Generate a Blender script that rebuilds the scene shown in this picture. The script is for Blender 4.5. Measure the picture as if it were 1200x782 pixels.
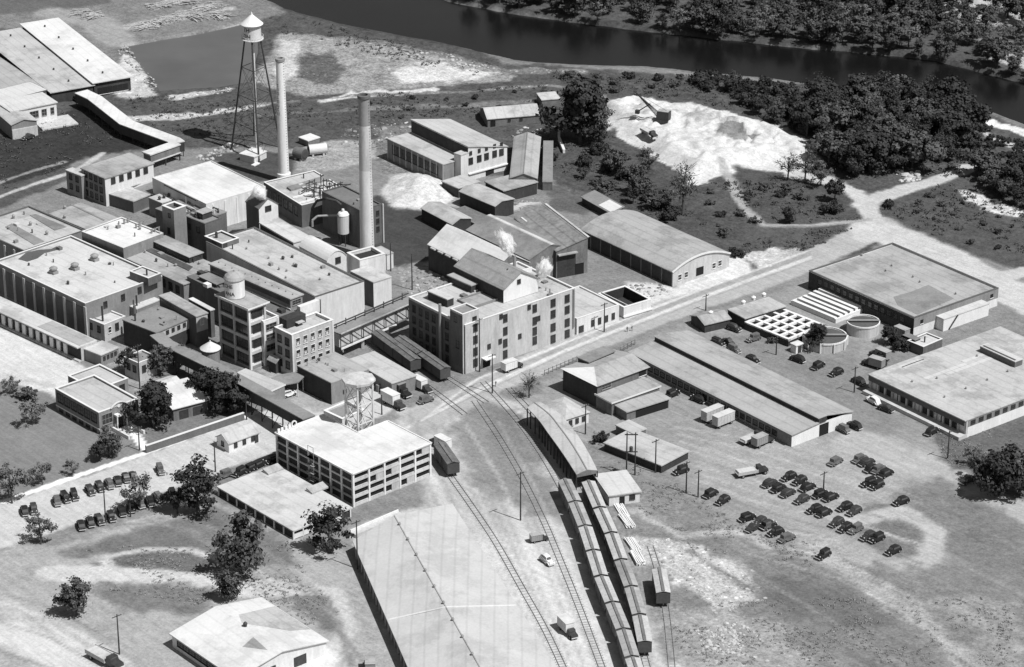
import bpy, bmesh, math, random
import numpy as np
from mathutils import Vector, Matrix

for o in list(bpy.data.objects):
    bpy.data.objects.remove(o, do_unlink=True)
SC = bpy.context.scene
COL = SC.collection
PI = math.pi
R = math.radians
random.seed(7)
np.random.seed(7)

# ------------------------------------------------------------------ camera
FPX, PITCH, CAMH = 3400.0, R(24.4), 339.0
CX, CY = 600.0, 391.0
cam_d = bpy.data.cameras.new('camera')
cam = bpy.data.objects.new('camera', cam_d)
COL.objects.link(cam)
cam.location = (0, 0, CAMH)
cam.rotation_euler = (PI/2 - PITCH, 0, 0)
cam_d.sensor_fit = 'HORIZONTAL'
cam_d.sensor_width = 36.0
cam_d.lens = 36.0*FPX/1200.0
cam_d.clip_start = 5.0
cam_d.clip_end = 20000.0
SC.camera = cam

# ------------------------------------------------------------------ light
SUN_EL, SUN_H = R(57), Vector((0.80, -0.60))
w = bpy.data.worlds.new('World'); SC.world = w; w.use_nodes = True
nt = w.node_tree; nt.nodes.clear()
sky = nt.nodes.new('ShaderNodeTexSky'); sky.sky_type = 'NISHITA'; sky.sun_disc = False
sky.sun_elevation = SUN_EL; sky.sun_rotation = math.atan2(SUN_H.x, SUN_H.y)
bw = nt.nodes.new('ShaderNodeRGBToBW')           # black and white photograph: neutral daylight
bg = nt.nodes.new('ShaderNodeBackground'); bg.inputs['Strength'].default_value = 0.065
wo = nt.nodes.new('ShaderNodeOutputWorld')
nt.links.new(sky.outputs[0], bw.inputs[0]); nt.links.new(bw.outputs[0], bg.inputs['Color'])
nt.links.new(bg.outputs[0], wo.inputs[0])
sun_d = bpy.data.lights.new('sun', 'SUN'); sun_d.energy = 4.6; sun_d.angle = R(0.53); sun_d.color = (1, 1, 1)
sun = bpy.data.objects.new('sun', sun_d); COL.objects.link(sun)
_s = Vector((SUN_H.x*math.cos(SUN_EL), SUN_H.y*math.cos(SUN_EL), math.sin(SUN_EL)))
sun.rotation_euler = (-_s).to_track_quat('-Z', 'Y').to_euler()
sun.location = (200, 500, 400)
vs = SC.view_settings
vs.view_transform = 'Standard'; vs.look = 'None'; vs.gamma = 1.0; vs.exposure = 0.20
vs.use_curve_mapping = False

# ------------------------------------------------------------------ survey helpers
CP, SP = math.cos(PITCH), math.sin(PITCH)
def ray(px, py):
    u, v = px-CX, CY-py
    return Vector((u, FPX*CP+v*SP, -FPX*SP+v*CP))
def at(px, py, z=0.0):
    """point of the site at height z seen at a place of the survey photograph"""
    d = ray(px, py); t = (z-CAMH)/d.z
    return Vector((d.x*t, d.y*t, z))
def zfor(base, py):
    """height of something that stands on ground point base and reaches up to row py"""
    d = ray(600, py)
    return CAMH + base.y*d.z/d.y
def wrap(a):
    return (a+PI) % (2*PI) - PI

# ------------------------------------------------------------------ materials (all neutral greys)
MATS = {}
def nodes_of(name, rough, spec=0.3):
    m = bpy.data.materials.new(name); m.use_nodes = True
    t = m.node_tree; b = t.nodes['Principled BSDF']
    b.inputs['Roughness'].default_value = rough
    b.inputs['Specular IOR Level'].default_value = spec
    return m, t, b
def noise(t, vec, scale, detail=4, rough=0.55):
    n = t.nodes.new('ShaderNodeTexNoise'); n.inputs['Scale'].default_value = scale
    n.inputs['Detail'].default_value = detail; n.inputs['Roughness'].default_value = rough
    t.links.new(vec, n.inputs['Vector']); return n.outputs['Fac']
def math_n(t, op, a, b=None, clamp=False):
    n = t.nodes.new('ShaderNodeMath'); n.operation = op; n.use_clamp = clamp
    for i, v in enumerate((a, b)):
        if v is None: continue
        if isinstance(v, (int, float)): n.inputs[i].default_value = v
        else: t.links.new(v, n.inputs[i])
    return n.outputs[0]
def mapping(t, vec, sx, sy, sz, rz=0):
    n = t.nodes.new('ShaderNodeMapping'); n.inputs['Scale'].default_value = (sx, sy, sz)
    n.inputs['Rotation'].default_value = (0, 0, rz)
    t.links.new(vec, n.inputs['Vector']); return n.outputs[0]
def maprange(t, v, a, b, c, d):
    n = t.nodes.new('ShaderNodeMapRange'); t.links.new(v, n.inputs[0])
    for i, x in enumerate((a, b, c, d)): n.inputs[i+1].default_value = x
    return n.outputs[0]
def surf(name, base, var=0.2, rough=0.85, big=0.12, fine=1.6, streak=0.0, seam=0.0, spec=0.25, stain=0.0):
    """grey surface: big blotches, fine grain, optional rain streaks, sheet seams and dark stains"""
    m, t, b = nodes_of(name, rough, spec)
    g = t.nodes.new('ShaderNodeNewGeometry'); P = g.outputs['Position']
    tc = t.nodes.new('ShaderNodeTexCoord'); O = tc.outputs['Object']
    f = math_n(t, 'ADD', math_n(t, 'MULTIPLY', noise(t, P, big, 5, 0.6), 0.55),
               math_n(t, 'MULTIPLY', noise(t, P, fine, 3, 0.6), 0.45))
    v = maprange(t, f, 0.3, 0.7, 1-var, 1+var)
    if streak:
        s = noise(t, mapping(t, P, 0.6, 0.6, 0.10), 1.0, 6, 0.75)
        v = math_n(t, 'MULTIPLY', v, maprange(t, s, 0.35, 0.7, 1+streak*.2, 1-streak))
    if stain:
        s = noise(t, P, 0.075, 8, 0.72)
        v = math_n(t, 'MULTIPLY', v, maprange(t, s, 0.50, 0.60, 1.0, 1-stain))
    if seam:
        wv = t.nodes.new('ShaderNodeTexWave'); wv.bands_direction = 'X'
        wv.inputs['Scale'].default_value = 0.10; wv.inputs['Distortion'].default_value = 0.5; wv.inputs['Detail Scale'].default_value = 0.6
        t.links.new(O, wv.inputs['Vector'])
        v = math_n(t, 'MULTIPLY', v, maprange(t, wv.outputs['Fac'], 0.0, 0.12, 1-seam, 1.0))
    v = math_n(t, 'MULTIPLY', v, base, clamp=True)
    c = t.nodes.new('ShaderNodeCombineColor')
    for i in range(3): t.links.new(v, c.inputs[i])
    t.links.new(c.outputs[0], b.inputs['Base Color'])
    bp = t.nodes.new('ShaderNodeBump'); bp.inputs['Strength'].default_value = 0.25
    bp.inputs['Distance'].default_value = 0.08
    t.links.new(noise(t, P, 2.6, 3), bp.inputs['Height']); t.links.new(bp.outputs[0], b.inputs['Normal'])
    MATS[name] = m
    return m
surf('roof_white', 0.60, 0.12, stain=0.18, seam=0.07)
surf('roof_bright', 0.50, 0.17, stain=0.28, seam=0.10)
surf('roof_light', 0.42, 0.2, stain=0.28, seam=0.12)
surf('roof_grey', 0.34, 0.2, stain=0.28, seam=0.14)
surf('roof_seam', 0.46, 0.13, stain=0.16, seam=0.10)
surf('roof_mid', 0.22, 0.25, stain=0.25)
surf('roof_dark', 0.14, 0.3)
surf('roof_rust', 0.21, 0.45, big=0.3, fine=1.0, seam=0.25)
surf('shingle', 0.26, 0.32, big=0.5, fine=3.0, seam=0.2)
surf('tar', 0.09, 0.3)
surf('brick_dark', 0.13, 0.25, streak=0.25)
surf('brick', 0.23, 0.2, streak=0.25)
surf('brick_light', 0.48, 0.16, streak=0.32)
surf('concrete', 0.50, 0.14, streak=0.28)
surf('stucco', 0.64, 0.10, streak=0.22)
surf('white_paint', 0.70, 0.10, streak=0.16)
surf('coping', 0.62, 0.12)
surf('coping_dark', 0.10, 0.2)
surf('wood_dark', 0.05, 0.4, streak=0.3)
surf('wood', 0.17, 0.35, streak=0.3)
surf('wood_light', 0.42, 0.3)
surf('steel_dark', 0.05, 0.3, rough=0.6)
surf('steel_grey', 0.25, 0.2, rough=0.55, spec=0.4)
surf('steel_light', 0.55, 0.12, rough=0.6, spec=0.4)
surf('rust', 0.13, 0.4)
surf('freight', 0.07, 0.3, rough=0.7)
surf('freight_roof', 0.42, 0.25, big=0.4)
surf('freight_roof_dark', 0.12, 0.5, big=0.6)
surf('tyre', 0.02, 0.2)
surf('stone', 0.42, 0.35)
surf('stone_dark', 0.25, 0.35)
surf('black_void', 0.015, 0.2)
surf('curtain', 0.55, 0.1)
surf('foliage', 0.075, 0.55, rough=0.7, big=0.25, fine=1.2, spec=0.2)
surf('foliage_light', 0.12, 0.5, rough=0.7, big=0.25, fine=1.2, spec=0.2)
surf('foliage_black', 0.04, 0.55, rough=0.75, big=0.25, fine=1.2, spec=0.15)
surf('bark', 0.07, 0.35)
surf('dry_grass', 0.23, 0.45, big=0.3)
surf('sleeper', 0.27, 0.35)
surf('rail_steel', 0.2, 0.3, rough=0.5)
surf('coal', 0.03, 0.4)
surf('ash', 0.50, 0.25, big=0.3)
surf('cloth', 0.12, 0.3)
surf('skin', 0.40, 0.1)
def paint(name, base, rough=0.35):
    m, t, b = nodes_of(name, rough, 0.5)
    g = t.nodes.new('ShaderNodeNewGeometry')
    v = maprange(t, noise(t, g.outputs['Position'], 0.9, 3), 0.3, 0.7, base*0.75, base*1.25)
    c = t.nodes.new('ShaderNodeCombineColor')
    for i in range(3): t.links.new(v, c.inputs[i])
    t.links.new(c.outputs[0], b.inputs['Base Color'])
    MATS[name] = m
paint('car_black', 0.018, 0.42); paint('car_dark', 0.04, 0.45); paint('car_grey', 0.12, 0.45); paint('car_white', 0.68, 0.45)
paint('glass', 0.03, 0.25); paint('glass_mid', 0.085, 0.3)
def water(name, base, rough, bump):
    m, t, b = nodes_of(name, rough, 0.5)
    g = t.nodes.new('ShaderNodeNewGeometry'); P = g.outputs['Position']
    v = maprange(t, noise(t, P, 0.03, 4), 0.3, 0.7, base*0.8, base*1.2)
    c = t.nodes.new('ShaderNodeCombineColor')
    for i in range(3): t.links.new(v, c.inputs[i])
    t.links.new(c.outputs[0], b.inputs['Base Color'])
    bp = t.nodes.new('ShaderNodeBump'); bp.inputs['Strength'].default_value = bump
    bp.inputs['Distance'].default_value = 0.1
    t.links.new(noise(t, P, 0.7, 4), bp.inputs['Height']); t.links.new(bp.outputs[0], b.inputs['Normal'])
    MATS[name] = m
water('river_water', 0.006, 0.2, 0.3); water('pond_water', 0.10, 0.3, 0.25)

# ------------------------------------------------------------------ mesh builder
class MB:
    def __init__(s): s.v = []; s.f = []; s.mi = []
    def add(s, vs, fs, mi=0):
        k = len(s.v); s.v += [tuple(p) for p in vs]
        for f in fs: s.f.append(tuple(i+k for i in f)); s.mi.append(mi)
        return s
    def box(s, x0, x1, y0, y1, z0, z1, mi=0):
        vs = [(x0,y0,z0),(x1,y0,z0),(x1,y1,z0),(x0,y1,z0),(x0,y0,z1),(x1,y0,z1),(x1,y1,z1),(x0,y1,z1)]
        return s.add(vs, [(3,2,1,0),(4,5,6,7),(0,1,5,4),(1,2,6,5),(2,3,7,6),(3,0,4,7)], mi)
    def prism(s, pts, z0, z1, mi=0):
        n = len(pts)
        z0s = z0 if hasattr(z0, '__len__') else [z0]*n
        z1s = z1 if hasattr(z1, '__len__') else [z1]*n
        vs = [(p[0], p[1], a) for p, a in zip(pts, z0s)] + [(p[0], p[1], a) for p, a in zip(pts, z1s)]
        fs = [tuple(reversed(range(n))), tuple(range(n, 2*n))]
        fs += [(i, (i+1) % n, n+(i+1) % n, n+i) for i in range(n)]
        return s.add(vs, fs, mi)
    def ring(s, x0, x1, y0, y1, z0, z1, t, mi=0):
        s.box(x0, x1, y0, y0+t, z0, z1, mi); s.box(x0, x1, y1-t, y1, z0, z1, mi)
        s.box(x0, x0+t, y0+t, y1-t, z0, z1, mi); s.box(x1-t, x1, y0+t, y1-t, z0, z1, mi)
        return s
    def tube(s, a, b, r0, r1=None, n=8, mi=0, cap=True):
        a = Vector(a); b = Vector(b); r1 = r0 if r1 is None else r1
        d = (b-a); q = d.to_track_quat('Z', 'X')
        vs = []
        for p, r in ((a, r0), (b, r1)):
            for i in range(n):
                an = 2*PI*i/n; vs.append(p + q @ Vector((r*math.cos(an), r*math.sin(an), 0)))
        fs = [(i, (i+1) % n, n+(i+1) % n, n+i) for i in range(n)]
        if cap: fs += [tuple(reversed(range(n))), tuple(range(n, 2*n))]
        return s.add(vs, fs, mi)
    def lathe(s, prof, n=24, c=(0,0), mi=0):
        vs = []
        for r, z in prof:
            for i in range(n):
                an = 2*PI*i/n; vs.append((c[0]+r*math.cos(an), c[1]+r*math.sin(an), z))
        fs = []
        for k in range(len(prof)-1):
            fs += [(k*n+i, k*n+(i+1) % n, (k+1)*n+(i+1) % n, (k+1)*n+i) for i in range(n)]
        fs += [tuple(reversed(range(n))), tuple(range((len(prof)-1)*n, len(prof)*n))]
        return s.add(vs, fs, mi)
    def bar(s, a, b, wd, ht=None, mi=0):
        """square bar between two points"""
        a = Vector(a); b = Vector(b); ht = ht or wd
        d = (b-a).normalized(); up = Vector((0,0,1))
        if abs(d.z) > 0.95: up = Vector((0,1,0))
        sx = d.cross(up).normalized()*wd/2; sy = d.cross(sx).normalized()*ht/2
        vs = [a-sx-sy, a+sx-sy, a+sx+sy, a-sx+sy, b-sx-sy, b+sx-sy, b+sx+sy, b-sx+sy]
        return s.add(vs, [(3,2,1,0),(4,5,6,7),(0,1,5,4),(1,2,6,5),(2,3,7,6),(3,0,4,7)], mi)
    def mesh(s, name, mats, smooth=False):
        me = bpy.data.meshes.new(name); me.from_pydata(s.v, [], s.f)
        if isinstance(mats, str): mats = [mats]
        for m in mats: me.materials.append(MATS[m])
        if len(mats) > 1: me.polygons.foreach_set('material_index', s.mi)
        if smooth: me.polygons.foreach_set('use_smooth', [True]*len(me.polygons))
        me.update(); return me
    def build(s, name, mats, parent=None, rel=None, smooth=False):
        return link(name, s.mesh(name, mats, smooth), parent, rel)
def link(name, me, parent=None, rel=None):
    o = bpy.data.objects.new(name, me); COL.objects.link(o)
    if parent is not None: o.parent = parent
    if rel is not None: o.matrix_basis = rel
    return o
def tag(o, label=None, cat=None, group=None, kind=None):
    if label: o['label'] = label
    if cat: o['category'] = cat
    if group: o['group'] = group
    if kind: o['kind'] = kind
    return o
def empty(name, loc, rz, label, cat, group=None):
    o = bpy.data.objects.new(name, None); COL.objects.link(o)
    o.empty_display_size = 0.5
    o.location = loc; o.rotation_euler = (0, 0, rz)
    return tag(o, label, cat, group)
def T(x, y, z, rz=0): return Matrix.Translation((x, y, z)) @ Matrix.Rotation(rz, 4, 'Z')
def copy_thing(src, loc, rz, label, group=None, scale=None):
    r = src.copy(); COL.objects.link(r); r.location = loc; r.rotation_euler = (0, 0, rz)
    if scale: r.scale = scale
    r['label'] = label
    if group: r['group'] = group
    for ch in src.children:
        c = ch.copy(); COL.objects.link(c); c.parent = r; c.matrix_basis = ch.matrix_basis.copy()
        for g in ch.children:
            d = g.copy(); COL.objects.link(d); d.parent = c; d.matrix_basis = g.matrix_basis.copy()
    return r

# ------------------------------------------------------------------ windows
WC = {}
def window_mesh(w, h, kind):
    k = (round(w, 2), round(h, 2), kind)
    if k in WC: return WC[k]
    m = MB(); t = 0.12
    if kind == 'open':                                  # dark opening with a slim sill
        m.box(-w/2, w/2, -0.03, 0.0, -h/2, h/2, 1); m.box(-w/2-.1, w/2+.1, -0.16, 0.0, -h/2-.16, -h/2, 0)
    else:
        m.box(-w/2, w/2, -0.03, 0.0, -h/2, h/2, 1)
        m.box(-w/2-t, -w/2, -0.1, 0, -h/2-t, h/2+t, 0); m.box(w/2, w/2+t, -0.1, 0, -h/2-t, h/2+t, 0)
        m.box(-w/2, w/2, -0.1, 0, h/2, h/2+t, 0); m.box(-w/2-.1, w/2+.1, -0.2, 0, -h/2-t-.06, -h/2, 0)
        nx = max(1, int(round(w/1.1)))
        for i in range(1, nx): m.box(-w/2+w*i/nx-.035, -w/2+w*i/nx+.035, -0.06, -0.031, -h/2, h/2, 0)
        m.box(-w/2, w/2, -0.058, -0.031, -.04, .04, 0)
        if kind == 'blind': m.box(-w*.30, w*.30, -0.057, -0.031, -h*.42, -h*.1, 2)
    fm = {'dark': 'wood_dark', 'white': 'white_paint', 'open': 'coping', 'blind': 'coping', 'grey': 'steel_grey'}[kind]
    me = m.mesh('window', [fm, 'black_void' if kind == 'open' else 'glass', 'curtain'])
    WC[k] = me; return me

# ------------------------------------------------------------------ buildings
class B:
    """p0 near corner, p1 its left far neighbour, p3 its right neighbour, surveyed at roof height h.
       local x runs along the front (p0 to p3), local y along the left side (p0 to p1)"""
    def __init__(s, name, label, cat, p0, p1, p3, h, z0=0.0, group=None, parent=None, h3=None, wx=1.0, wy=1.0):
        a, b, c = at(*p0, h), at(*p1, h), at(*p3, h if h3 is None else h3)
        vb, va = c-a, b-a
        s.W, s.D = math.hypot(vb.x, vb.y), math.hypot(va.x, va.y)
        tb = math.atan2(vb.y, vb.x); ta = math.atan2(va.y, va.x)-PI/2
        th = tb + wrap(ta-tb)*(s.D*wy/(s.D*wy+s.W*wx))
        s.h, s.z0, s.th, s.o = h, z0, th, Vector((a.x, a.y, z0))
        s.M = T(a.x, a.y, 0, th)
        if parent is None:
            s.root = empty(name, (a.x, a.y, z0), th, label, cat, group); s.rel = T(0, 0, -z0)
        else:
            s.root = parent.root
            s.rel = (T(parent.o.x, parent.o.y, parent.z0, parent.th)).inverted() @ s.M
    def loc(s, px, py, z):
        q = s.M.inverted() @ at(px, py, z); return q.x, q.y
    def fp(s, face, px, py):
        Mi = s.M.inverted(); o = Mi @ Vector((0, 0, CAMH)); d = Mi.to_3x3() @ ray(px, py)
        if face in 'fb':
            t = ((0 if face == 'f' else s.D)-o.y)/d.y; return o.x+d.x*t, o.z+d.z*t
        t = ((0 if face == 'l' else s.W)-o.x)/d.x; return o.y+d.y*t, o.z+d.z*t
    def mk(s, mb, name, mat, smooth=False, parent=None):
        if parent is not None: return mb.build(name, mat, parent, None, smooth)
        return mb.build(name, mat, s.root, s.rel, smooth)
    def box(s, name, x0, x1, y0, y1, z0, z1, mat):
        return s.mk(MB().box(x0, x1, y0, y1, z0, z1), name, mat)
    def walls(s, mat, z1=None, name='wall'):
        z1 = s.h if z1 is None else z1
        return s.mk(MB().box(0, s.W, 0, s.D, s.z0, z1), name, mat)
    def flat(s, wall, roof, ph=0.5, cop='coping', t=0.35, oh=0.06):
        W, D, h = s.W, s.D, s.h
        s.mk(MB().ring(0, W, 0, D, s.z0, h, t), 'wall', wall)
        s.mk(MB().box(t+.002, W-t-.002, t+.002, D-t-.002, h-ph-.3, h-ph), 'roof', roof)
        s.mk(MB().ring(-oh, W+oh, -oh, D+oh, h+.002, h+.14, t+2*oh), 'coping', cop)
        s.rz = h-ph
    def slab(s, wall, roof, oh=0.5, t=0.3, fascia=None):
        W, D, h = s.W, s.D, s.h
        s.mk(MB().box(0, W, 0, D, s.z0, h-t), 'wall', wall)
        s.mk(MB().box(-oh, W+oh, -oh, D+oh, h-t+.003, h), 'roof', roof)
        if fascia: s.mk(MB().ring(-oh-.06, W+oh+.06, -oh-.06, D+oh+.06, h-t-.1, h+.05, .05), 'fascia', fascia)
        s.rz = h
    def prof_roof(s, prof, axis, wall, roof, oh=0.35, t=0.22, rake=None):
        """roof of profile [(u,z)...] across, extruded along axis; the end walls fill the profile"""
        W, D = s.W, s.D; L = D if axis == 'y' else W
        P = (lambda u, l, z: (u, l, z)) if axis == 'y' else (lambda u, l, z: (l, u, z))
        n = len(prof); wm = MB(); base = [(prof[0][0], s.z0)] + list(prof) + [(prof[-1][0], s.z0)]
        vs = [P(u, 0, z) for u, z in base] + [P(u, L, z) for u, z in base]; k = len(base)
        fs = [tuple(range(k)), tuple(reversed(range(k, 2*k)))]
        fs += [(i, i+1, k+i+1, k+i) for i in (0, k-2)] + [(k-1, 0, k, 2*k-1)]
        wm.add(vs, fs); s.mk(wm, 'wall', wall)
        pr = list(prof)
        def ext(a, b, d):
            l = math.hypot(a[0]-b[0], a[1]-b[1]); return (a[0]+(a[0]-b[0])/l*d, a[1]+(a[1]-b[1])/l*d)
        pr[0] = ext(prof[0], prof[1], oh); pr[-1] = ext(prof[-1], prof[-2], oh)
        rm = MB(); vs = []
        for l in (-oh, L+oh):
            vs += [P(u, l, z+.02) for u, z in pr] + [P(u, l, z+.02+t) for u, z in pr]
        m = 2*n; fs = []
        for i in range(n-1):
            fs += [(n+i, n+i+1, m+n+i+1, m+n+i), (i, m+i, m+i+1, i+1), (i, i+1, n+i+1, n+i), (m+i, m+n+i, m+n+i+1, m+i+1)]
        fs += [(0, n, m+n, m), (n-1, m+n-1, m+2*n-1, 2*n-1)]
        rm.add(vs, fs); ro = s.mk(rm, 'roof', roof, smooth=False)
        if rake:
            k2 = MB()
            for i in range(n-1):
                k2.bar(P(pr[i][0], -oh-.05, pr[i][1]+t*.5), P(pr[i+1][0], -oh-.05, pr[i+1][1]+t*.5), .3 if axis == 'y' else .12, .5)
            s.mk(k2, 'rake_board', rake)
        return ro
    def gable(s, axis, rise, wall, roof, oh=0.35, rake=None):
        X = s.W if axis == 'y' else s.D
        return s.prof_roof([(0, s.h), (X/2, s.h+rise), (X, s.h)], axis, wall, roof, oh, rake=rake)
    def arch(s, axis, rise, wall, roof, n=12, oh=0.3, rake=None):
        X = s.W if axis == 'y' else s.D
        pr = []
        for i in range(n+1):
            t = -1+2*i/n; pr.append((X*(t+1)/2, s.h+rise*(1-t*t)))
        return s.prof_roof(pr, axis, wall, roof, oh, rake=rake)
    def put(s, face, u, z, me, name, d=0.0):
        if face == 'f': m = T(u, -d, z)
        elif face == 'l': m = T(-d, u, z, -PI/2)
        elif face == 'r': m = T(s.W+d, u, z, PI/2)
        else: m = T(u, s.D+d, z, PI)
        return link(name, me, s.root, s.rel @ m)
    def win(s, face, u, z, w, h, kind='dark', d=0.0):
        return s.put(face, u, z, window_mesh(w, h, kind), 'window', d)
    def row(s, face, n, z, w, h, kind='dark', u0=None, u1=None, d=0.0):
        L = s.W if face in 'fb' else s.D
        u0 = L*.08 if u0 is None else u0; u1 = L*.92 if u1 is None else u1
        for i in range(n):
            s.win(face, u0+(u1-u0)*(i+.5)/n, z, w, h, kind, d)
    def door(s, face, u, w, h, mat='wood_dark', z0=None, d=0.0):
        z0 = s.z0 if z0 is None else z0
        m = MB().box(-w/2, w/2, -.07, 0, 0, h); m.box(-w/2-.12, -w/2, -.12, 0, 0, h+.12); m.box(w/2, w/2+.12, -.12, 0, 0, h+.12)
        m.box(-w/2, w/2, -.12, 0, h, h+.12)
        return s.put(face, u, z0, m.mesh('door', mat), 'door', d)
    def piers(s, face, n, w, d, z0, z1, mat, u0=0, u1=None):
        L = s.W if face in 'fb' else s.D; u1 = L if u1 is None else u1
        me = MB().box(-w/2, w/2, -d, 0.0, 0, z1-z0).mesh('pilaster', mat)
        for i in range(n):
            s.put(face, u0+(u1-u0)*i/(n-1), z0, me, 'pilaster')
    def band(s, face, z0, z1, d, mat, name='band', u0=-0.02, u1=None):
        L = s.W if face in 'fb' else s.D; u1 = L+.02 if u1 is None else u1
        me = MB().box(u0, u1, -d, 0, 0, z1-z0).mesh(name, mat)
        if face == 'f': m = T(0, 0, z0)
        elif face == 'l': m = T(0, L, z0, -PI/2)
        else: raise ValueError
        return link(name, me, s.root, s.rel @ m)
    def monitor(s, x0, x1, y0, y1, zb, hh, roof, wall='wood_dark', oh=.3, name='roof_monitor', glz=True):
        o = s.mk(MB().box(x0, x1, y0, y1, zb+.005, zb+hh), name, wall)
        MB().box(x0-oh, x1+oh, y0-oh, y1+oh, zb+hh+.004, zb+hh+.22).build('monitor_roof', roof, o)
        if glz and hh > .8:
            MB().box(x0-.05, x0-.004, y0+.4, y1-.4, zb+hh*.35, zb+hh*.85).build('glazing', 'glass', o)
        return o
    def vent(s, x, y, zb, r=0.7, hh=1.3, mat='steel_grey', name='roof_vent'):
        m = MB().lathe([(r*.8, zb), (r*.8, zb+hh*.5), (r, zb+hh*.5), (r, zb+hh*.72), (r*.35, zb+hh)], 12, (x, y))
        return s.mk(m, name, mat)
    def pipe(s, x, y, zb, hh, r=.25, mat='steel_dark', name='stack_pipe'):
        return s.mk(MB().tube((x, y, zb-.1), (x, y, zb+hh), r, r, 8), name, mat)
    def dormer_vent(s, x, y, zb, mat='steel_grey', sc=1.0):
        m = MB().box(x-.7*sc, x+.7*sc, y-.9*sc, y+.9*sc, zb, zb+.7*sc)
        m.lathe([(.6*sc, zb+.7*sc), (.95*sc, zb+1.1*sc), (.95*sc, zb+1.4*sc), (.3*sc, zb+1.8*sc)], 10, (x, y))
        return s.mk(m, 'roof_ventilator', mat)

def clutter(b, n, z, seed, m=1.5, tall=1.6):
    """small hatches, boxes and pipes on a roof, each a part"""
    rg = random.Random(seed)
    for k in range(int(n*1.5)):
        x = rg.uniform(m, max(m+.1, b.W-m)); y = rg.uniform(m, max(m+.1, b.D-m)); t = rg.random()
        if t < .4: b.pipe(x, y, z, rg.uniform(.6, tall), rg.uniform(.1, .22), rg.choice(['steel_dark', 'steel_grey']), 'vent_pipe')
        elif t < .7:
            a, c = rg.uniform(.4, .9), rg.uniform(.4, .9); b.box('roof_hatch', x-a, x+a, y-c, y+c, z+.004, z+rg.uniform(.4, 1.0), rg.choice(['steel_grey', 'roof_bright', 'wood', 'brick']))
        else: b.vent(x, y, z, rg.uniform(.25, .5), rg.uniform(.6, 1.2), rg.choice(['steel_grey', 'steel_dark']))

# ================================================================== GROUND
def lattice(seed, cells):
    return np.random.RandomState(seed).rand(cells, cells).astype(np.float32)
def vnoise(x, y, scale, seed, octaves=4):
    """smooth value noise in metres, 0..1"""
    out = np.zeros_like(x); amp = 1.0; tot = 0.0
    for k in range(octaves):
        L = lattice(seed*17+k, 256); sx = x/scale+1000.3+k*37.7; sy = y/scale+1000.7+k*11.1
        ix = np.floor(sx).astype(np.int64); iy = np.floor(sy).astype(np.int64)
        fx = sx-ix; fy = sy-iy; fx = fx*fx*(3-2*fx); fy = fy*fy*(3-2*fy)
        a = L[ix % 256, iy % 256]; b = L[(ix+1) % 256, iy % 256]; c = L[ix % 256, (iy+1) % 256]; d = L[(ix+1) % 256, (iy+1) % 256]
        out += amp*((a*(1-fx)+b*fx)*(1-fy)+(c*(1-fx)+d*fx)*fy); tot += amp; amp *= .55; scale *= .5
    return out/tot
def ground_axis(lo, hi, step):
    a = np.arange(lo, hi+step*.5, step)
    out = [step*1.6]
    while sum(out) < 4000: out.append(out[-1]*1.7)
    c = np.cumsum(out)
    return np.concatenate([lo-c[::-1], a, hi+c])
gx = ground_axis(-236, 240, 0.8); gy = ground_axis(545, 1105, 0.95)
GX, GY = np.meshgrid(gx, gy); NX, NY = len(gx), len(gy)
X = GX.ravel().astype(np.float64); Y = GY.ravel().astype(np.float64)
lum = np.full(X.shape, 0.30); amp = np.full(X.shape, 0.35); spk = np.zeros_like(X); Z = np.zeros_like(X)
cls = np.zeros(X.shape, np.int32)
N1 = vnoise(X, Y, 14, 3); N2 = vnoise(X, Y, 45, 5); N3 = vnoise(X, Y, 4, 9, 3); N4 = vnoise(X, Y, 2.2, 13, 2)
CLASSES = ['ground', 'road', 'lawn', 'dirt_field', 'mudflat', 'lime_dump', 'coal_yard', 'scrubland', 'rail_yard', 'path', 'river_bed']
def poly_sdf(P, x, y):
    n = len(P); d = np.full(x.shape, 1e9); ins = np.zeros(x.shape, bool)
    for i in range(n):
        ax, ay = P[i]; bx, by = P[(i+1) % n]; ex, ey = bx-ax, by-ay
        t = np.clip(((x-ax)*ex+(y-ay)*ey)/(ex*ex+ey*ey+1e-9), 0, 1)
        d = np.minimum(d, np.hypot(x-ax-t*ex, y-ay-t*ey))
        c = ((ay > y) != (by > y)) & (x < (bx-ax)*(y-ay)/(by-ay+1e-12)+ax)
        ins ^= c
    return np.where(ins, d, -d)
def line_dist(P, x, y):
    d = np.full(x.shape, 1e9)
    for (ax, ay), (bx, by) in zip(P[:-1], P[1:]):
        ex, ey = bx-ax, by-ay
        t = np.clip(((x-ax)*ex+(y-ay)*ey)/(ex*ex+ey*ey+1e-9), 0, 1)
        d = np.minimum(d, np.hypot(x-ax-t*ex, y-ay-t*ey))
    return d
def ss(a, b, v):
    t = np.clip((v-a)/(b-a), 0, 1); return t*t*(3-2*t)
def world_poly(pts, z=0.0):
    return [(lambda q: (q.x, q.y))(at(px, py, z)) for px, py in pts]
def select(P, m):
    xs = [p[0] for p in P]; ys = [p[1] for p in P]
    return np.nonzero((X > min(xs)-m) & (X < max(xs)+m) & (Y > min(ys)-m) & (Y < max(ys)+m))[0]
def put_zone(idx, m, l, a, c, sp):
    if l is not None: lum[idx] = lum[idx]*(1-m)+l*m
    if a is not None: amp[idx] = amp[idx]*(1-m)+a*m
    if sp is not None: spk[idx] = spk[idx]*(1-m)+sp*m
    if c is not None: cls[idx[m > .5]] = CLASSES.index(c)
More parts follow.
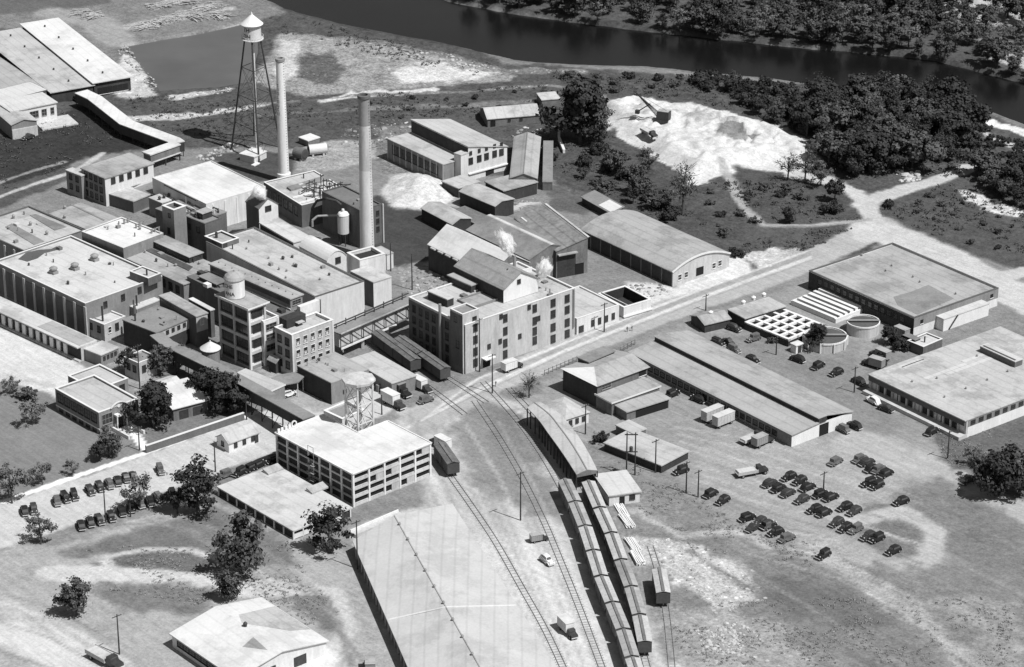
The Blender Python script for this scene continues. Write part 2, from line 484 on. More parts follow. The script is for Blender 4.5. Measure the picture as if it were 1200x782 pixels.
def zone(pts, l, a=None, c=None, soft=2.0, warp=4.0, sp=None, op=1.0):
    P = world_poly(pts); idx = select(P, soft+warp+2)
    d = poly_sdf(P, X[idx], Y[idx]) + (N1[idx]-.5)*2*warp + (N3[idx]-.5)*warp*.9 + (N4[idx]-.5)*min(warp, 2.5); soft = soft*.6
    put_zone(idx, ss(-soft, soft, d)*op, l, a, c, sp)
def ribbon(pts, wd, l, a=None, c=None, soft=1.0, warp=1.2, sp=None, op=1.0):
    P = world_poly(pts); idx = select(P, wd+soft+warp+2)
    d = wd/2-line_dist(P, X[idx], Y[idx]) + (N1[idx]-.5)*2*warp + (N3[idx]-.5)*min(warp, 1.5) + (N4[idx]-.5)*min(warp, 1.2); soft = soft*.6
    put_zone(idx, ss(-soft, soft, d)*op, l, a, c, sp)

# far land beyond the river
zone([(200,-60),(1500,-60),(1500,120),(1200,95),(1050,65),(850,45),(680,25),(530,0),(420,-30)], .12, .5, 'scrubland', 3, 5)
zone([(1075,-30),(1300,-30),(1300,40),(1160,30),(1095,12)], .42, .4, None, 4, 6)
zone([(1140,45),(1175,42),(1200,60),(1240,75),(1240,95),(1190,80),(1160,66)], .42, .6, None, 2, 5)
zone([(1180,-6),(1240,-4),(1240,24),(1190,14)], .5, .4, None, 2, 5)
# near land: scrub everywhere behind the works
zone([(-60,-40),(300,-40),(600,75),(830,90),(1100,110),(1300,190),(1300,300),(1110,290),(1050,262),(1010,300),(930,305),(830,330),(700,235),(640,205),(590,205),(440,190),(300,170),(100,180),(-60,230)],
     .115, .6, 'scrubland', 2, 3)
zone([(-60,-40),(300,-30),(335,14),(300,25),(230,42),(146,55),(150,85),(155,100),(100,95),(40,30),(-60,40)], .27, .5, 'dirt_field', 3, 4)
zone([(-40,-30),(150,-30),(130,2),(60,14),(-40,18)], .17, .3, None, 3, 3)
ribbon([(150,33),(200,22),(270,10)], 6, .42, .7, None, 2, 4, .5); ribbon([(150,58),(190,49),(240,40),(290,28)], 4, .5, .4, None, 1, 1, .3)
ribbon([(60,16),(110,25),(140,50)], 14, .38, .3, None, 3, 3)
zone([(120,88),(150,60),(165,75),(178,98),(182,112),(150,115),(118,108)], .46, .5, None, 1.5, 3, .5)
zone([(320,42),(345,38),(400,44),(470,55),(540,68),(602,85),(596,95),(520,101),(440,106),(360,114),(318,104),(300,96),(316,60)], .36, .75, 'mudflat', 2, 3, .2)
zone([(350,66),(395,60),(410,80),(385,100),(352,92)], .15, .7, None, 2, 5)
zone([(455,80),(520,74),(585,84),(560,95),(470,97)], .50, .5, None, 2, 4)
zone([(325,45),(350,48),(345,90),(328,98)], .46, .5, None, 2, 3)
ribbon([(400,43),(470,53),(600,84),(680,84)], 4, .24, .8, None, 1, 3, .6)
ribbon([(378,118),(410,112),(455,110),(505,107)], 5, .5, .4, None, 1, 2, .4)
ribbon([(150,140),(210,138),(270,130),(310,122)], 4, .45, .5, None, 1, 2.5, .4)
ribbon([(205,115),(235,110),(270,103)], 4, .46, .8, None, 1, 2.5, .5)
ribbon([(300,135),(420,128),(560,124),(640,118)], 3, .24, .6, None, 1.5, 2)
ribbon([(300,122),(420,112),(540,108),(640,100),(700,106)], 2, .28, .7, None, 1, 2, .5)
zone([(330,175),(400,165),(440,160),(450,185),(400,200),(340,200)], .38, .6, 'ground', 2, 3, .3)
zone([(440,150),(520,140),(560,200),(480,215),(440,200)], .26, .7, 'ground', 2, 3, .3)
# lime dump
zone([(703,122),(735,113),(800,122),(850,130),(900,146),(930,156),(962,186),(935,203),(880,200),(850,206),(812,216),(780,192),(740,168),(714,152)], .52, .28, 'lime_dump', 1.2, 3.5)
zone([(835,165),(860,150),(885,165),(860,178)], .30, .4, None, 1.5, 3)
zone([(790,140),(820,138),(850,150),(815,155)], .42, .4, None, 2, 4)
zone([(740,130),(770,128),(765,145),(735,142)], .44, .4, None, 2, 4)
zone([(700,106),(712,115),(712,140),(704,130)], .40, .5, None, 1, 2)
# dark fields
zone([(0,160),(60,148),(95,118),(150,150),(170,175),(100,185),(40,215),(-60,255),(-60,190)], .055, .5, 'lawn', 2, 2)
zone([(-40,230),(80,196),(95,205),(-40,262)], .12, .5, 'lawn', 2, 2)
ribbon([(-40,245),(40,216),(90,200),(120,180)], 2.4, .44, .4, 'path', .8, .6)
ribbon([(-40,228),(40,200),(75,190)], 1.8, .36, .6, 'path', .8, .8)
zone([(240,182),(300,176),(345,180),(345,210),(300,214),(262,195)], .10, .4, 'lawn', 1.5, 1.5)
zone([(640,180),(700,150),(760,190),(800,230),(870,260),(940,300),(900,320),(850,300),(780,270),(700,230),(650,215)], .105, .6, 'scrubland', 2, 3)
zone([(860,195),(960,210),(1000,235),(1005,255),(950,262),(890,258),(868,230)], .11, .5, 'scrubland', 2, 3)
zone([(870,270),(1000,268),(1010,275),(930,300),(880,315),(860,300)], .12, .5, 'scrubland', 2, 2)
zone([(875,302),(905,292),(940,290),(930,303),(890,318)], .46, .5, None, 1.5, 3, .4)
zone([(1030,245),(1060,222),(1120,208),(1200,225),(1300,260),(1300,330),(1200,318),(1110,290),(1060,266)], .115, .5, 'scrubland', 2, 2)
zone([(1120,222),(1150,225),(1165,240),(1200,245),(1200,258),(1150,246)], .5, .5, None, 1, 3, .3)
ribbon([(1150,143),(1185,150),(1230,168)], 5, .6, .3, None, 1, 2); ribbon([(1160,160),(1190,172),(1230,190)], 5, .55, .5, None, 1, 3)
zone([(1060,205),(1078,200),(1082,212),(1062,214)], .55, .5, None, 1, 2, .5)
# coal yard and ash heap surroundings
zone([(440,228),(500,218),(560,265),(545,300),(515,320),(470,318),(440,300),(400,250)], .085, .35, 'coal_yard', 2, 2)
zone([(455,315),(520,300),(540,345),(480,345)], .34, .6, None, 2, 4, .3)
zone([(452,205),(500,202),(530,225),(545,245),(510,240),(460,228)], .40, .4, None, 2, 3)
zone([(640,215),(700,235),(690,255),(640,245)], .16, .4, None, 2, 3)
# yards of the works
zone([(735,330),(790,335),(870,300),(890,320),(840,352),(770,372),(735,368)], .52, .3, None, 3, 3)
zone([(560,470),(700,430),(800,380),(950,330),(1050,372),(1010,440),(1110,520),(1200,560),(1200,610),(1100,670),(1000,660),(900,640),(800,580),(700,530)],
     .36, .28, 'dirt_field', 3, 4)
zone([(800,520),(900,510),(1080,540),(1060,580),(1100,650),(1010,655),(900,610),(820,560)], .39, .28, 'dirt_field', 4, 5)
zone([(830,390),(1000,400),(1010,470),(1060,500),(1000,520),(940,480)], .30, .3, None, 3, 4)
ribbon([(1010,520),(1080,545),(1150,575),(1210,610)], 14, .42, .25, None, 3, 3)
zone([(1040,580),(1100,560),(1210,620),(1210,700),(1130,660),(1060,620)], .26, .4, 'lawn', 3, 3)
zone([(1010,590),(1060,588),(1100,630),(1090,655),(1040,650),(1000,625)], .24, .45, 'lawn', 2, 2)
ribbon([(1000,610),(1060,598),(1098,625),(1090,655),(1050,668),(980,655)], 6, .43, .25, None, 2, 2)
zone([(1090,500),(1200,480),(1210,590),(1110,545)], .17, .4, 'lawn', 2, 3)
# grass of the lower right
zone([(700,530),(790,590),(860,640),(960,660),(1100,675),(1210,700),(1210,800),(760,800),(770,700),(720,600)], .27, .45, 'lawn', 4, 6)
zone([(740,630),(800,632),(860,660),(900,700),(850,720),(790,690),(760,665)], .45, .6, None, 3, 6, .6)
zone([(815,735),(870,728),(895,755),(850,770),(820,758)], .36, .8, None, 1.5, 4, 1.0)
ribbon([(960,640),(1020,690),(1090,735),(1150,790)], 8, .40, .5, None, 3, 4)
zone([(780,710),(900,720),(960,760),(960,800),(790,800)], .38, .5, None, 5, 7, .3)
zone([(900,660),(1000,690),(1060,745),(960,740),(890,700)], .20, .4, None, 5, 6)
zone([(1080,690),(1200,700),(1200,790),(1150,770)], .36, .5, None, 5, 8)
zone([(745,575),(800,590),(850,620),(800,630),(750,620)], .30, .5, None, 3, 4)
ribbon([(745,600),(800,628),(870,622),(900,640)], 4, .42, .4, None, 1.5, 2)
# rail yard
zone([(470,480),(560,455),(620,470),(660,540),(700,600),(800,800),(450,800),(410,620),(500,590)], .45, .24, 'rail_yard', 3, 3)
zone([(480,640),(640,620),(720,800),(520,800)], .52, .24, None, 6, 6)
zone([(520,500),(560,462),(612,480),(640,540),(620,600),(560,570)], .33, .3, None, 4, 4)
zone([(560,470),(610,480),(640,540),(600,545),(570,510)], .25, .3, None, 3, 4)
zone([(590,535),(650,560),(660,610),(620,600)], .30, .3, None, 3, 5)
zone([(575,440),(620,430),(640,460),(600,470)], .25, .5, 'lawn', 2, 2)
# main road through the works and its forks
ribbon([(455,515),(500,492),(545,465),(640,420),(720,388),(800,358),(880,332),(950,303),(1005,278),(1030,262)], 12, .42, .2, 'road', 1.6, 1.4)
ribbon([(1012,278),(1022,255),(1012,235),(1000,224),(970,212),(930,205)], 7, .47, .25, 'road', 1.4, 1.4)
ribbon([(1008,240),(1030,232),(1060,222),(1100,210),(1135,196)], 7, .46, .25, 'road', 1.4, 1.6)
ribbon([(1020,268),(1060,280),(1110,302),(1160,330),(1230,366)], 15, .47, .25, 'road', 2, 1.6)
ribbon([(1160,330),(1200,318),(1240,312)], 6, .46, .2, 'road', 1.4, 1.4)
ribbon([(1015,258),(950,264),(895,264),(872,245),(858,215),(846,196)], 3.2, .40, .3, 'path', 1.2, 1.0)
ribbon([(670,522),(745,540),(800,575)], 5, .30, .4, None, 2, 2)
# left: lot, lawn, street
zone([(-60,360),(60,408),(118,440),(90,452),(60,470),(-60,440)], .52, .22, 'ground', 3, 2)
zone([(-60,440),(10,448),(58,462),(116,512),(160,522),(170,535),(80,572),(5,600),(-60,620)], .29, .22, 'lawn', 1.2, .8)
ribbon([(-60,448),(0,440),(60,452)], 3, .46, .3, None, 1.5, 1)
zone([(165,470),(270,455),(290,480),(170,528)], .24, .35, 'lawn', 1.2, .8)
ribbon([(-70,640),(10,614),(120,578),(255,528),(335,498),(420,470)], 21, .47, .2, 'road', 1.4, 1.0)
ribbon([(-70,608),(10,586),(90,558),(170,531),(220,513),(300,483)], 1.8, .72, .1, 'path', .4, .3)
ribbon([(140,490),(155,505),(172,528)], 2.4, .72, .1, 'path', .4, .2)
zone([(100,408),(160,400),(190,430),(175,470),(140,440)], .36, .4, None, 2, 2)
zone([(190,440),(260,430),(300,470),(280,480),(200,450)], .20, .6, None, 2, 3)
zone([(300,430),(370,410),(400,480),(350,480)], .40, .3, None, 2, 3)
# lower left field
zone([(-70,650),(60,640),(150,605),(250,580),(345,630),(420,650),(480,800),(-70,800)], .40, .3, 'dirt_field', 3, 4)
zone([(60,648),(130,628),(250,590),(330,635),(340,660),(180,645),(100,652)], .22, .35, 'lawn', 3, 4)
zone([(105,660),(150,648),(220,645),(258,655),(235,673),(190,675),(120,668)], .19, .5, 'lawn', 1.5, 3, .15)
zone([(112,656),(132,655),(140,667),(120,668)], .5, .5, None, 1, 2, .3)
ribbon([(60,672),(130,672),(230,683),(270,690),(340,690)], 8, .48, .25, 'path', 1.2, 1.4)
ribbon([(120,654),(170,644),(225,645),(262,658)], 2, .45, .25, 'path', 1, .8)
zone([(100,690),(180,685),(250,695),(240,720),(150,715)], .24, .4, 'lawn', 3, 4)
zone([(330,700),(390,695),(405,735),(380,745)], .21, .4, 'lawn', 2, 3)
ribbon([(330,690),(395,695),(412,735),(385,765)], 4, .46, .3, None, 1.5, 1.5)
ribbon([(-10,700),(60,735),(150,790)], 6, .44, .3, None, 2, 2); ribbon([(10,740),(100,790)], 10, .5, .2, None, 3, 3)
zone([(310,760),(390,755),(400,800),(300,800)], .6, .2, None, 3, 4)

# wheel tracks and trodden lines
_rg = random.Random(9)
for k in range(26):
    t = k/26.0; x0_ = 470+t*250; 
    ribbon([(x0_-20, 480+20*_rg.random()), (x0_+20, 560+10*_rg.random()), (x0_+62, 660), (x0_+115+10*_rg.random(), 800)], _rg.uniform(.7, 1.4), _rg.choice([.33, .36, .40, .52]), None, None, .9, .15, op=.4)
for k in range(16):
    y0_ = 500+k*9; ribbon([(790+4*k, y0_), (880, y0_+22+_rg.uniform(-8, 8)), (980, y0_+50+_rg.uniform(-9, 9)), (1080, y0_+88+_rg.uniform(-15, 15))], _rg.uniform(.5, 1.1), _rg.choice([.26, .30, .46, .48]), None, None, .7, .35, op=.5)
for k in range(14):
    x0_ = 700+k*36; ribbon([(x0_, 640+k*2), (x0_+120, 715+_rg.uniform(-8, 8)), (x0_+230, 790)], _rg.uniform(.5, 1.6), _rg.choice([.18, .22, .36, .40]), None, None, .8, .6, op=.5)
for k in range(9):
    ribbon([(-20, 690+k*11), (60, 712+k*12), (150, 760+k*14)], _rg.uniform(.5, 1.1), _rg.choice([.28, .50, .52]), None, None, .7, .3, op=.5)
for k in range(8):
    ribbon([(110+k*9, 622-k*3), (200+k*5, 600+k*5), (300, 640+k*7), (380+k*3, 690+k*8), (405+k*4, 780)], _rg.uniform(.5, 1.2), _rg.choice([.26, .3, .46]), None, None, .7, .4, op=.5)
for k in range(7):
    ribbon([(470+k*4, 505-k*2), (560, 462-k*3), (660, 415-k*2), (800, 360-k*2), (950, 305-k*2)], .9, _rg.choice([.36, .56, .6]), None, None, .7, .4, op=.6)
# relief: river bed, pond bed, dump mound, ash heap, undulation of the wild ground
def z_at(px, py): return at(px, py, 0.0)
RIV = [(150,-60),(300,0),(330,14),(400,33),(470,47),(520,56),(600,75),(680,81),(760,83),(830,91),(900,97),(1000,112),(1100,122),(1165,137),(1200,151),(1300,195),(1500,280),
       (1500,170),(1300,120),(1200,95),(1160,85),(1100,70),(1050,64),(950,55),(850,45),(760,35),(680,25),(600,14),(530,0),(380,-60)]
PR = world_poly(RIV, -1.5); dr = poly_sdf(PR, X, Y) + (N1-.5)*3
Z += -4.0*ss(0.0, 6.0, dr)
cls[dr > 1.0] = CLASSES.index('river_bed')
lum = np.where(dr > -1.5, lum*.8, lum)
POND = [(146,55),(190,47),(240,39),(285,29),(300,32),(302,60),(292,97),(240,104),(188,107),(178,92),(160,70)]
PP = world_poly(POND, -0.7); idx = select(PP, 12); dp = poly_sdf(PP, X[idx], Y[idx]) + (N1[idx]-.5)*2
Z[idx] += -2.2*ss(-1.5, 2.0, dp); cls[idx[dp > .6]] = CLASSES.index('river_bed')
wild = (cls == CLASSES.index('scrubland')) | (cls == CLASSES.index('mudflat'))
Z += np.where(wild, (N1-.5)*1.3+(N3-.5)*.5, 0) * (dr < -4)
LD = world_poly([(712,126),(740,118),(800,127),(850,136),(895,150),(925,162),(945,184),(880,192),(812,205),(785,186),(748,162),(722,146)])
idx = select(LD, 10); dl = poly_sdf(LD, X[idx], Y[idx]) + (N1[idx]-.5)*6
Z[idx] += 3.2*ss(-4, 5, dl)*(0.6+0.8*N2[idx]) + ss(0, 5, dl)*((N3[idx]-.5)*2.6+(N4[idx]-.5)*1.6) - 2.2*ss(.52, .60, N1[idx])*ss(2, 7, dl)
hc = at(492, 224); dh = np.hypot((X-hc.x)/1.5, (Y-hc.y)/2.2) + (N3-.5)*2
Z += 4.5*np.clip(1-dh/7.5, 0, 1); m = ss(8.5, 7, dh); lum = lum*(1-m)+.52*m
_f = .64+.36*ss(.32, .52, lum); lum = lum*_f
amp = np.clip(amp*.95, 0, .7)
# flat ground round every building keeps a light roughness only in the shader
def grid_objects():
    V = np.stack([X, Y, Z], 1)
    i = np.arange((NX-1)*(NY-1)); q = i // (NX-1)*NX + i % (NX-1)
    F = np.stack([q, q+1, q+1+NX, q+NX], 1)
    fc = cls[q]
    for ci, name in enumerate(CLASSES):
        f = F[fc == ci]
        if not len(f): continue
        used, inv = np.unique(f, return_inverse=True)
        me = bpy.data.meshes.new(name)
        me.vertices.add(len(used)); me.vertices.foreach_set('co', V[used].astype(np.float32).ravel())
        me.loops.add(len(f)*4); me.loops.foreach_set('vertex_index', inv.ravel().astype(np.int32))
        me.polygons.add(len(f)); me.polygons.foreach_set('loop_start', np.arange(len(f), dtype=np.int32)*4)
        me.polygons.foreach_set('use_smooth', np.ones(len(f), bool))
        for nm, arr in (('lum', lum), ('amp', amp), ('spk', spk)):
            a = me.attributes.new(nm, 'FLOAT', 'POINT'); a.data.foreach_set('value', arr[used].astype(np.float32))
        me.materials.append(MATS['earth']); me.update(); me.validate()
        tag(link(name, me), kind='structure')
def earth_material():
    m, t, b = nodes_of('earth', 0.95, 0.1)
    g = t.nodes.new('ShaderNodeNewGeometry'); P = g.outputs['Position']
    def attr(n):
        a = t.nodes.new('ShaderNodeAttribute'); a.attribute_name = n; return a.outputs['Fac']
    f = math_n(t, 'ADD', math_n(t, 'MULTIPLY', noise(t, P, 0.10, 6, .65), .22), math_n(t, 'ADD', math_n(t, 'MULTIPLY', noise(t, P, 0.42, 6, .78), .36), math_n(t, 'MULTIPLY', noise(t, P, 1.3, 5, .8), .42)))
    f = maprange(t, f, .40, .60, -1, 1)
    v = math_n(t, 'ADD', math_n(t, 'MULTIPLY', f, attr('amp')), 1.0)
    sk = noise(t, mapping(t, mapping(t, P, 1, 1, 1, R(-131)), .05, .7, .5), 1.0, 5, .7)
    v = math_n(t, 'MULTIPLY', v, maprange(t, sk, .3, .7, .86, 1.14))
    v = math_n(t, 'MULTIPLY', v, attr('lum'))
    vo = t.nodes.new('ShaderNodeTexVoronoi'); vo.inputs['Scale'].default_value = 0.55; t.links.new(P, vo.inputs['Vector'])
    st = maprange(t, vo.outputs['Distance'], .22, .34, 1, 0)
    pick = maprange(t, noise(t, P, 0.35, 3), .5, .56, 0, 1)
    st = math_n(t, 'MULTIPLY', math_n(t, 'MULTIPLY', st, pick), math_n(t, 'MULTIPLY', attr('spk'), .45))
    v = math_n(t, 'ADD', v, st)
    v = math_n(t, 'MINIMUM', math_n(t, 'MAXIMUM', v, .02), .82)
    c = t.nodes.new('ShaderNodeCombineColor')
    for i in range(3): t.links.new(v, c.inputs[i])
    t.links.new(c.outputs[0], b.inputs['Base Color'])
    bp = t.nodes.new('ShaderNodeBump'); bp.inputs['Strength'].default_value = .6; bp.inputs['Distance'].default_value = .25
    t.links.new(noise(t, P, 1.1, 5, .7), bp.inputs['Height']); t.links.new(bp.outputs[0], b.inputs['Normal'])
    MATS['earth'] = m
earth_material(); grid_objects()
def sheet(name, P, z, mat):
    me = bpy.data.meshes.new(name); bm = bmesh.new()
    bm.faces.new([bm.verts.new((x, y, z)) for x, y in P]); bmesh.ops.triangulate(bm, faces=bm.faces[:]); bm.normal_update()
    for f in bm.faces:
        if f.normal.z < 0: f.normal_flip()
    bm.to_mesh(me); bm.free(); me.materials.append(MATS[mat]); return tag(link(name, me), kind='structure')
sheet('river', [(p[0], p[1]) for p in world_poly([(120,-75)]+RIV[1:16]+[(1560,300),(1560,150)]+RIV[18:29]+[(400,-75)], -1.5)], -1.5, 'river_water')
_c = np.mean(np.array(PP), 0)
sheet('pond', [tuple(_c+(np.array(p)-_c)*1.05) for p in PP], -0.75, 'pond_water')

# ================================================================== BUILDINGS
# ---- mill with the big pale roof, far left
b = B('mill_building', 'large brick mill with pale flat roof, three ventilators and a dark tar stain', 'mill', (99.7,356), (-4,305.5), (188,323), 10.5)
b.flat('brick', 'roof_bright', .5, 'coping')
b.piers('l', 10, 1.0, .35, 0, 9.6, 'brick_light')
for u in np.linspace(.055, .945, 9): b.box('wall_panel', -.12, -.003, b.D*u-2.6, b.D*u+2.6, 1.0, 9.0, 'brick_dark')
for px, py in ((63,316.5),(88,312),(111,301.5)): b.dormer_vent(*b.loc(px, py+4, 10), 10.0, sc=1.25)
P = [b.loc(px, py, 10) for px, py in ((21,304),(31,296),(45,293),(60,292),(66,289),(74,290),(68,293),(52,297),(44,303),(32,307))]
b.mk(MB().prism(P, 10.003, 10.03), 'tar_patch', 'tar')
for px, py in ((123.4,357),(144,348.5),(163.5,340)):
    u, z = b.fp('f', px, py); b.win('f', u, z, 1.2, 1.7, 'dark')
clutter(b, 6, 10.0, 1, 3)
c = B('x', '', '', (173.5,326.5), (153.5,317.5), (187,320), 12.4, 10.0, parent=b)
c.flat('brick_dark', 'roof_light', .3); c.pipe(1.8, 2.5, 12.1, 2.0, .25)
b = B('store_hall', 'low flat hall with two dark roof strips behind the large pale roofed mill', 'hall', (28,294.5), (-34,264), (97,269), 8)
b.flat('brick', 'roof_light', .3, 'coping_dark')
b.piers('l', 7, .9, .35, 0, 7.2, 'concrete')
for q in (((6,266),(40,287),(52,283),(14,262)),((35,252.5),(64,270),(78,266),(42,251))):
    b.mk(MB().prism([b.loc(x, y, 7.8) for x, y in q], 7.703, 7.85), 'roof_strip', 'roof_mid')
for px, py in ((16,254),(36,262),(55,273)): b.vent(*b.loc(px, py+2, 7.8), 7.7, .5, 1.4)
clutter(b, 5, 7.7, 112)
b = B('low_shed', 'low grey flat roofed shed beside the hall with roof strips', 'shed', (101,268.5), (59,250), (137,255), 6)
b.slab('brick_dark', 'roof_grey', .2)
for px, py in ((76,243),(76,254)): b.vent(*b.loc(px, py+2, 6), 6, .5, 1.2)
b.mk(MB().prism([b.loc(x, y, 6) for x, y in ((82,240),(84,239.5),(123,258),(121.5,259))], 6.004, 6.12), 'roof_seam', 'roof_mid')
b = B('press_house', 'bright white flat roofed block in the middle of the left mill roofs', 'block', (144.5,291), (94.6,272), (192,274), 12.5)
b.flat('brick', 'roof_white', .25, 'roof_white')
for px, py in ((150,262),(164,267),(182,273)):
    x, y = b.loc(px, py, 12); m = MB()
    for k in range(3): m.tube((x-1.4+k*1.4, y, 12.2), (x-1.4+k*1.4, y, 13.5), .28, .28, 8)
    m.box(x-1.8, x+1.8, y-.12, y+.12, 13.3, 13.5); b.mk(m, 'vent_rack', 'steel_grey')
clutter(b, 4, 12.25, 150)
b = B('weave_hall', 'grey roofed hall with a raised roof monitor and a dark skylight strip', 'hall', (215,333), (146,299.5), (262,315), 9)
b.slab('brick', 'roof_grey', .3)
q = [b.loc(x, y, 9) for x, y in ((222,309),(181,290),(194,284),(236,303))]
b.monitor(min(q[0][0], q[1][0]), max(q[2][0], q[3][0]), min(q[0][1], q[3][1]), max(q[1][1], q[2][1]), 9, 1.9, 'roof_grey')
for k in (0.25, .75):
    x = q[0][0]+(q[3][0]-q[0][0])*k; b.mk(MB().box(x-.7, x+.7, min(q[0][1], q[3][1])-.04, min(q[0][1], q[3][1])-.003, 9.6, 10.6), 'monitor_window', 'glass')
P = [b.loc(px, py, 9) for px, py in ((163.5,290.5),(171,288.5),(226,313.5),(221,318))]
b.mk(MB().prism(P, 9.004, 9.25), 'skylight', 'glass_mid')
for u in np.linspace(.1, .9, 8): b.win('l', b.D*u, 6.5, 1.6, 2.2, 'dark')
clutter(b, 6, 9.0, 132)
b = B('stair_tower', 'tall square brick stair tower with hollow top between the mill roofs', 'tower', (203.5,246.7), (192,240.5), (216,241), 18.5)
b.flat('brick', 'tar', 1.0, 'coping', .6, .12)
b.win('l', b.D*.5, 11.2, 1.0, 1.8, 'dark'); b.win('l', b.D*.4, 16.3, .9, 1.2, 'dark')
b = B('dye_house', 'dark brick block with a small louvred vent right of the square tower', 'block', (240,263), (215,251.5), (258,255.5), 14)
b.flat('brick_dark', 'roof_mid', .2, 'coping_dark')
x, y = b.loc(238, 254, 14); b.monitor(x-1.5, x+2.2, y-1.6, y+1.2, 13.8, 1.9, 'roof_grey')
for u in (.3, .7): b.win('l', b.D*u, 11.3, 1.3, 1.6, 'dark')
clutter(b, 4, 13.8, 166)
b = B('lift_house', 'small brick penthouse block with white parapet in front of the dark dye block', 'block', (260,286), (240,277), (279.6,279), 12.2)
b.flat('brick_dark', 'roof_grey', .5, 'white_paint', .4, .08); b.win('l', b.D*.45, 10.9, 1.6, 1.4, 'dark'); b.door('f', 1.2, 1.2, 2.3, z0=9.6)
b.pipe(b.W*.4, b.D*.7, 11.7, 1.8, .4)
b = B('spinning_mill', 'largest grey flat roof at the heart of the works with a plain pale end wall', 'mill', (369,348.5), (239.7,284), (428,330.5), 11)
b.flat('stucco', 'roof_light', .35, 'coping_dark', .35, .1)
for px, py in ((289,291),(315,302),(343,300),(336,317),(335,325),(375,327)): b.vent(*b.loc(px, py, 11), 10.65, .32, .8)
b.pipe(1.5, -.4, 1, 9, .18)
clutter(b, 7, 10.65, 155)
b = B('long_monitor_hall', 'long narrow hall with a strip of dark side windows beside the largest grey roof', 'hall', (340.2,350), (245.6,309), (354.5,344.8), 14)
b.slab('brick', 'roof_grey', .35)
b.band('l', 12.0, 13.3, .03, 'glass', 'window_strip', .5, b.D-.5); b.band('l', 10.6, 10.9, .25, 'coping', 'ledge')
for z in (12.3, 9.4, 6.9):
    m = b.win('f', b.W*.5, z, 3.0, 1.3, 'grey')
for k in range(12): b.vent(b.W*.5, b.D*(k+.5)/12, 14, .2, .5)
b = B('dark_roof_shop', 'dark roofed workshop between the tank tower building and the long monitor hall', 'workshop', (323,373), (222,323), (343,364), 10.3)
b.slab('brick_dark', 'roof_dark', .1)
for px, py in ((236,322),(243,336),(330,366)):
    x, y = b.loc(px, py, 10.3); b.box('skylight_box', x-.8, x+.8, y-1, y+1, 10.304, 11.3, 'white_paint' if px == 243 else 'steel_dark')
x, y = b.loc(252, 330, 10.3); b.monitor(x-2.5, x+2.5, y-4, y+4, 10.3, 1.0, 'roof_mid', glz=False)
clutter(b, 8, 10.3, 159)
# ---- tank tower building
b = B('tank_tower_building', 'four storey concrete frame tower building carrying the round white tank', 'tower', (291,361.5), (256.5,345), (310,353.5), 18.7)
W, D = b.W, b.D
b.mk(MB().box(.5, W-.3, .5, D-.3, 0, 18.0), 'wall', 'brick_dark')
for i in range(5):
    z = [0.0, 4.4, 8.8, 13.2, 17.6][i]
    b.mk(MB().box(.05, W, .05, D, z, z+.9), 'floor_slab', 'concrete' if i else 'brick')
for x, y in ((0,0),(0,D/2-.3),(0,D-.6),(W-.6,0)):
    b.box('column', x-.02, x+.62, y-.02, y+.62, 0, 18.4, 'white_paint' if (x, y) == (0, 0) else 'concrete')
for i in range(4):
    z = 2.75+4.4*i
    for k in (.27, .75): b.win('l', D*k, z, D*.36, 2.6, 'dark', -.47)
    b.win('f', W*.54, z, W*.55, 2.0, 'dark', -.47)
    b.mk(MB().box(.64, W-.62, .3, .48, 4.4*i+.92, 4.4*i+1.7), 'spandrel', 'white_paint')
b.mk(MB().prism([(-.6,-.6),(W+.9,-.6),(W+.9,D+.4),(-.6,D+.4)], 18.42, [18.7,18.7,18.95,18.95]), 'roof', 'roof_grey')
b.box('roof_edge', -.75, -.61, -.75, D+.5, 18.38, 18.95, 'white_paint'); b.box('roof_edge', -.6, W+.9, -.75, -.61, 18.38, 18.8, 'white_paint')
tower = b
b2 = B('corner_annex', 'white framed concrete bay with big windows right of the tank tower building', 'building', (308.5,377), (275,360.5), (326,370.5), 13.6)
b2.flat('white_paint', 'roof_mid', .8, 'white_paint', .35, .08)
for i, z in enumerate((2.0, 5.2, 8.4, 11.4)): b2.win('f', b2.W*.5, z, b2.W*.66, 1.7, 'grey')
b2.piers('f', 2, .6, .2, 0, 13.4, 'white_paint', .3, b2.W-.3)
b2.mk(MB().prism([(.5,2),(2.2,2),(2.2,4.5),(.5,4.5)], 12.9, [14.6,13.4,13.4,14.6]), 'roof_hatch', 'roof_grey')
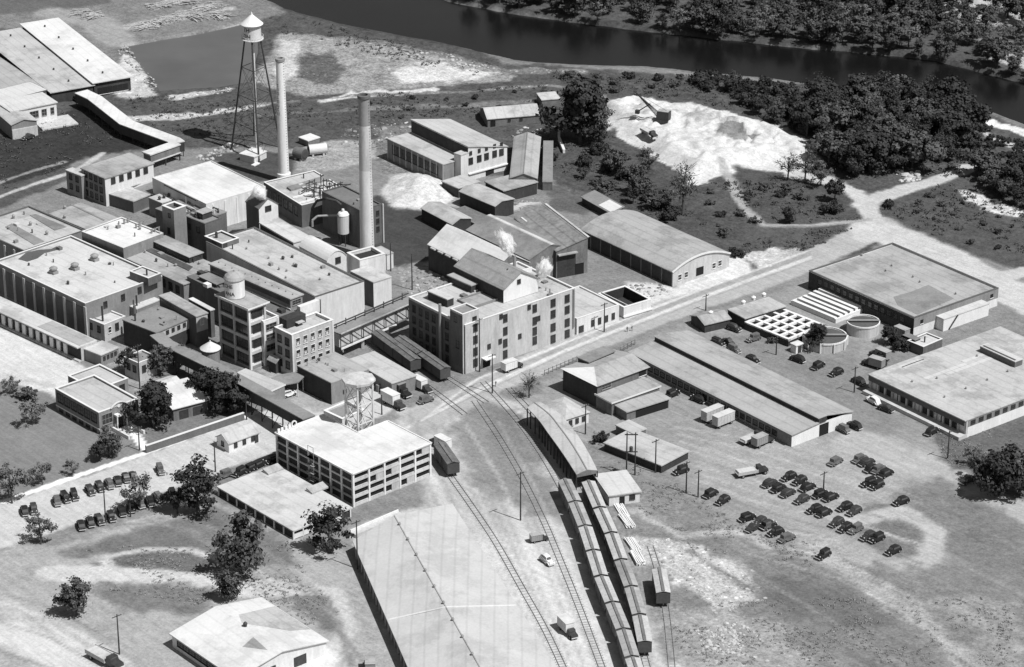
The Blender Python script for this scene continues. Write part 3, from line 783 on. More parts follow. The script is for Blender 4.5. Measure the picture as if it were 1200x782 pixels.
# white tank on the tower
cx, cy = b.loc(275.5, 347, 18.8)
base = b.M @ Vector((cx, cy, 0))
tk = empty('roof_tank', (base.x, base.y, 18.9), b.th, 'round white water tank with domed roof and dark lettering on a tower roof', 'tank')
MB().lathe([(2.75,.05),(2.75,5.3)], 32).build('tank_shell', 'white_paint', tk, smooth=False)
MB().lathe([(3.0,5.3),(3.0,5.45),(2.6,6.2),(1.7,6.9),(.6,7.25),(.25,7.3),(.25,7.7)], 24).build('dome', 'roof_grey', tk)
MB().lathe([(2.95,0),(2.95,.12)], 24).build('base_ring', 'steel_grey', tk)
m = MB()
for dy in (-.25, .25): m.bar((2.95, dy, 0), (2.95, dy, 6.0), .08)
for k in range(12): m.bar((2.95, -.25, .4+k*.45), (2.95, .25, .4+k*.45), .06)
m.build('ladder', 'steel_grey', tk)
def letters(txt, size, radius, ang, z, parent, mat='black_void', bold=.03):
    """painted block letters wrapped round a tank"""
    cu = bpy.data.curves.new('letters', 'FONT'); cu.body = txt; cu.size = size; cu.align_x = 'CENTER'; cu.offset = bold
    o = bpy.data.objects.new('letters', cu); COL.objects.link(o)
    dg = bpy.context.evaluated_depsgraph_get(); me = bpy.data.meshes.new_from_object(o.evaluated_get(dg))
    bpy.data.objects.remove(o, do_unlink=True)
    for v in me.vertices:
        a = ang + v.co.x/radius; zz = z+v.co.y
        v.co = (radius*math.cos(a), radius*math.sin(a), zz)
    me.materials.clear(); me.materials.append(MATS[mat])
    return link('lettering', me, parent)
letters('CHE', 1.5, 2.79, -PI*.5-b.th-.62, 3.2, tk, 'steel_dark'); letters('ANA', 1.5, 2.79, -PI*.5-b.th-.5, 1.0, tk, 'steel_dark')

b = B('window_office_block', 'light brick three storey block with five window columns and white parapet', 'office', (341.7,393), (322,383.5), (390.3,375), 12.8)
b.flat('brick_light', 'roof_light', .8, 'white_paint', .4, .12)
for i, z in enumerate((10.2, 6.7, 3.2)):
    b.row('f', 5, z, 1.35, 2.1, 'blind', .8, b.W-1); b.row('l', 2, z, 1.6, 2.1, 'dark', .4, b.D-.4)
b.piers('f', 2, .5, .15, 0, 12.6, 'stucco', .25, b.W-.25)
x, y = b.loc(345, 384, 12); b.box('penthouse', x-2.2, x+4.6, y+.6, y+3.8, 12.0, 14.6, 'wood_dark'); b.box('awning', x+.8, x+3.2, y-.8, y+.59, 13.0, 13.2, 'roof_light')
b.box('penthouse_wall', x+5.0, x+12, y+3.4, y+4.8, 12.0, 15.5, 'stucco')
b = B('flat_store', 'flat grey roofed store with a dark left wall below the office block', 'store', (388,448.5), (354.5,426.5), (427,430), 6.6)
b.slab('brick', 'roof_grey', .1); b.band('l', 0, 6.2, .05, 'wood_dark', 'face_tone'); b.win('f', b.W*.35, 2.6, 1, .8, 'dark')  # dark band on the left wall puts its shade into the colour
for px, py in ((382,427),(402,413)): b.vent(*b.loc(px, py, 6.6), 6.6, .25, .6)
clutter(b, 4, 6.6, 94)
b = B('loading_platform', 'pale low loading platform roof beside the dark boxcars', 'platform', (459,449), (418,418.5), (481,437), 4.4)
b.slab('brick', 'roof_light', .2)
m = MB()
for k in range(9):
    u = b.D*(.06+.11*k); m.box(-1.1, -.05, u-.5, u+.5, 0, 1.0+(k % 3)*.5)
b.mk(m, 'stacked_crates', 'wood')
b = B('white_parapet_shed', 'small low dark roofed shed with white parapet beside the flat tank tower', 'shed', (401,491.5), (380,481), (427,480), 3.6)
b.flat('stucco', 'roof_mid', .35, 'white_paint', .5, .1)
b = B('gallery_side_shed', 'pale roofed shed directly behind the elevated conveyor gallery', 'shed', (317,458), (272.6,439.5), (332.5,450), 5.6)
b.slab('brick', 'roof_light', .15, fascia='coping'); 
b = B('fan_canopy', 'grey fan shaped canopy roof in the corner between tower and office block', 'canopy', (331,451), (300,436), (362,444), 4.6)
b.mk(MB().prism([(0,0),(b.W*.55,-1.2),(b.W,1.0),(b.W,4.5),(b.W*.3,6),(0,5.5)], 4.3, 4.6), 'roof', 'roof_mid')
for x, y in ((.4,.4),(b.W*.55,-.8),(b.W-.4,1.3)): b.mk(MB().tube((x, y, 0), (x, y, 4.3), .12), 'post', 'steel_light')
b.box('wall', 1.5, b.W-1, 3.6, 4.4, 0, 4.25, 'brick_dark')
b = B('porch_hut', 'tiny hut with a pointed grey roof between tower and office block', 'hut', (323,425), (315,421), (331,422), 3.4)
b.gable('y', 1.0, 'wood_dark', 'roof_grey', .5)
# ---- left front
b = B('black_side_shop', 'workshop with streaked grey roof and black left wall left of the tower', 'workshop', (182.7,389.5), (148,373), (218.5,371.5), 7.6)
b.slab('brick_light', 'roof_mid', .25); b.band('l', 0, 7.25, .06, 'wood_dark', 'face_tone'); b.row('f', 5, 6.2, .9, .9, 'dark')  # left side coloured black as shade, against the sunlit front
b.band('f', 0, 4.4, .05, 'wood_dark', 'open_bay'); b.pipe(b.W*.12, b.D*.75, 7.6, 2.2, .25); b.pipe(b.W*.3, b.D*.95, 7.6, 3.2, .4, 'brick_dark')
clutter(b, 4, 7.6, 104)
b = B('narrow_gallery_house', 'narrow tall house with one bright window left of the tank tower building', 'house', (229.7,370.5), (187.8,346), (242,366), 9.6)
b.slab('brick_dark', 'roof_grey', .25); b.win('f', b.W*.5, 7.4, .9, 1.8, 'white')
b.band('f', 4.6, 9.2, .04, 'brick_light', 'face_tone'); b.band('l', 8.2, 9.0, .03, 'glass', 'window_strip', .5, b.D-.5)  # paler band over the upper front wall
b = B('white_roof_strip', 'thin white roof strip behind the narrow tall house', 'shed', (246.5,363.5), (222,350), (250.5,362), 8.6)
b.slab('brick_dark', 'roof_white', .2)
b = B('mill_annex', 'low white roofed brick annex at the front corner of the pale roofed mill', 'annex', (122,381), (100.8,371.5), (146,370.5), 5.4)
b.flat('brick_light', 'roof_bright', .3, 'coping'); b.row('l', 2, 3.4, 1.1, 1.8, 'dark'); b.win('f', 1.9, 3.3, 1.1, 1.7, 'white'); b.win('f', 4.6, 3.4, 1.2, 2, 'dark')
b.pipe(b.W*.25, b.D*.35, 5.1, 4.6, .28); 
b = B('link_roof', 'white flat link roof between mill front and streaked grey workshop', 'annex', (160,362), (146,353), (184,350), 5.0)
b.slab('brick', 'roof_bright', .1); b.pipe(1.5, 1.6, 5, 3.2, .25)
clutter(b, 3, 5.0, 71)
b = B('truck_dock', 'long low loading dock with ten white doors below the mill wall', 'loading dock', (94.5,406), (-24,352), (113.5,399), 4.6)
b.mk(MB().box(0, b.W, 1.2 if 0 else 0, b.D, 0, 4.2), 'wall', 'wood_dark')
b.mk(MB().box(-1.3, b.W+.1, -.1, b.D+.1, 4.25, 4.6), 'roof', 'roof_bright')
b.mk(MB().box(0, b.W-.3, .5, b.D*.42, 4.604, 4.66), 'roof_patch', 'roof_grey'); b.band('f', 0, 4.2, .05, 'concrete', 'end_wall')
dm = MB().box(-.75, .75, -.35, -.003, 0, 3.0).mesh('white_door', 'white_paint')
for i in range(10):
    u, z = b.fp('l', 5+8.1*i, 378+4.1*i); b.put('l', u, .35, dm, 'door')
b.band('l', 0, .35, 1.0, 'concrete', 'kerb_platform')
b = B('dock_hut', 'small white roofed hut at the right end of the truck dock', 'hut', (118,416), (100,408), (137.5,406.5), 3.6)
b.slab('brick', 'roof_bright', .2); b.row('f', 4, 2.2, .7, .9, 'dark')
# ---- office house with curved pediment
b = B('main_office', 'brick office with curved front pediment and white entrance facing the street', 'office', (115.6,484), (65.7,455), (161,467), 6.4)
b.flat('brick', 'roof_light', .5, 'coping', .4, .1)
b.row('l', 6, 4.2, 2.4, 2.4, 'dark', .8, b.D-.8); b.band('l', 1.4, 1.7, .14, 'white_paint', 'water_table'); b.row('l', 6, .75, 1.6, .7, 'dark', .8, b.D-.8)
b.win('f', b.W*.2, 3.9, 3.2, 2.8, 'grey'); b.win('f', b.W*.8, 3.9, 3.2, 2.8, 'grey')
n = 14; pts = [(b.W*.3+(b.W*.4)*i/n, 6.4+1.1*math.sin(PI*i/n)**.8) for i in range(n+1)]
m = MB(); vs = [(x, -.12, z) for x, z in pts]+[(x, .3, z) for x, z in pts]; k = n+1
m.add(vs, [(i, i+1, k+i+1, k+i)[::-1] for i in range(n)]+[tuple(range(k)), tuple(reversed(range(k, 2*k)))]); b.mk(m, 'pediment', 'brick_light')
m = MB()
for i in range(n): m.bar((pts[i][0], -.2, pts[i][1]+.1), (pts[i+1][0], -.2, pts[i+1][1]+.1), .5, .22)
b.mk(m, 'pediment_coping', 'coping')
b.mk(MB().lathe([(.5,-.05),(.5,.05)], 16), 'medallion', 'white_paint').matrix_basis = b.rel @ T(b.W*.5, -.16, 6.5) @ Matrix.Rotation(PI/2, 4, 'X')
b.box('porch_roof', b.W*.36, b.W*.64, -1.6, -.13, 4.1, 4.6, 'white_paint')
for x in (b.W*.38, b.W*.62): b.mk(MB().tube((x, -1.35, 0), (x, -1.35, 4.1), .2), 'porch_column', 'white_paint')
b.door('f', b.W*.5, 1.8, 2.8); 
for k in range(4): b.box('step', b.W*.34, b.W*.66, -2.2-.5*k, -1.75-.5*k+.04, 0, .8-.2*k, 'coping')
for x in (b.W*.30, b.W*.68): b.box('stair_wall', x, x+.5, -7.5, -.15, 0, 1.0, 'coping')
c = B('x', '', '', (112.5,457.5), (82,439.7), (148,442.7), 5.7, 0, parent=b); c.o = b.o
c.flat('brick', 'roof_light', .4, 'coping', .4, .1); c.win('f', c.W*.8, 3.6, 1.6, 1.8, 'dark'); c.win('l', c.D*.5, 3.5, 1.6, 2, 'dark')
b = B('white_garage', 'small garage with a bright white roof among the trees by the office', 'garage', (203,479.5), (188,458.7), (238,466), 3.6)
b.prof_roof([(0,3.6),(b.D,5.0)], 'x', 'wood', 'roof_white', .5); b.door('f', b.W*.3, 2.4, 2.4); b.door('f', b.W*.7, 2.4, 2.4)
b = B('square_house', 'small dark flat roofed house half hidden by trees near the conveyor', 'house', (162,426), (145.6,418.5), (183,417.5), 5.6)
b.flat('brick_light', 'roof_mid', .4, 'white_paint', .3, .05); b.row('f', 2, 3.4, 1.2, 1.8, 'dark'); b.row('l', 2, 3.4, 1.2, 1.8, 'dark')
b = B('tree_shack', 'pale roofed shack behind the white garage', 'shack', (196,456), (183,447), (212,449), 2.8)
b.gable('x', 1.0, 'wood', 'roof_bright', .3)
b = B('gate_house', 'little white gate house with three front windows by the street wall', 'gate house', (268,520), (255.5,511.5), (302.5,506), 2.7)
b.gable('x', 1.7, 'white_paint', 'roof_light', .35); b.row('f', 3, 1.6, .9, 1.2, 'dark'); b.win('l', b.D*.5, 1.7, 1, 1.2, 'dark'); b.door('f', b.W*.9, .9, 2)
# ---- open frame warehouse with notch
b = B('frame_warehouse', 'four level concrete frame warehouse with rows of dark openings and white flat roof', 'warehouse', (413.3,556), (323,507.5), (505,519.5), 9.3)
W, D, h = b.W, b.D, b.h
n1 = b.loc(374, 484, h); n2 = b.loc(420, 508, h); n3 = b.loc(449, 495, h)
xa, ya, xb = (n1[0]+n2[0])/2, (n2[1]+n3[1])/2, W
D2 = b.loc(449, 495, h)[1]
L = [(0,0),(W,0),(W,ya),(xa,ya),(xa,D),(0,D)]
ins = lambda e: [(e,e),(W-e,e),(W-e,ya-e),(xa-e,ya-e),(xa-e,D-e),(e,D-e)]
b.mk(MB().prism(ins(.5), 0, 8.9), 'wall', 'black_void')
b.mk(MB().prism(ins(-.1), 8.95, 9.3), 'roof', 'roof_white')
m = MB(); Lp = ins(-.1)
for i in range(6):
    p, q = Lp[i], Lp[(i+1) % 6]; m.bar((p[0], p[1], 9.4), (q[0], q[1], 9.4), .3, .25)
b.mk(m, 'coping', 'white_paint')
for i, z in enumerate((0, 2.25, 4.5, 6.75)):
    b.mk(MB().prism(ins(.02), z, z+.45), 'floor_slab', 'concrete')
nc = 6
cm = MB().box(-.25, .25, -.03, .5, 0, 8.93).mesh('column', 'white_paint')
for i in range(nc): b.put('f', .25+(W-.5)*i/(nc-1), 0, cm, 'column')
for i in range(8): b.put('l', .25+(D-.5)*i/7, 0, cm, 'column')
rng = random.Random(3)
for i in range(nc-1):
    u0 = (W-.5)*i/(nc-1)+.5; u1 = (W-.5)*(i+1)/(nc-1); 
    for k in range(4):
        z = 2.25*k
        if (i*3+k*5+1) % 7 in (0, 3):
            b.mk(MB().box(u0+(u1-u0)*.45, u1, .1, .49, z+.45, z+2.25), 'infill_wall', 'brick_light')
        else: b.mk(MB().box(u0, u1, .1, .49, z+.45, z+.85), 'parapet_wall', 'brick_light')
for i in range(7):
    u0 = (D-.5)*i/7+.5; u1 = (D-.5)*(i+1)/7
    for k in range(4):
        m = MB().box(.36, .49, u0, u1, 2.25*k+.45, 2.25*k+2.2); b.mk(m, 'glazing_screen', 'wood_dark')
m = MB(); x, y = -.8, D*.47
for k in range(5):
    z = 2.1*k
    if k < 4:
        m.bar((x, y, z), (x, y, z+2.1), .12); m.bar((x, y+2.2, z), (x, y+2.2, z+2.1), .12); m.bar((x, y, z), (x, y+2.2, z+2.1), .2, .1)
    m.box(x-.5, x+.5, y-.3, y+2.5, z+2.05-2.1*(k == 4)+.0, z+2.12-2.1*(k == 4))
m.bar((x, y, 8.4), (x, y, 11.4), .1); m.bar((x, y+2.2, 8.4), (x, y+2.2, 11.4), .1); m.bar((x, y, 11.4), (x, y+2.2, 11.4), .1)
b.mk(m, 'fire_escape', 'steel_grey')
x, y = b.loc(329, 503, 9.4)
ringm = MB()
for k in range(16):
    a0, a1 = 2*PI*k/16, 2*PI*(k+1)/16
    ringm.bar((0, 1.1*math.cos(a0), 1.1*math.sin(a0)), (0, 1.1*math.cos(a1), 1.1*math.sin(a1)), .4, .4)
sg = MB()
for s_ in range(14):
    a0, a1 = 2*PI*s_/14, 2*PI*(s_+1)/14
    sg.bar((5.0+.75*math.cos(a0), 0, .9+.8*math.sin(a0)), (5.0+.75*math.cos(a1), 0, .9+.8*math.sin(a1)), .3, .3)
for k in (0, 1.1, 2.4, 3.5): sg.box(k-.35, k+.35, -.15, .15, -.02, 1.1)
sg.box(-.4, 5.9, -.2, .2, -.02, .12)
b.mk(sg, 'ring_ornament', 'white_paint').matrix_basis = b.rel @ T(.6, D-.6, 9.4)
ware = b
# ---- flat tank on four legs
cw = [ (421,508.3), (405.5,500.5), (439,500.5)]
q0 = ware.M @ Vector((xa+1.3, ya+1.3, 0)); leg = 4.6
ft = empty('flat_tank_tower', (q0.x, q0.y, 0), ware.th, 'flat white octagonal tank on four braced legs behind the frame warehouse', 'tank tower')
lw = (ware.loc(439, 500.5, 9.3)[0]-ware.loc(421, 508.3, 9.3)[0]); ld = 5.0; lw = 5.0; H = 21.0
for x in (0, lw):
    for y in (0, ld): MB().tube((x, y, 0), (x, y, H), .3, .26, 8).build('leg', 'steel_light', ft)
m = MB()
for k in range(4):
    z0_, z1_ = k*H/4, (k+1)*H/4
    for (p, q) in (((0,0),(lw,0)),((lw,0),(lw,ld)),((lw,ld),(0,ld)),((0,ld),(0,0))):
        m.bar((*p, z1_), (*q, z1_), .22); m.bar((*p, z0_), (*q, z1_), .16); m.bar((*q, z0_), (*p, z1_), .16)
m.build('bracing', 'steel_light', ft)
MB().lathe([(3.4,H),(4.4,H+.6),(4.4,H+1.2),(3.2,H+1.6),(.4,H+1.9)], 8, (lw/2, ld/2)).build('tank', 'roof_bright', ft)
m = MB().tube((lw*.5, ld*.5, 0), (lw*.5, ld*.5, H), .4); m.build('riser_pipe', 'steel_grey', ft)
# ---- low white platform shed in front
b = B('white_platform_shed', 'broad low shed with white roof in front of the frame warehouse', 'shed', (343.5,622.5), (255.5,569.5), (412,594), 2.5)
b.mk(MB().box(.4, b.W-.4, .4, b.D-.4, 0, 2.1), 'wall', 'wood_dark'); b.box('roof', 0, b.W, 0, b.D, 2.15, 2.5, 'roof_bright')
for i in range(9): b.mk(MB().box(-.02, .3, b.D*i/8.2, b.D*i/8.2+.3, 0, 2.14), 'post', 'white_paint')
for i in range(7): b.mk(MB().box(b.W*i/6.3, b.W*i/6.3+.3, -.02, .3, 0, 2.14), 'post', 'white_paint')
b.band('f', .2, 1.5, .0+.02, 'white_paint', 'apron_wall', .2, b.W*.8)
for px, py, w_, d_ in ((320,552,2.4,8.0),(372,574,2.6,6.0)):
    x, y = b.loc(px, py, 2.5); b.mk(MB().prism([(x-w_,y-1.2),(x+w_,y-1.2),(x+w_,y+1.2),(x-w_,y+1.2)], 2.503, [2.9,2.9,3.5,3.5]), 'ramp_hatch', 'roof_light')
# ---- long gable warehouse, bottom middle
def custom(name, label, cat, origin, rz=0): return empty(name, origin, rz, label, cat)
p = [at(413,634,3.6), at(476,778,3.6), at(512,858,3.6), at(462,604,6.2), at(560,778,6.2), at(604,858,6.2), at(530,590,3.6), at(650,778,3.6), at(700,858,3.6)]
o0 = Vector((p[0].x, p[0].y, 0)); r = custom('long_warehouse', 'very long pale warehouse roof with a line of ridge vents beside the tracks', 'warehouse', o0)
v = [q-o0 for q in p]
vs = [tuple(q) for q in v]+[(q.x, q.y, q.z-.25) for q in v]
m = MB().add(vs, [(0,1,4,3),(1,2,5,4),(3,4,7,6),(4,5,8,7),(9,12,13,10),(10,13,14,11),(12,15,16,13),(13,16,17,14),(0,9,10,1),(1,10,11,2),(6,7,16,15),(7,8,17,16),(0,3,12,9),(3,6,15,12),(2,11,14,5),(5,14,17,8)])
m.build('roof', 'roof_seam', r)
e = .5
ev = [(v[0].x+e, v[0].y-e), (v[2].x+e, v[2].y), (v[8].x-e, v[8].y), (v[6].x-e, v[6].y-e)]
m = MB(); m.prism(ev, 0, 3.25); m.build('wall', 'brick_dark', r)
m = MB(); tri = [(v[0].x+e, v[0].y-e, 3.2), (v[3].x, v[3].y-e-.1, 5.8), (v[6].x-e, v[6].y-e, 3.2)]
m.add(tri+[(x, y-.3, z) for x, y, z in tri], [(0,1,2),(5,4,3),(0,3,4,1),(1,4,5,2)]); m.build('gable_wall', 'brick', r)
for k in range(13):
    t = .05+.078*k; a_ = v[3].lerp(v[5], t); MB().lathe([(.25,a_.z-.2),(.25,a_.z+.35),(.4,a_.z+.35),(.2,a_.z+.7)], 10, (a_.x, a_.y)).build('ridge_vent', 'steel_grey', r)
m = MB(); 
for i in (3, 4):
    m.bar(v[i]+Vector((0,0,.06)), v[i+1]+Vector((0,0,.06)), .25, .1)
m.build('ridge_cap', 'roof_grey', r)
sA = v[0].lerp(v[1], .66); sB = v[3].lerp(v[4], .64); sC = v[6].lerp(v[7], .66)
m = MB(); m.bar(sA+Vector((.3,0,.06)), sB+Vector((0,0,.06)), .55, .1); m.bar(sB+Vector((0,0,.06)), sC+Vector((-.4,0,.06)), .55, .1); m.build('expansion_strip', 'roof_white', r)
pm_ = MB().box(.1, .52, -.2, .2, 0, 3.2).mesh('pilaster', 'brick_light')
for k in range(26):
    a_ = v[0].lerp(v[2], .03+.037*k); link('pilaster', pm_, r, T(a_.x, a_.y, 0))
b = B('end_ramp', 'pale strip of loading ramp at the far end of the very long warehouse', 'ramp', (417,627), (414,622), (470,601), 1.0)
b.box('deck', 0, b.W, 0, b.D, .1, 1.0, 'concrete'); b.box('kerb', 0, b.W, b.D-.4, b.D-.05, 1.004, 1.5, 'white_paint')
# ---- bottom left house with white roof
b = B('white_roof_barn', 'large white roofed barn with grey roof patch at the bottom left', 'barn', (277,795), (207.5,741), (378,749), 3.4)
b.prof_roof([(0,3.4),(b.W*.5,5.6),(b.W,3.4)], 'y', 'stucco', 'roof_white', .5)
b.row('l', 9, 1.9, 2.2, 1.2, 'dark'); b.door('f', b.W*.7, 3.2, 2.4); b.row('f', 2, 2, 1.2, 1.2, 'dark', b.W*.1, b.W*.5)
x0, x1 = b.W*.5+.3, b.W+.3
sl = 2.2/(b.W*.5); zz = lambda x: 5.6-(x-b.W*.5)*sl+.27
q = [(x0, b.D*.62), (b.W*.82, b.D*.30), (x1, b.D*.25), (x1, b.D*.80), (x0+2, b.D*.78)]
b.mk(MB().prism(q, [zz(x)-.02 for x, y in q], [zz(x) for x, y in q]), 'roof_patch', 'roof_light')
q = [(b.W*.30, b.D*.32), (b.W*.42, b.D*.10), (b.W*.45, b.D*.36)]; zl = lambda x: 3.4+x*sl+.27
b.mk(MB().prism(q, [zl(x)-.02 for x, y in q], [zl(x) for x, y in q]), 'dark_roof_patch', 'roof_grey')
x, y = b.W*.5, b.D*.55; b.vent(x, y, 5.7, .5, 1.3, 'steel_dark')

q = at(247.5, 430); sl_ = empty('conical_silo', (q.x, q.y, 0), 0, 'small round silo with white conical roof beside the conveyor gallery', 'silo')
MB().lathe([(2.5,0),(2.5,5.6)], 20).build('shell', 'brick', sl_); MB().lathe([(2.9,5.6),(2.9,5.75),(.3,7.6),(.1,8.1)], 20).build('conical_roof', 'roof_white', sl_)
# ---- main mill block in the centre
b = B('four_storey_mill', 'four storey pale brick mill with tall corner block in the centre of the works', 'mill', (545,381.5), (480,348), (673,337.5), 14.7)
b.flat('brick_light', 'roof_light', .5, 'coping', .4, .08)
rc = [(602,419,.0),]
for px, pys in ((557,(384,398,412,425)),(592,(373,388,402,415)),(626.5,(361.5,376,388,399)),(648,(355,368,383.5,397)),(664.5,(350,363,378,391))):
    for py in pys:
        u, z = b.fp('f', px, py); b.win('f', u, z, 1.35 if px < 640 else 1.6, 2.1, 'dark')
for px, py in ((573,406),(586,400),(609,394),(631,373),(587,371),(620,360)):
    u, z = b.fp('f', px, py); b.win('f', u, z, 1.0, 1.2, 'dark')
for i, z in enumerate((12.0, 8.6, 5.2, 1.9)): b.row('l', 7, z, 1.3, 2.0, 'dark', 3.5, b.D-1)
b.band('l', 0, 14.1, .03, 'brick_dark', 'shaded_brick_face');  # dark brick laid over the left face as painted shade
u, _ = b.fp('f', 570, 427); b.box('entrance_canopy', u-1.8, u+1.8, -2.0, -.01, 3.0, 3.3, 'white_paint'); b.door('f', u, 2.2, 2.7, 'black_void')
u, _ = b.fp('f', 675.5, 351); b.mk(MB().tube((b.W-.6, -.2, 3), (b.W-.6, -.2, 14.6), .3), 'downpipe', 'steel_grey')
b.mk(MB().tube((-.4, b.D*.42, 0), (-.4, b.D*.42, 17.6), .45, .4, 10), 'exhaust_stack', 'steel_grey')
mill = b
c = B('x', '', '', (542,369), (527.5,362), (561,362.3), 17.9, 0, parent=b)
c.flat('brick_light', 'roof_mid', .4, 'coping', .35, .06); c.win('l', c.D*.55, 15.6, 1.1, 1.5, 'dark'); c.win('l', c.D*.4, 8.3, 1.1, 2, 'dark'); 
c.band('l', 0, 17.4, .04, 'brick_dark', 'shaded_brick_face'); u, z = c.fp('f', 556, 374.5); c.win('f', u, z, 1.3, 1.6, 'dark')  # corner block: left shade painted with dark brick too
c = B('x', '', '', (590,339.5), (535,311.8), (629.5,325.5), 18.4, 14.3, parent=b)
c.gable('y', 3.6, 'white_paint', 'shingle', .4); c.band('l', 14.4, 18.3, .05, 'wood_dark', 'face_tone')  # left wall of the roof house toned dark for shade, gable front stays white
u, z = c.fp('f', 608, 330); c.win('f', u, z, 1.1, 1.1, 'dark')
for px, py in ((567,302),(580,309),(595,318)):
    x, y = c.loc(px, py, 21); c.vent(x, y, 20.6, .4, 1.2, 'steel_dark')
c = B('x', '', '', (552,334.5), (527,321.5), (557.5,331), 16.6, 14.3, parent=b); c.slab('wood_dark', 'roof_grey', .2)
c = B('x', '', '', (524,350.5), (503.5,340), (529.5,347), 16.8, 14.3, parent=b); c.slab('wood_dark', 'roof_bright', .2)
x, y = b.loc(566, 352, 14.2); b.mk(MB().ring(x-6, x+7, y-3, y+4, 14.205, 14.9, .4), 'low_roof_wall', 'brick'); b.mk(MB().box(x-5.6, x+6.6, y-2.6, y+3.6, 14.21, 14.5), 'raised_roof', 'roof_grey')
x, y = b.loc(655, 335, 14.2); b.pipe(*b.loc(629, 340, 14.2), 14.2, 4.5, .45, 'steel_grey', 'steam_pipe'); b.pipe(*b.loc(603, 330, 14.2), 14.2, 8.0, .45, 'steel_grey', 'steam_pipe')
b.box('parapet_wall', b.W*.72, b.W-.5, b.D*.72, b.D*.72+.4, 14.2, 15.4, 'coping')
clutter(mill, 9, 14.2, 205)
b = B('two_storey_wing', 'low pale wing with four windows at the right end of the four storey mill', 'wing', (676,374), (630,351), (725.5,357.5), 4.9)
b.flat('stucco', 'roof_light', .3, 'coping'); 
for px, py in ((681,385.5),(694.5,378.5),(702.5,376),(710.5,373.5),(718.5,370.5)):
    u, z = b.fp('f', px, py); b.win('f', u, z, 1.6 if px < 690 else 1.0, 1.7, 'dark')
# ---- roofless shell
b = B('roofless_shell', 'roofless burnt shell with white wall tops and a black inside', 'ruin', (731,361), (700.5,344.5), (763,351.5), 3.2)
b.mk(MB().ring(0, b.W, 0, b.D, 0, 3.2, .45), 'wall', 'stucco'); b.mk(MB().ring(-.05, b.W+.05, -.05, b.D+.05, 3.21, 3.4, .6), 'coping', 'white_paint'); b.box('floor', .5, b.W-.5, .5, b.D-.5, .06, .15, 'coal'); b.mk(MB().ring(.455, b.W-.455, .455, b.D-.455, .16, 3.1, .12), 'dark_lining', 'coal')  # dark ring added inside the walls to blacken the interior
b.mk(MB().bar((b.W*.18, .3, 3.4), (b.W*.10, b.D-.3, 3.6), .2), 'roof_beam', 'white_paint')
b.box('ledge', -.3, b.W+.3, -.6, -.01, .3, .7, 'white_paint')
# ---- carpenter bays behind the mill
b = B('white_gable_bay', 'steep gabled shed with bright white left roof slope behind the mill', 'shed', (575,322), (504.5,286.2), (618,306.5), 8.0)
b.gable('y', 4.5, 'wood', 'roof_white', .3); b.band('l', 0, 7.9, .05, 'wood_dark', 'face_tone')  # left wall darkened by colour to read as the shaded side
m = MB()
for k in range(5): m.box(-.9, .3, b.D*(.42+.12*k)-1.1, b.D*(.42+.12*k)+1.1, 7.6, 7.95)
b.mk(m, 'eave_hatch_row', 'roof_light')
b = B('grey_gable_bay', 'grey gabled roof with white ridge flashing between two other bays', 'shed', (620,305), (549,269.5), (668,288), 8.0)
b.gable('y', 2.6, 'wood', 'roof_mid', .2); b.mk(MB().bar((b.W/2+.5, -.3, 10.75), (b.W/2+.5, b.D+.3, 10.75), 1.5, .12), 'ridge_flashing', 'roof_bright')
b = B('mottled_roof_bay', 'mottled dark lean roof bay with white top edge and open front', 'shed', (652,295), (590,259), (693,284.5), 8.6, h3=11.2)
b.prof_roof([(0,8.6),(b.W,11.2)], 'y', 'wood', 'roof_rust', .25); b.mk(MB().bar((b.W+.1, -.3, 11.55), (b.W+.1, b.D+.3, 11.55), .7, .15), 'edge_flashing', 'roof_bright')
b.band('f', 0, 7.3, .05, 'wood_dark', 'dark_bay_band', .3, b.W*.62); b.band('f', 7.4, 7.7, 1.2, 'roof_light', 'awning', .3, b.W*.64); b.door('f', b.W*.74, 2.6, 3.4, 'black_void')  # dark band across the left part of the front, below the awning
b.mk(MB().box(b.W*.12, b.W*.18, b.D*.82, b.D*.95, 9.2, 9.3), 'roof_light_strip', 'roof_white'); 
# ---- arched hangar
b = B('arched_hangar', 'long hangar with arched grey roof and pale front with central door', 'hangar', (788,319), (683,269), (853,296.3), 4.7)
b.arch('y', 2.7, 'concrete', 'roof_grey', 14, .25, rake='coping'); b.band('l', 0, 4.4, .06, 'wood_dark', 'shaded_face')  # hangar's unlit left side is painted in as a dark band
for px, py in ((796.5,325),(804,322),(836.5,311.5),(843.5,308.5)):
    u, z = b.fp('f', px, py); b.win('f', u, z, 1.3, 1.6, 'white')
u, z = b.fp('f', 820, 318); b.door('f', u, 2.6, 2.4, 'black_void', z0=max(z-1.2, .05))
b.piers('l', 10, .4, .12, 0, 4.5, 'wood')
b = B('field_shed', 'small low shed with one white roof panel behind the arched hangar', 'shed', (716,249.5), (681,231), (731,246.5), 2.6)
b.prof_roof([(0,2.4),(b.W,3.4)], 'y', 'wood_dark', 'roof_mid', .4); b.mk(MB().prism([(.2,.2),(b.W-.2,.2),(b.W-.2,b.D*.45),(.2,b.D*.45)], [2.68,3.62,3.62,2.68], [2.72,3.66,3.66,2.72]), 'roof_panel', 'roof_white')
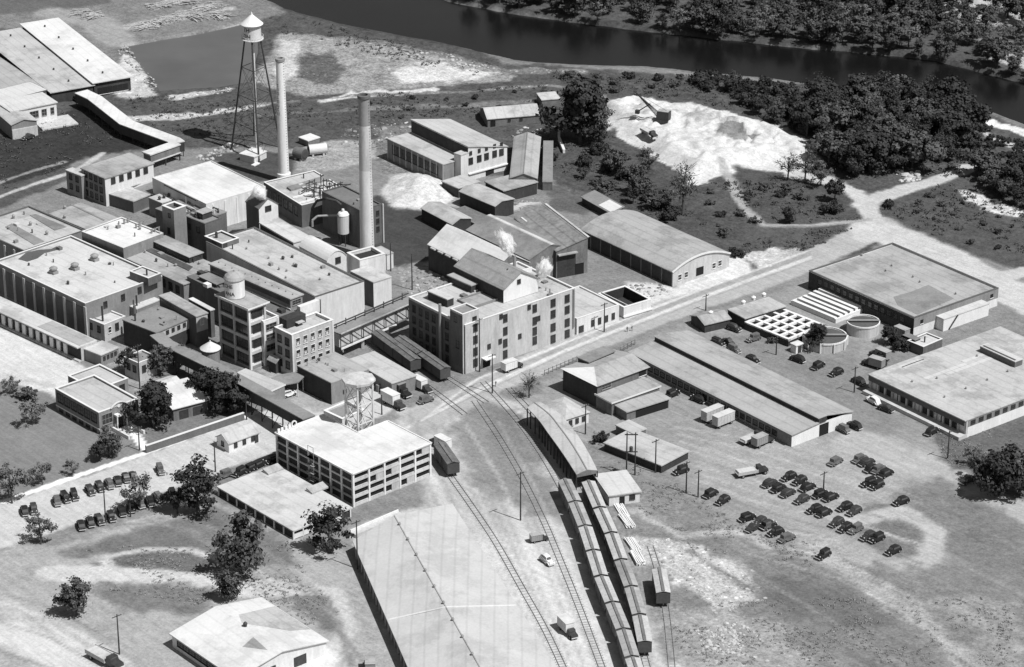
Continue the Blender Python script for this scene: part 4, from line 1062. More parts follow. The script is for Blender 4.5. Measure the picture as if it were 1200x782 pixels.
# ---- right warehouses
b = B('right_warehouse', 'square warehouse with grey roof and patch, black left wall, by the road fork', 'warehouse', (1071.4,372.8), (947.3,317.8), (1171,338.2), 5.6)
b.flat('stucco', 'roof_grey', .35, 'coping_dark', .35, .12)
b.band('l', 0, 5.3, .06, 'wood_dark', 'face_tone'); b.band('f', 2.6, 5.5, .05, 'brick', 'brick_band'); b.row('l', 14, 3.6, 1.6, 1.6, 'dark', d=.065)  # near-black band on the left wall paints the side away from the sun
for px, py in ((1080,377),(1162,347)):
    u, z = b.fp('f', px, py); b.win('f', u, z, 1.2, 1.2, 'open', .052)
P = [b.loc(x, y, 5.25) for x, y in ((1047,348),(1068,342),(1088,334),(1118,350),(1075,369),(1052,358))]; b.mk(MB().prism(P, 5.254, 5.28), 'roof_patch', 'roof_mid')
for px, py in ((1010,300),(1038,318),(1045,312),(1070,325),(1078,331),(1120,345)): b.vent(*b.loc(px, py, 5.3), 5.25, .3, .8)
c = B('x', '', '', (1106,374), (1096,367), (1156,354), 3.9, 0, parent=b); c.slab('white_paint', 'roof_bright', .1); c.mk(MB().bar((c.W*.12, -.15, .2), (c.W*.30, -.15, 3.8), .5, .2), 'stair_rail', 'wood_dark')
b = B('yard_shed', 'small flat white topped shed below the square warehouse', 'shed', (1082,407), (1062,400), (1106,398), 2.8)
b.flat('brick_dark', 'roof_bright', .3, 'coping'); b.pipe(b.W*.4, b.D*.4, 2.5, 1.8, .2)
b = B('front_right_warehouse', 'broad warehouse with grey roof, long roof box and dock at the right edge', 'warehouse', (1132.7,492.3), (1016,439.5), (1290,435.5), 5.3)
b.mk(MB().box(.6, b.W, 0, b.D, 0, 5.0), 'wall', 'brick'); b.mk(MB().box(-.7, b.W+.3, -.15, b.D+.3, 5.02, 5.3), 'roof', 'roof_light')
b.band('f', 0, 2.9, .05, 'white_paint', 'white_base', .6, b.W); b.row('f', 16, 4.0, 1.5, .95, 'dark', 1, b.W-1)
for i in range(14): b.box('dock_pier', .05, .59, b.D*i/13.2, b.D*i/13.2+.6, 0, 4.9, 'concrete')
b.box('dock_canopy', -.7, .58, .1, b.D-.1, 3.6, 5.0, 'coping_dark'); b.box('dock_platform', -2.6, .55, -.1, b.D, .02, 1.0, 'concrete')
for i in range(13): b.mk(MB().box(.54, .597, b.D*i/13.2+.9, b.D*i/13.2+4.2, 1.0, 3.5), 'dock_door', 'wood_dark' if i % 3 else 'white_paint')
q = [b.loc(x, y, 5.3) for x, y in ((1189,431),(1160,412),(1196,426.5))]
x0_, y0_ = q[0]; b.monitor(x0_, x0_+3.0, y0_, y0_+13, 5.3, 1.6, 'roof_bright', 'brick_dark', .1, 'roof_box', False); b.mk(MB().box(x0_+.4, x0_+1.0, y0_+.5, y0_+12.5, 7.14, 7.22), 'roof_box_slot', 'tar')
for px, py in ((1107,466),(1132,456),(1157,446),(1181,436),(1098,444),(1069,448),(1145,418)): b.vent(*b.loc(px, py, 5.3), 5.3, .28, .7)
for px, py, l in ((1040,437,14),(1060,432,10),(1085,445,16),(1110,440,18),(1130,425,14)):
    x, y = b.loc(px, py, 5.3); b.mk(MB().box(x, x+l, y, y+1.2, 5.303, 5.34), 'roof_repair_strip', 'roof_bright')
# ---- long double shed
b = B('long_double_shed', 'long shed with stepped grey roof and white end wall in the right yard', 'shed', (928,509), (738,412), (998.5,482.5), 3.7)
hm = b.W*.42
b.mk(MB().add([(0,0,0),(b.W,0,0),(b.W,0,3.6),(hm,0,4.1),(0,0,3.4),(0,b.D,0),(b.W,b.D,0),(b.W,b.D,3.6),(hm,b.D,4.1),(0,b.D,3.4)],
     [(0,1,2,3,4),(9,8,7,6,5),(0,4,9,5),(1,6,7,2)]), 'wall', 'white_paint')
b.mk(MB().prism([(-.4,-.4),(hm+.3,-.4),(hm+.3,b.D+.4),(-.4,b.D+.4)], [3.42,4.12,4.12,3.42], [3.62,4.32,4.32,3.62]), 'lower_roof', 'roof_grey')
b.box('clerestory', hm+.2, hm+3, -.3, b.D+.3, 4.0, 5.45, 'wood_dark')
b.mk(MB().prism([(hm-.1,-.4),(hm+3.2,-.4),(b.W+.4,-.4),(b.W+.4,b.D+.4),(hm+3.2,b.D+.4),(hm-.1,b.D+.4)], [5.47,5.5,3.62,3.62,5.5,5.47], [5.67,5.7,3.82,3.82,5.7,5.67]), 'upper_roof', 'roof_grey')
b.door('f', hm+2.4, 3.0, 3.2, 'black_void'); b.band('l', 0, 3.3, .05, 'brick', 'face_tone'); b.row('l', 22, 1.7, 1.6, 1.3, 'dark', d=.055)  # left wall given a darker colour for shade, end wall stays white
# ---- hip barn with lean-tos
b = B('hip_barn', 'barn with white hipped left roof, black left wall and two lean-to roofs', 'barn', (700,451.5), (663.5,430.5), (755.6,428.5), 6.6)
W, D = b.W, b.D
b.walls('brick_dark', 6.45)
e = .6; hr = 1.5; hx = W*.12
V = [(-e,-e,6.5),(W+e,-e,6.5),(W+e,D+e,6.5),(-e,D+e,6.5),(D*.36,D*.5,6.5+hr),(W+e,D*.5,6.5+hr)]
b.mk(MB().add(V, [(0,1,5,4),(2,3,4,5),(1,2,5),(0,3,2,1)]), 'roof', 'roof_grey')
b.mk(MB().add([(x, y, z+.03) for x, y, z in (V[3], V[0], V[4])]+[(x, y, z-.03) for x, y, z in (V[3], V[0], V[4])], [(0,1,2),(5,4,3),(0,3,4,1),(1,4,5,2),(2,5,3,0)]), 'hip_roof_end', 'roof_white')  # hip end coloured white to look sunlit beside the grey slopes
b.band('l', 0, 6.3, .05, 'wood_dark', 'face_tone'); b.win('f', W*.18, 5.3, 3.2, 1.2, 'grey'); b.win('f', W*.9, 5.3, 2.6, 1.6, 'open')  # barn's left wall shade is painted as a dark band
c = B('x', '', '', (690,424), (677.5,418.7), (720,411), 7.9, 0, parent=b); c.slab('wood_dark', 'roof_mid', .2)
c = B('x', '', '', (717,471.5), (701,461), (771,451), 4.0, 0, parent=b); c.slab('wood', 'roof_grey', .3, fascia='coping')
c = B('x', '', '', (734.5,482), (722,474.5), (784,466.5), 2.9, 0, parent=b); c.slab('wood', 'roof_grey', .4); c.band('f', 0, 2.4, .04, 'black_void', 'open_front', 3, c.W-.3)
b = B('hip_cottage', 'small pale hipped roof house tucked against the curved train shed', 'house', (662.5,491.5), (637,473.5), (687.5,481.5), 3.2)
b.walls('stucco', 3.1); W, D = b.W, b.D
b.mk(MB().add([(-.4,-.4,3.15),(W+.4,-.4,3.15),(W+.4,D+.4,3.15),(-.4,D+.4,3.15),(W*.5,D*.42,4.5),(W*.5,D*.62,4.5)], [(0,1,4),(1,2,5,4),(2,3,5),(3,0,4,5),(3,2,1,0)]), 'roof', 'roof_light')
b.row('f', 3, 1.7, .9, 1.2, 'dark')
# ---- curved train shed
cl = [(618,478,634,471.5),(632,493,655,484),(642,507,667,497),(653,522,680,514.5),(664,538,690.5,532),(675.5,556,700,551)]
lf = [at(a, c_, 5.2) for a, c_, d_, e_ in cl]; rt = [at(d_, e_, 5.2) for a, c_, d_, e_ in cl]
o0 = Vector((lf[-1].x, lf[-1].y, 0)); r = custom('curved_train_shed', 'curved pale gabled train shed roof bending along the tracks', 'train shed', o0)
def smooth(pts, n=6):
    out = []
    for i in range(len(pts)-1):
        p0_, p1_, p2_, p3_ = pts[max(i-1, 0)], pts[i], pts[i+1], pts[min(i+2, len(pts)-1)]
        for k in range(n):
            t = k/n; out.append(.5*((2*p1_)+(p2_-p0_)*t+(2*p0_-5*p1_+4*p2_-p3_)*t*t+(3*p1_-p0_-3*p2_+p3_)*t**3))
    out.append(pts[-1]); return out
lf = [q-o0 for q in smooth(lf)]; rt = [q-o0 for q in smooth(rt)]
m = MB(); n = len(lf); vs = []
for a_, c_ in zip(lf, rt):
    mid = (a_+c_)/2; mid.z = 5.95
    for q in (a_, mid, c_): vs.append((q.x, q.y, q.z))
    for q in (a_, mid, c_): vs.append((q.x, q.y, q.z-.25))
fs = []
for i in range(n-1):
    k = 6*i; fs += [(k, k+6, k+7, k+1), (k+1, k+7, k+8, k+2), (k+3, k+4, k+10, k+9), (k+4, k+5, k+11, k+10), (k, k+3, k+9, k+6), (k+2, k+8, k+11, k+5)]
fs += [(0,1,4,3),(1,2,5,4),(6*n-6,6*n-3,6*n-2,6*n-5),(6*n-5,6*n-2,6*n-1,6*n-4)]
m.add(vs, [tuple(reversed(f)) for f in fs]); m.build('roof', 'roof_light', r)
m = MB(); 
for i in range(n-1):
    a_ = (lf[i]+rt[i])/2; c_ = (lf[i+1]+rt[i+1])/2; a_.z = c_.z = 6.0; m.bar(a_, c_, .3, .1)
m.build('ridge_cap', 'roof_mid', r)
for i in range(0, n, 2):
    for q in (lf[i], rt[i]): MB().tube((q.x, q.y, 0), (q.x, q.y, 4.95), .16).build('post', 'wood_dark', r)
m = MB()
for i in range(n-1): m.add([(rt[i].x-.25, rt[i].y, 0), (rt[i+1].x-.25, rt[i+1].y, 0), (rt[i+1].x-.25, rt[i+1].y, 4.9), (rt[i].x-.25, rt[i].y, 4.9)], [(0,1,2,3)])
m.build('back_wall', 'wood_dark', r)
a_, c_ = lf[-1], rt[-1]; mid = (a_+c_)/2
m = MB().add([(a_.x,a_.y-.05,4.3),(c_.x,c_.y-.05,4.3),(c_.x,c_.y-.05,5.1),(mid.x,mid.y-.05,5.85),(a_.x,a_.y-.05,5.1)], [(0,1,2,3,4)]); m.build('gable_end', 'wood', r)
b = B('track_office', 'small square pale roofed office at the lower end of the curved train shed', 'office', (714,580), (700,556), (749,574), 3.2)
b.slab('stucco', 'roof_bright', .4); b.door('f', b.W*.42, 1.1, 2.1, 'black_void'); b.win('f', b.W*.75, 1.7, 1.3, 1.2, 'dark')
b = B('lumber_shed', 'low pale flat roof shed beside the H shaped pole frame', 'shed', (775,545), (717,515), (796,525), 2.4)
b.slab('wood_dark', 'roof_light', .3)
b = B('small_canopy', 'small pale canopy roof behind the low flat shed by the pole frame', 'canopy', (742,508), (722,498), (757,502), 2.6)
b.slab('wood', 'roof_light', .2)
# ---- tanks, grid and troughs
b = B('road_hut', 'small hut with black left gable beside the grid basin', 'hut', (826,381), (815,369.5), (852,372), 2.5)
b.gable('x', 1.2, 'wood_dark', 'roof_grey', .35); b.vent(b.W*.5, b.D*.5, 3.6, .7, 1.0, 'white_paint')
b = B('pump_house', 'pale flat pump house with three roof caps by the road', 'pump house', (873,373), (860,361), (915,356), 3.2)
b.slab('wood_dark', 'roof_light', .2)
for px, py in ((871,356),(883,351),(895,347)): b.vent(*b.loc(px, py, 3.3), 3.2, .7, 1.2, 'white_paint')
b = B('grid_basin', 'filter basin whose white grid leaves sixteen dark square openings', 'basin', (924,398), (884,373.5), (953,376), 2.3)
b.mk(MB().box(.3, b.W-.3, .3, b.D-.3, 0, 1.29), 'wall', 'wood_dark'); b.box('water', .35, b.W-.35, .35, b.D-.35, 1.3, 1.35, 'black_void')
nx_, ny_ = 4, 5; m = MB()
for i in range(nx_+1): m.box(b.W*i/nx_*.94-.0, b.W*i/nx_*.94+b.W*.06, 0, b.D, 1.6, 2.3)
b.mk(m, 'grid_beams', 'white_paint'); m = MB()
for k in range(ny_+1): m.box(0, b.W, b.D*k/ny_*.95, b.D*k/ny_*.95+b.D*.05, 1.65, 2.32)
b.mk(m, 'cross_beams', 'white_paint'); b.band('l', 0, 1.9, .03, 'wood_dark', 'face_tone')
b = B('trough_basin', 'settling basin of five long dark troughs with white walls', 'basin', (978,373), (924,354), (1016,362), 1.5)
b.box('floor', .2, b.W-.2, .2, b.D-.2, 0, .3, 'black_void')
for i in range(6): x = (b.W-1.1)*i/5; b.box('trough_wall', x, x+1.1+(i % 2)*.3, 0, b.D, 0, 1.5+.12*i, 'white_paint')
b.box('end_wall', .01, b.W-.01, -.5, 0, 0, 1.3, 'white_paint'); b.box('end_wall', .01, b.W-.01, b.D+.002, b.D+.5, 0, 1.3, 'white_paint')
def round_tank(px, py, r, h, label, roofm, legs=0):
    q = at(px, py); t_ = empty('round_tank', (q.x, q.y, 0), 0, label, 'tank')
    MB().lathe([(r, 0), (r, h)], 36).build('shell', 'concrete', t_); MB().lathe([(r-.35, h+.004), (r-.35, h+.05)], 36).build('content', roofm, t_)
    m = MB()
    for k in range(36):
        a0, a1 = 2*PI*k/36, 2*PI*(k+1)/36; m.bar((r*math.cos(a0), r*math.sin(a0), h+.2), (r*math.cos(a1), r*math.sin(a1), h+.2), .3, .45)
    m.build('rim', 'white_paint', t_)
    for k in range(legs):
        a0 = 2*PI*k/legs; MB().box(-.2, .2, -.2, .2, 0, h+.3).build('buttress', 'white_paint', t_).location = (r*1.04*math.cos(a0), r*1.04*math.sin(a0), 0)
    m = MB().box(-r, r, -.4, .4, h+.5, h+.7); m.build('bridge', 'steel_grey', t_)
    return t_
round_tank(967, 404, 6.0, 2.5, 'round basin with dark water, white rim and buttresses', 'tar', 10)
round_tank(1011, 389, 4.6, 3.0, 'taller round pale tank beside the black warehouse wall', 'tar', 0)
b = B('white_box_hut', 'tiny white box hut at the lower corner of the grid basin', 'hut', (933,405), (927,402), (941,402), 2.6); b.slab('white_paint', 'roof_white', .2); b.door('f', b.W*.5, .9, 2)
# ---- far upper centre
b = B('boiler_works', 'tall workshop with white windowed front and lean roof near the ash heap', 'workshop', (548.5,172.5), (485,140), (592,171), 11.6, h3=8.2)
b.prof_roof([(0,11.6),(b.W,8.2)], 'y', 'stucco', 'roof_light', .3); b.band('l', 7.4, 11.3, .05, 'wood_dark', 'clerestory')
for px, py in ((551.5,187.5),(561.5,184.5),(570,182),(579.5,179),(587.5,177)):
    u, z = b.fp('f', px, py); b.win('f', u, z-.4, 1.6, 2.0, 'dark')
    b.win('f', u, z+2.3, .9, 1.0, 'dark')
b.band('f', 2.2, 2.6, .5, 'white_paint', 'ledge'); b.door('f', b.W*.55, 3.0, 2.1, 'black_void')
c = B('x', '', '', (519,192.5), (458,161.5), (549,182), 7.2, 0, parent=b); c.slab('brick', 'roof_light', .2); c.row('l', 9, 4.2, 2.2, 3.0, 'dark'); c.piers('l', 10, .4, .15, 0, 6.8, 'brick_light')
c = B('x', '', '', (540,182), (533,179), (549,178), 9.8, 0, parent=b); c.slab('stucco', 'roof_bright', .1)
b = B('works_porch', 'dark walled low shed with pale roof at the foot of the white windowed workshop', 'shed', (537,220.5), (520.5,211.5), (560,212), 3.4); b.slab('wood_dark', 'roof_light', .2)
b = B('log_shed', 'single gabled storehouse standing alone at the edge of the scrub', 'storehouse', (571.5,140), (564,127), (632.5,134.5), 2.9); b.gable('x', 1.9, 'wood', 'roof_light', .3); b.door('f', b.W*.1, 1.4, 2.2, 'black_void'); b.row('f', 2, 2.0, .8, .7, 'dark', b.W*.3, b.W*.75)
b = B('white_lean_roof', 'small white lean roof beside the lone gabled storehouse', 'shed', (635,117), (630,109), (656,115), 3.0); b.slab('wood', 'roof_bright', .2)
p_ = [(597,210),(630,211),(606.5,160),(637,161)]
b = B('long_gable_shed', 'long gabled pale shed running down toward the dark bays', 'shed', (598,209), (607,161), (629,208), 4.6); b.gable('y', 1.6, 'wood', 'roof_grey', .3); b.mk(MB().bar((b.W/2, 0, 6.5), (b.W/2, b.D, 6.5), .3, .1), 'ridge_cap', 'roof_mid')
b = B('side_lean_shed', 'narrow grey lean roof at the right of the long gabled shed', 'shed', (636,213), (640,165), (647,212), 3.0); b.slab('wood', 'roof_mid', .1)
b = B('cross_shed', 'grey cross shed in front of the long gabled shed', 'shed', (590,223.5), (572,212), (627,212), 4.2); b.slab('wood_dark', 'roof_grey', .3)
b = B('dark_front_shed', 'pale roofed shed with long black left side between heap and bays', 'shed', (580,240), (541,222), (600,232), 5.2); b.prof_roof([(0,4.6),(b.W*.35,5.6),(b.W,5.0)], 'y', 'wood_dark', 'roof_light', .3)
b = B('coal_yard_shed', 'grey gabled shed at the corner of the coal yard by the ash heap', 'shed', (530,261), (494,242), (552,255), 4.6); b.prof_roof([(0,3.9),(b.W*.4,5.2),(b.W,4.2)], 'y', 'wood_dark', 'roof_light', .3)
b = B('ash_platform', 'flat dark platform between the coal yard shed and the pale roofed shed', 'platform', (556,262), (527,247), (574,254), 1.2); b.box('deck', 0, b.W, 0, b.D, 0, 1.2, 'wood')
# ---- far upper left
b = B('white_strip_warehouse', 'long warehouse with the brightest white roof at the upper left', 'warehouse', (110,96.5), (24,28.5), (153.5,90), 5.2)
b.slab('wood_dark', 'roof_white', .8); 
for k in range(5): b.vent(b.W*.45, b.D*(.1+.2*k), 5.2, .35, .8, 'steel_dark')
b.row('f', 6, 1.6, 1.8, 2.4, 'open')
b = B('grey_wide_warehouse', 'wide grey roofed warehouse left of the brightest white roof', 'warehouse', (60,108), (-24,41), (109,99.5), 4.4)
b.slab('wood_dark', 'roof_light', .6)
for k in range(5): b.vent(b.W*.6, b.D*(.1+.2*k), 4.4, .35, .8, 'steel_dark')
b = B('edge_warehouse', 'grey roofed warehouse cut by the left picture edge behind the hut', 'warehouse', (-10,113), (-92,52), (48,100.5), 4.3)
b.slab('wood_dark', 'roof_grey', .3)
b = B('upper_white_hall', 'pale flat roof with thin dark edge above the small white works', 'hall', (-14,122.5), (-28,112), (51,104), 5.6); b.slab('brick', 'roof_bright', .3, fascia='coping_dark')
b = B('white_works', 'pale works with three front windows and a light court at the upper left', 'works', (12.8,130.5), (0,118.5), (64,118.5), 6.4); b.slab('stucco', 'roof_bright', .4)
for u, w_ in ((.50, 3.0), (.72, 1.7), (.90, 1.2)): b.win('f', b.W*u, 3.6, w_, 2.2, 'grey')
b = B('left_gable_works', 'gabled works with grey roof beside the white court at the left edge', 'works', (13.5,147), (-6,128), (42,141), 5.0); b.gable('y', 1.2, 'brick', 'roof_light', .3); b.band('f', 0, 3.4, .4, 'concrete', 'front_plinth')
b = B('court_platform', 'light concrete court in front of the upper left works', 'court', (50,152), (40,141), (91,144), .5); b.box('slab', 0, b.W, 0, b.D, 0, .5, 'concrete')
# covered walkway
def strip(name, label, cat, path, wd, z, roof, wall, t=.3, wallh=2.6, posts=True, lowwall=0.0):
    pts = [at(px, py, z if not isinstance(z, (list, tuple)) else z[i]) for i, (px, py) in enumerate(path)]
    o_ = Vector((pts[0].x, pts[0].y, 0)); r_ = custom(name, label, cat, o_)
    pts = [q-o_ for q in pts]; n_ = len(pts); nr = []
    for i in range(n_):
        d = (pts[min(i+1, n_-1)]-pts[max(i-1, 0)]); d.z = 0; d.normalize(); nr.append(Vector((-d.y, d.x, 0)))
    for i in range(n_-1):
        A0, A1 = pts[i]-nr[i]*wd/2, pts[i+1]-nr[i+1]*wd/2; C0, C1 = pts[i]+nr[i]*wd/2, pts[i+1]+nr[i+1]*wd/2
        q = [A0, A1, C1, C0]
        MB().prism([(p_.x, p_.y) for p_ in q], [p_.z-t for p_ in q], [p_.z for p_ in q]).build('roof', roof, r_)
        k_ = .93; c0 = [pts[i]-nr[i]*wd/2*k_, pts[i+1]-nr[i+1]*wd/2*k_, pts[i+1]+nr[i+1]*wd/2*k_, pts[i]+nr[i]*wd/2*k_]
        MB().prism([(p_.x, p_.y) for p_ in c0], [p_.z-t-wallh for p_ in c0], [p_.z-t-.01 for p_ in c0]).build('side_wall', wall, r_)
        if posts:
            L_ = (pts[i+1]-pts[i]).length; k = max(1, int(L_/5))
            for j in range(k+1):
                p_ = pts[i].lerp(pts[i+1], j/k); nn = nr[i]
                if p_.z-t-wallh > .4:
                    m = MB()
                    for s_ in (-.42, .42): m.tube((p_.x+nn.x*wd*s_, p_.y+nn.y*wd*s_, 0), (p_.x+nn.x*wd*s_, p_.y+nn.y*wd*s_, p_.z-t-wallh), .15, .13, 6)
                    m.bar((p_.x-nn.x*wd*.42, p_.y-nn.y*wd*.42, .2), (p_.x+nn.x*wd*.42, p_.y+nn.y*wd*.42, p_.z-t-wallh), .12)
                    m.build('trestle_bent', 'wood_dark', r_)
    return r_
strip('covered_walkway', 'zigzag covered walkway with white roof leading to the three storey block', 'walkway', [(95,107),(111,114.5),(148,143.5),(204,164),(208,167)], 5.2, 5.4, 'roof_white', 'wood_dark', wallh=3.2)
b = B('walkway_turn', 'white roofed bend of the walkway bridging to the three storey block', 'walkway', (176,181.5), (166,178), (212,169), 5.6); b.mk(MB().box(0, b.W, 0, b.D, 5.2, 5.6), 'roof', 'roof_white'); b.mk(MB().box(.4, b.W-.3, .3, b.D-.3, 2.8, 5.19), 'side_wall', 'wood')
b.box('floor_beam', 0, b.W, -.1, b.D, 2.5, 2.79, 'concrete')
for x in (.5, b.W*.5, b.W-.5): b.box('post', x-.15, x+.15, .1, .4, 0, 2.49, 'wood_dark')
b = B('three_storey_block', 'three storey brick block with grey roof at the upper left of the works', 'block', (122.7,208.8), (95.8,196.6), (179,191), 9.6)
b.slab('brick', 'roof_grey', .3); b.band('f', 0, 9.2, .04, 'stucco', 'pale_front')  # paler band over the whole front wall
for z in (8.0, 5.0, 2.0): b.row('l', 4, z, 1.3, 1.7, 'dark')
b.row('f', 5, 7.9, 1.5, 1.8, 'dark', d=.045)
c = B('x', '', '', (95,206), (79,198.5), (101,203), 8.0, 0, parent=b); c.slab('brick', 'roof_bright', .2); c.row('l', 2, 6.2, 1.3, 1.7, 'dark'); c.row('l', 2, 3.0, 1.3, 1.7, 'dark')
b = B('lower_white_annex', 'white flat annex in front of the three storey block', 'annex', (156,236), (124,221), (197,214), 4.0); b.slab('brick_dark', 'roof_light', .2)
P = [b.loc(x, y, 4) for x, y in ((147,218),(159,212),(168,214),(157,220))]; b.mk(MB().prism(P, 4.004, 4.04), 'tar_patch', 'tar')
P = [b.loc(x, y, 4) for x, y in ((157,221),(182,212),(203,220),(180,229))]; b.mk(MB().prism(P, 4.005, 4.05), 'roof_patch', 'roof_mid')
b = B('bright_hall', 'large bright square roof left of the white chimney', 'hall', (241.4,239.5), (188,206), (304,216), 9.2)
b.flat('stucco', 'roof_white', .12, 'roof_white', .3, .02); b.mk(MB().box(-.6, -.1, b.D*.15, b.D*.75, 9.0, 9.4), 'gutter', 'coping_dark')
for k in range(5): b.box('pilaster', b.W*(.1+.2*k), b.W*(.1+.2*k)+.5, -.15, -.003, 0, 8.6, 'white_paint')
b = B('junk_roof', 'cluttered pale roof with pipes behind the square stair tower', 'roof', (207,233), (183,243), (226,222), 6.5) if 0 else None
b = B('pipe_roof', 'low cluttered roof crossed by pipes behind the square stair tower', 'shed', (228,262), (186,243), (262,247), 6.8); b.slab('brick_dark', 'roof_mid', .1)
for k in range(7):
    m = MB(); x = b.W*(.08+.13*k); m.tube((x, b.D*.1, 7.6), (x+.5, b.D*(.5+.05*(k % 4)), 7.6+.3*(k % 3)), .25, .25, 6); m.tube((x, b.D*.1, 6.7), (x, b.D*.1, 7.9), .25, .25, 6); b.mk(m, 'pipe', 'steel_light' if k % 2 else 'steel_dark')
clutter(b, 16, 6.8, 77, .6, 2.4)
b = B('shed_row_roof', 'white ribbed low roof behind the pipe roof beside the white annex', 'shed', (190,238), (176,231), (222,226), 5.8); b.slab('brick', 'roof_bright', .1)
for k in range(6): b.vent(b.W*(.1+.16*k), b.D*.4, 5.8, .5, 1.2, 'steel_dark')
# ---- engine houses left of the dark chimney
b = B('steam_gable_house', 'little gabled house with white front and dark roof beside a steam plume', 'house', (303.3,245), (287,237), (326.5,239.5), 12.6); b.gable('y', 2.6, 'white_paint', 'roof_dark', .25); b.band('l', 0, 12.4, .04, 'brick_dark', 'shaded_brick_face'); b.win('f', b.W*.48, 12.0, 2.0, 1.5, 'dark')  # left wall shade painted in dark brick, front stays white
b = B('engine_house', 'low engine house with pale ribbed roof at the foot of the white chimney', 'engine house', (353.5,241), (308,214), (414,227), 7.4); b.flat('brick_dark', 'roof_light', .25, 'coping')
b.row('l', 6, 4.6, 2.0, 3.0, 'dark')
P = [b.loc(x, y, 7.3) for x, y in ((336,220.5),(383,206.5),(386,211),(341,224))]; b.mk(MB().prism(P, 7.153, 7.75), 'skylight', 'roof_mid')
for q in (((342,231),(388,218),(390,219.5),(344,232.5)),((350,237),(396,224),(398,225.5),(352,238.5))): b.mk(MB().prism([b.loc(x, y, 7.3) for x, y in q], 7.153, 7.3), 'roof_rib', 'roof_white')
m = MB(); rng = random.Random(5)
for k in range(26):
    x = b.W*rng.uniform(.3, .95); y = b.D*rng.uniform(.02, .5); z = 7.2; hh = rng.uniform(1, 4); m.tube((x, y, z), (x+rng.uniform(-.3,.3), y, z+hh), .16, .16, 6)
    m.tube((x, y, z+hh*.8), (x+rng.uniform(-4,4), y+rng.uniform(-2,2), z+hh*rng.uniform(.5,1.1)), .2, .2, 6)
b.mk(m, 'pipework', 'steel_dark')
clutter(b, 5, 7.15, 106)
b = B('boiler_house', 'tall dark walled boiler house directly behind the dark topped chimney', 'boiler house', (421.5,247), (379,224), (446,239), 12.4); b.flat('brick_dark', 'roof_dark', .3, 'coping_dark')
for z in (10.0, 7.4, 4.8): b.win('f', b.W*.80, z, 1.0, 1.4, 'dark')
b.mk(MB().tube((b.W+.2, -.3, 0), (b.W+.2, -.3, 12.6), .25), 'downpipe', 'steel_light')
clutter(b, 4, 12.1, 149)
b = B('low_pipe_hall', 'pale flat hall with a dark window strip behind the barrel roofed hall', 'hall', (344,284), (308.5,260), (362,277), 9.6); b.slab('stucco', 'roof_bright', .2); b.band('l', 7.4, 9.0, .05, 'wood_dark', 'window_strip', .3, b.D-.3); b.win('f', b.W*.5, 8.0, 1.2, 1.4, 'dark')
b = B('barrel_roof_hall', 'small hall with white barrel roof and one front window', 'hall', (383,306), (353,288), (404,298.5), 10.4); b.arch('y', 2.2, 'stucco', 'roof_white', 10, .2); u, z = b.fp('f', 396, 305); b.win('f', u, z, 1.7, 1.7, 'dark')
b = B('dark_hopper_house', 'parapet roofed coal house with a sunken dark roof below the chimney', 'coal house', (421.5,305.5), (408.5,296), (450,297), 10.0); b.flat('stucco', 'coal', .9, 'coping', .6, .1)
b = B('white_cube_house', 'white cube house between the grey mill roof and the coal house', 'house', (437.5,331), (413,317), (457,323.5), 8.0); b.slab('stucco', 'roof_bright', .1); b.band('l', 0, 7.6, .05, 'brick_dark', 'face_tone')  # dark left band colours in the shaded side of the white cube
b = B('chimney_foot_house', 'small ribbed roof house at the foot of the dark topped chimney', 'house', (440,302), (432,293), (456,294), 5.0); b.slab('stucco', 'roof_light', .1)
q = at(403, 287); t_ = empty('dust_collector', (q.x, q.y, 0), 0, 'upright cylindrical dust collector left of the dark topped chimney', 'silo')
zt = zfor(q, 248); MB().lathe([(1.75,4),(1.75,zt-1.0)], 20).build('shell', 'steel_light', t_, smooth=False); MB().lathe([(1.85,zt-1.0),(1.4,zt-.3),(.5,zt),(.4,zt+.8)], 20).build('cap', 'white_paint', t_)
for a_ in range(4): MB().tube((1.5*math.cos(a_*PI/2+.4), 1.5*math.sin(a_*PI/2+.4), 0), (1.5*math.cos(a_*PI/2+.4), 1.5*math.sin(a_*PI/2+.4), 4), .15).build('leg', 'steel_dark', t_)
m = MB(); pr = [(-9,2,7),(-9.5,2,11),(-8,2,13.5),(-5,1.5,14.5),(-2,.8,14),(-.5,0,13)]
for a_, c_ in zip(pr[:-1], pr[1:]): m.tube(a_, c_, .4, .4, 8)
m.build('curved_duct', 'steel_dark', t_)
m = MB(); pr = [(-9,-5,8),(-9,-5,10),(-7.5,-4.5,11.2),(-4,-3.5,11),(-1,-1,10)]
for a_, c_ in zip(pr[:-1], pr[1:]): m.tube(a_, c_, .35, .35, 8)
m.build('curved_duct', 'steel_grey', t_)

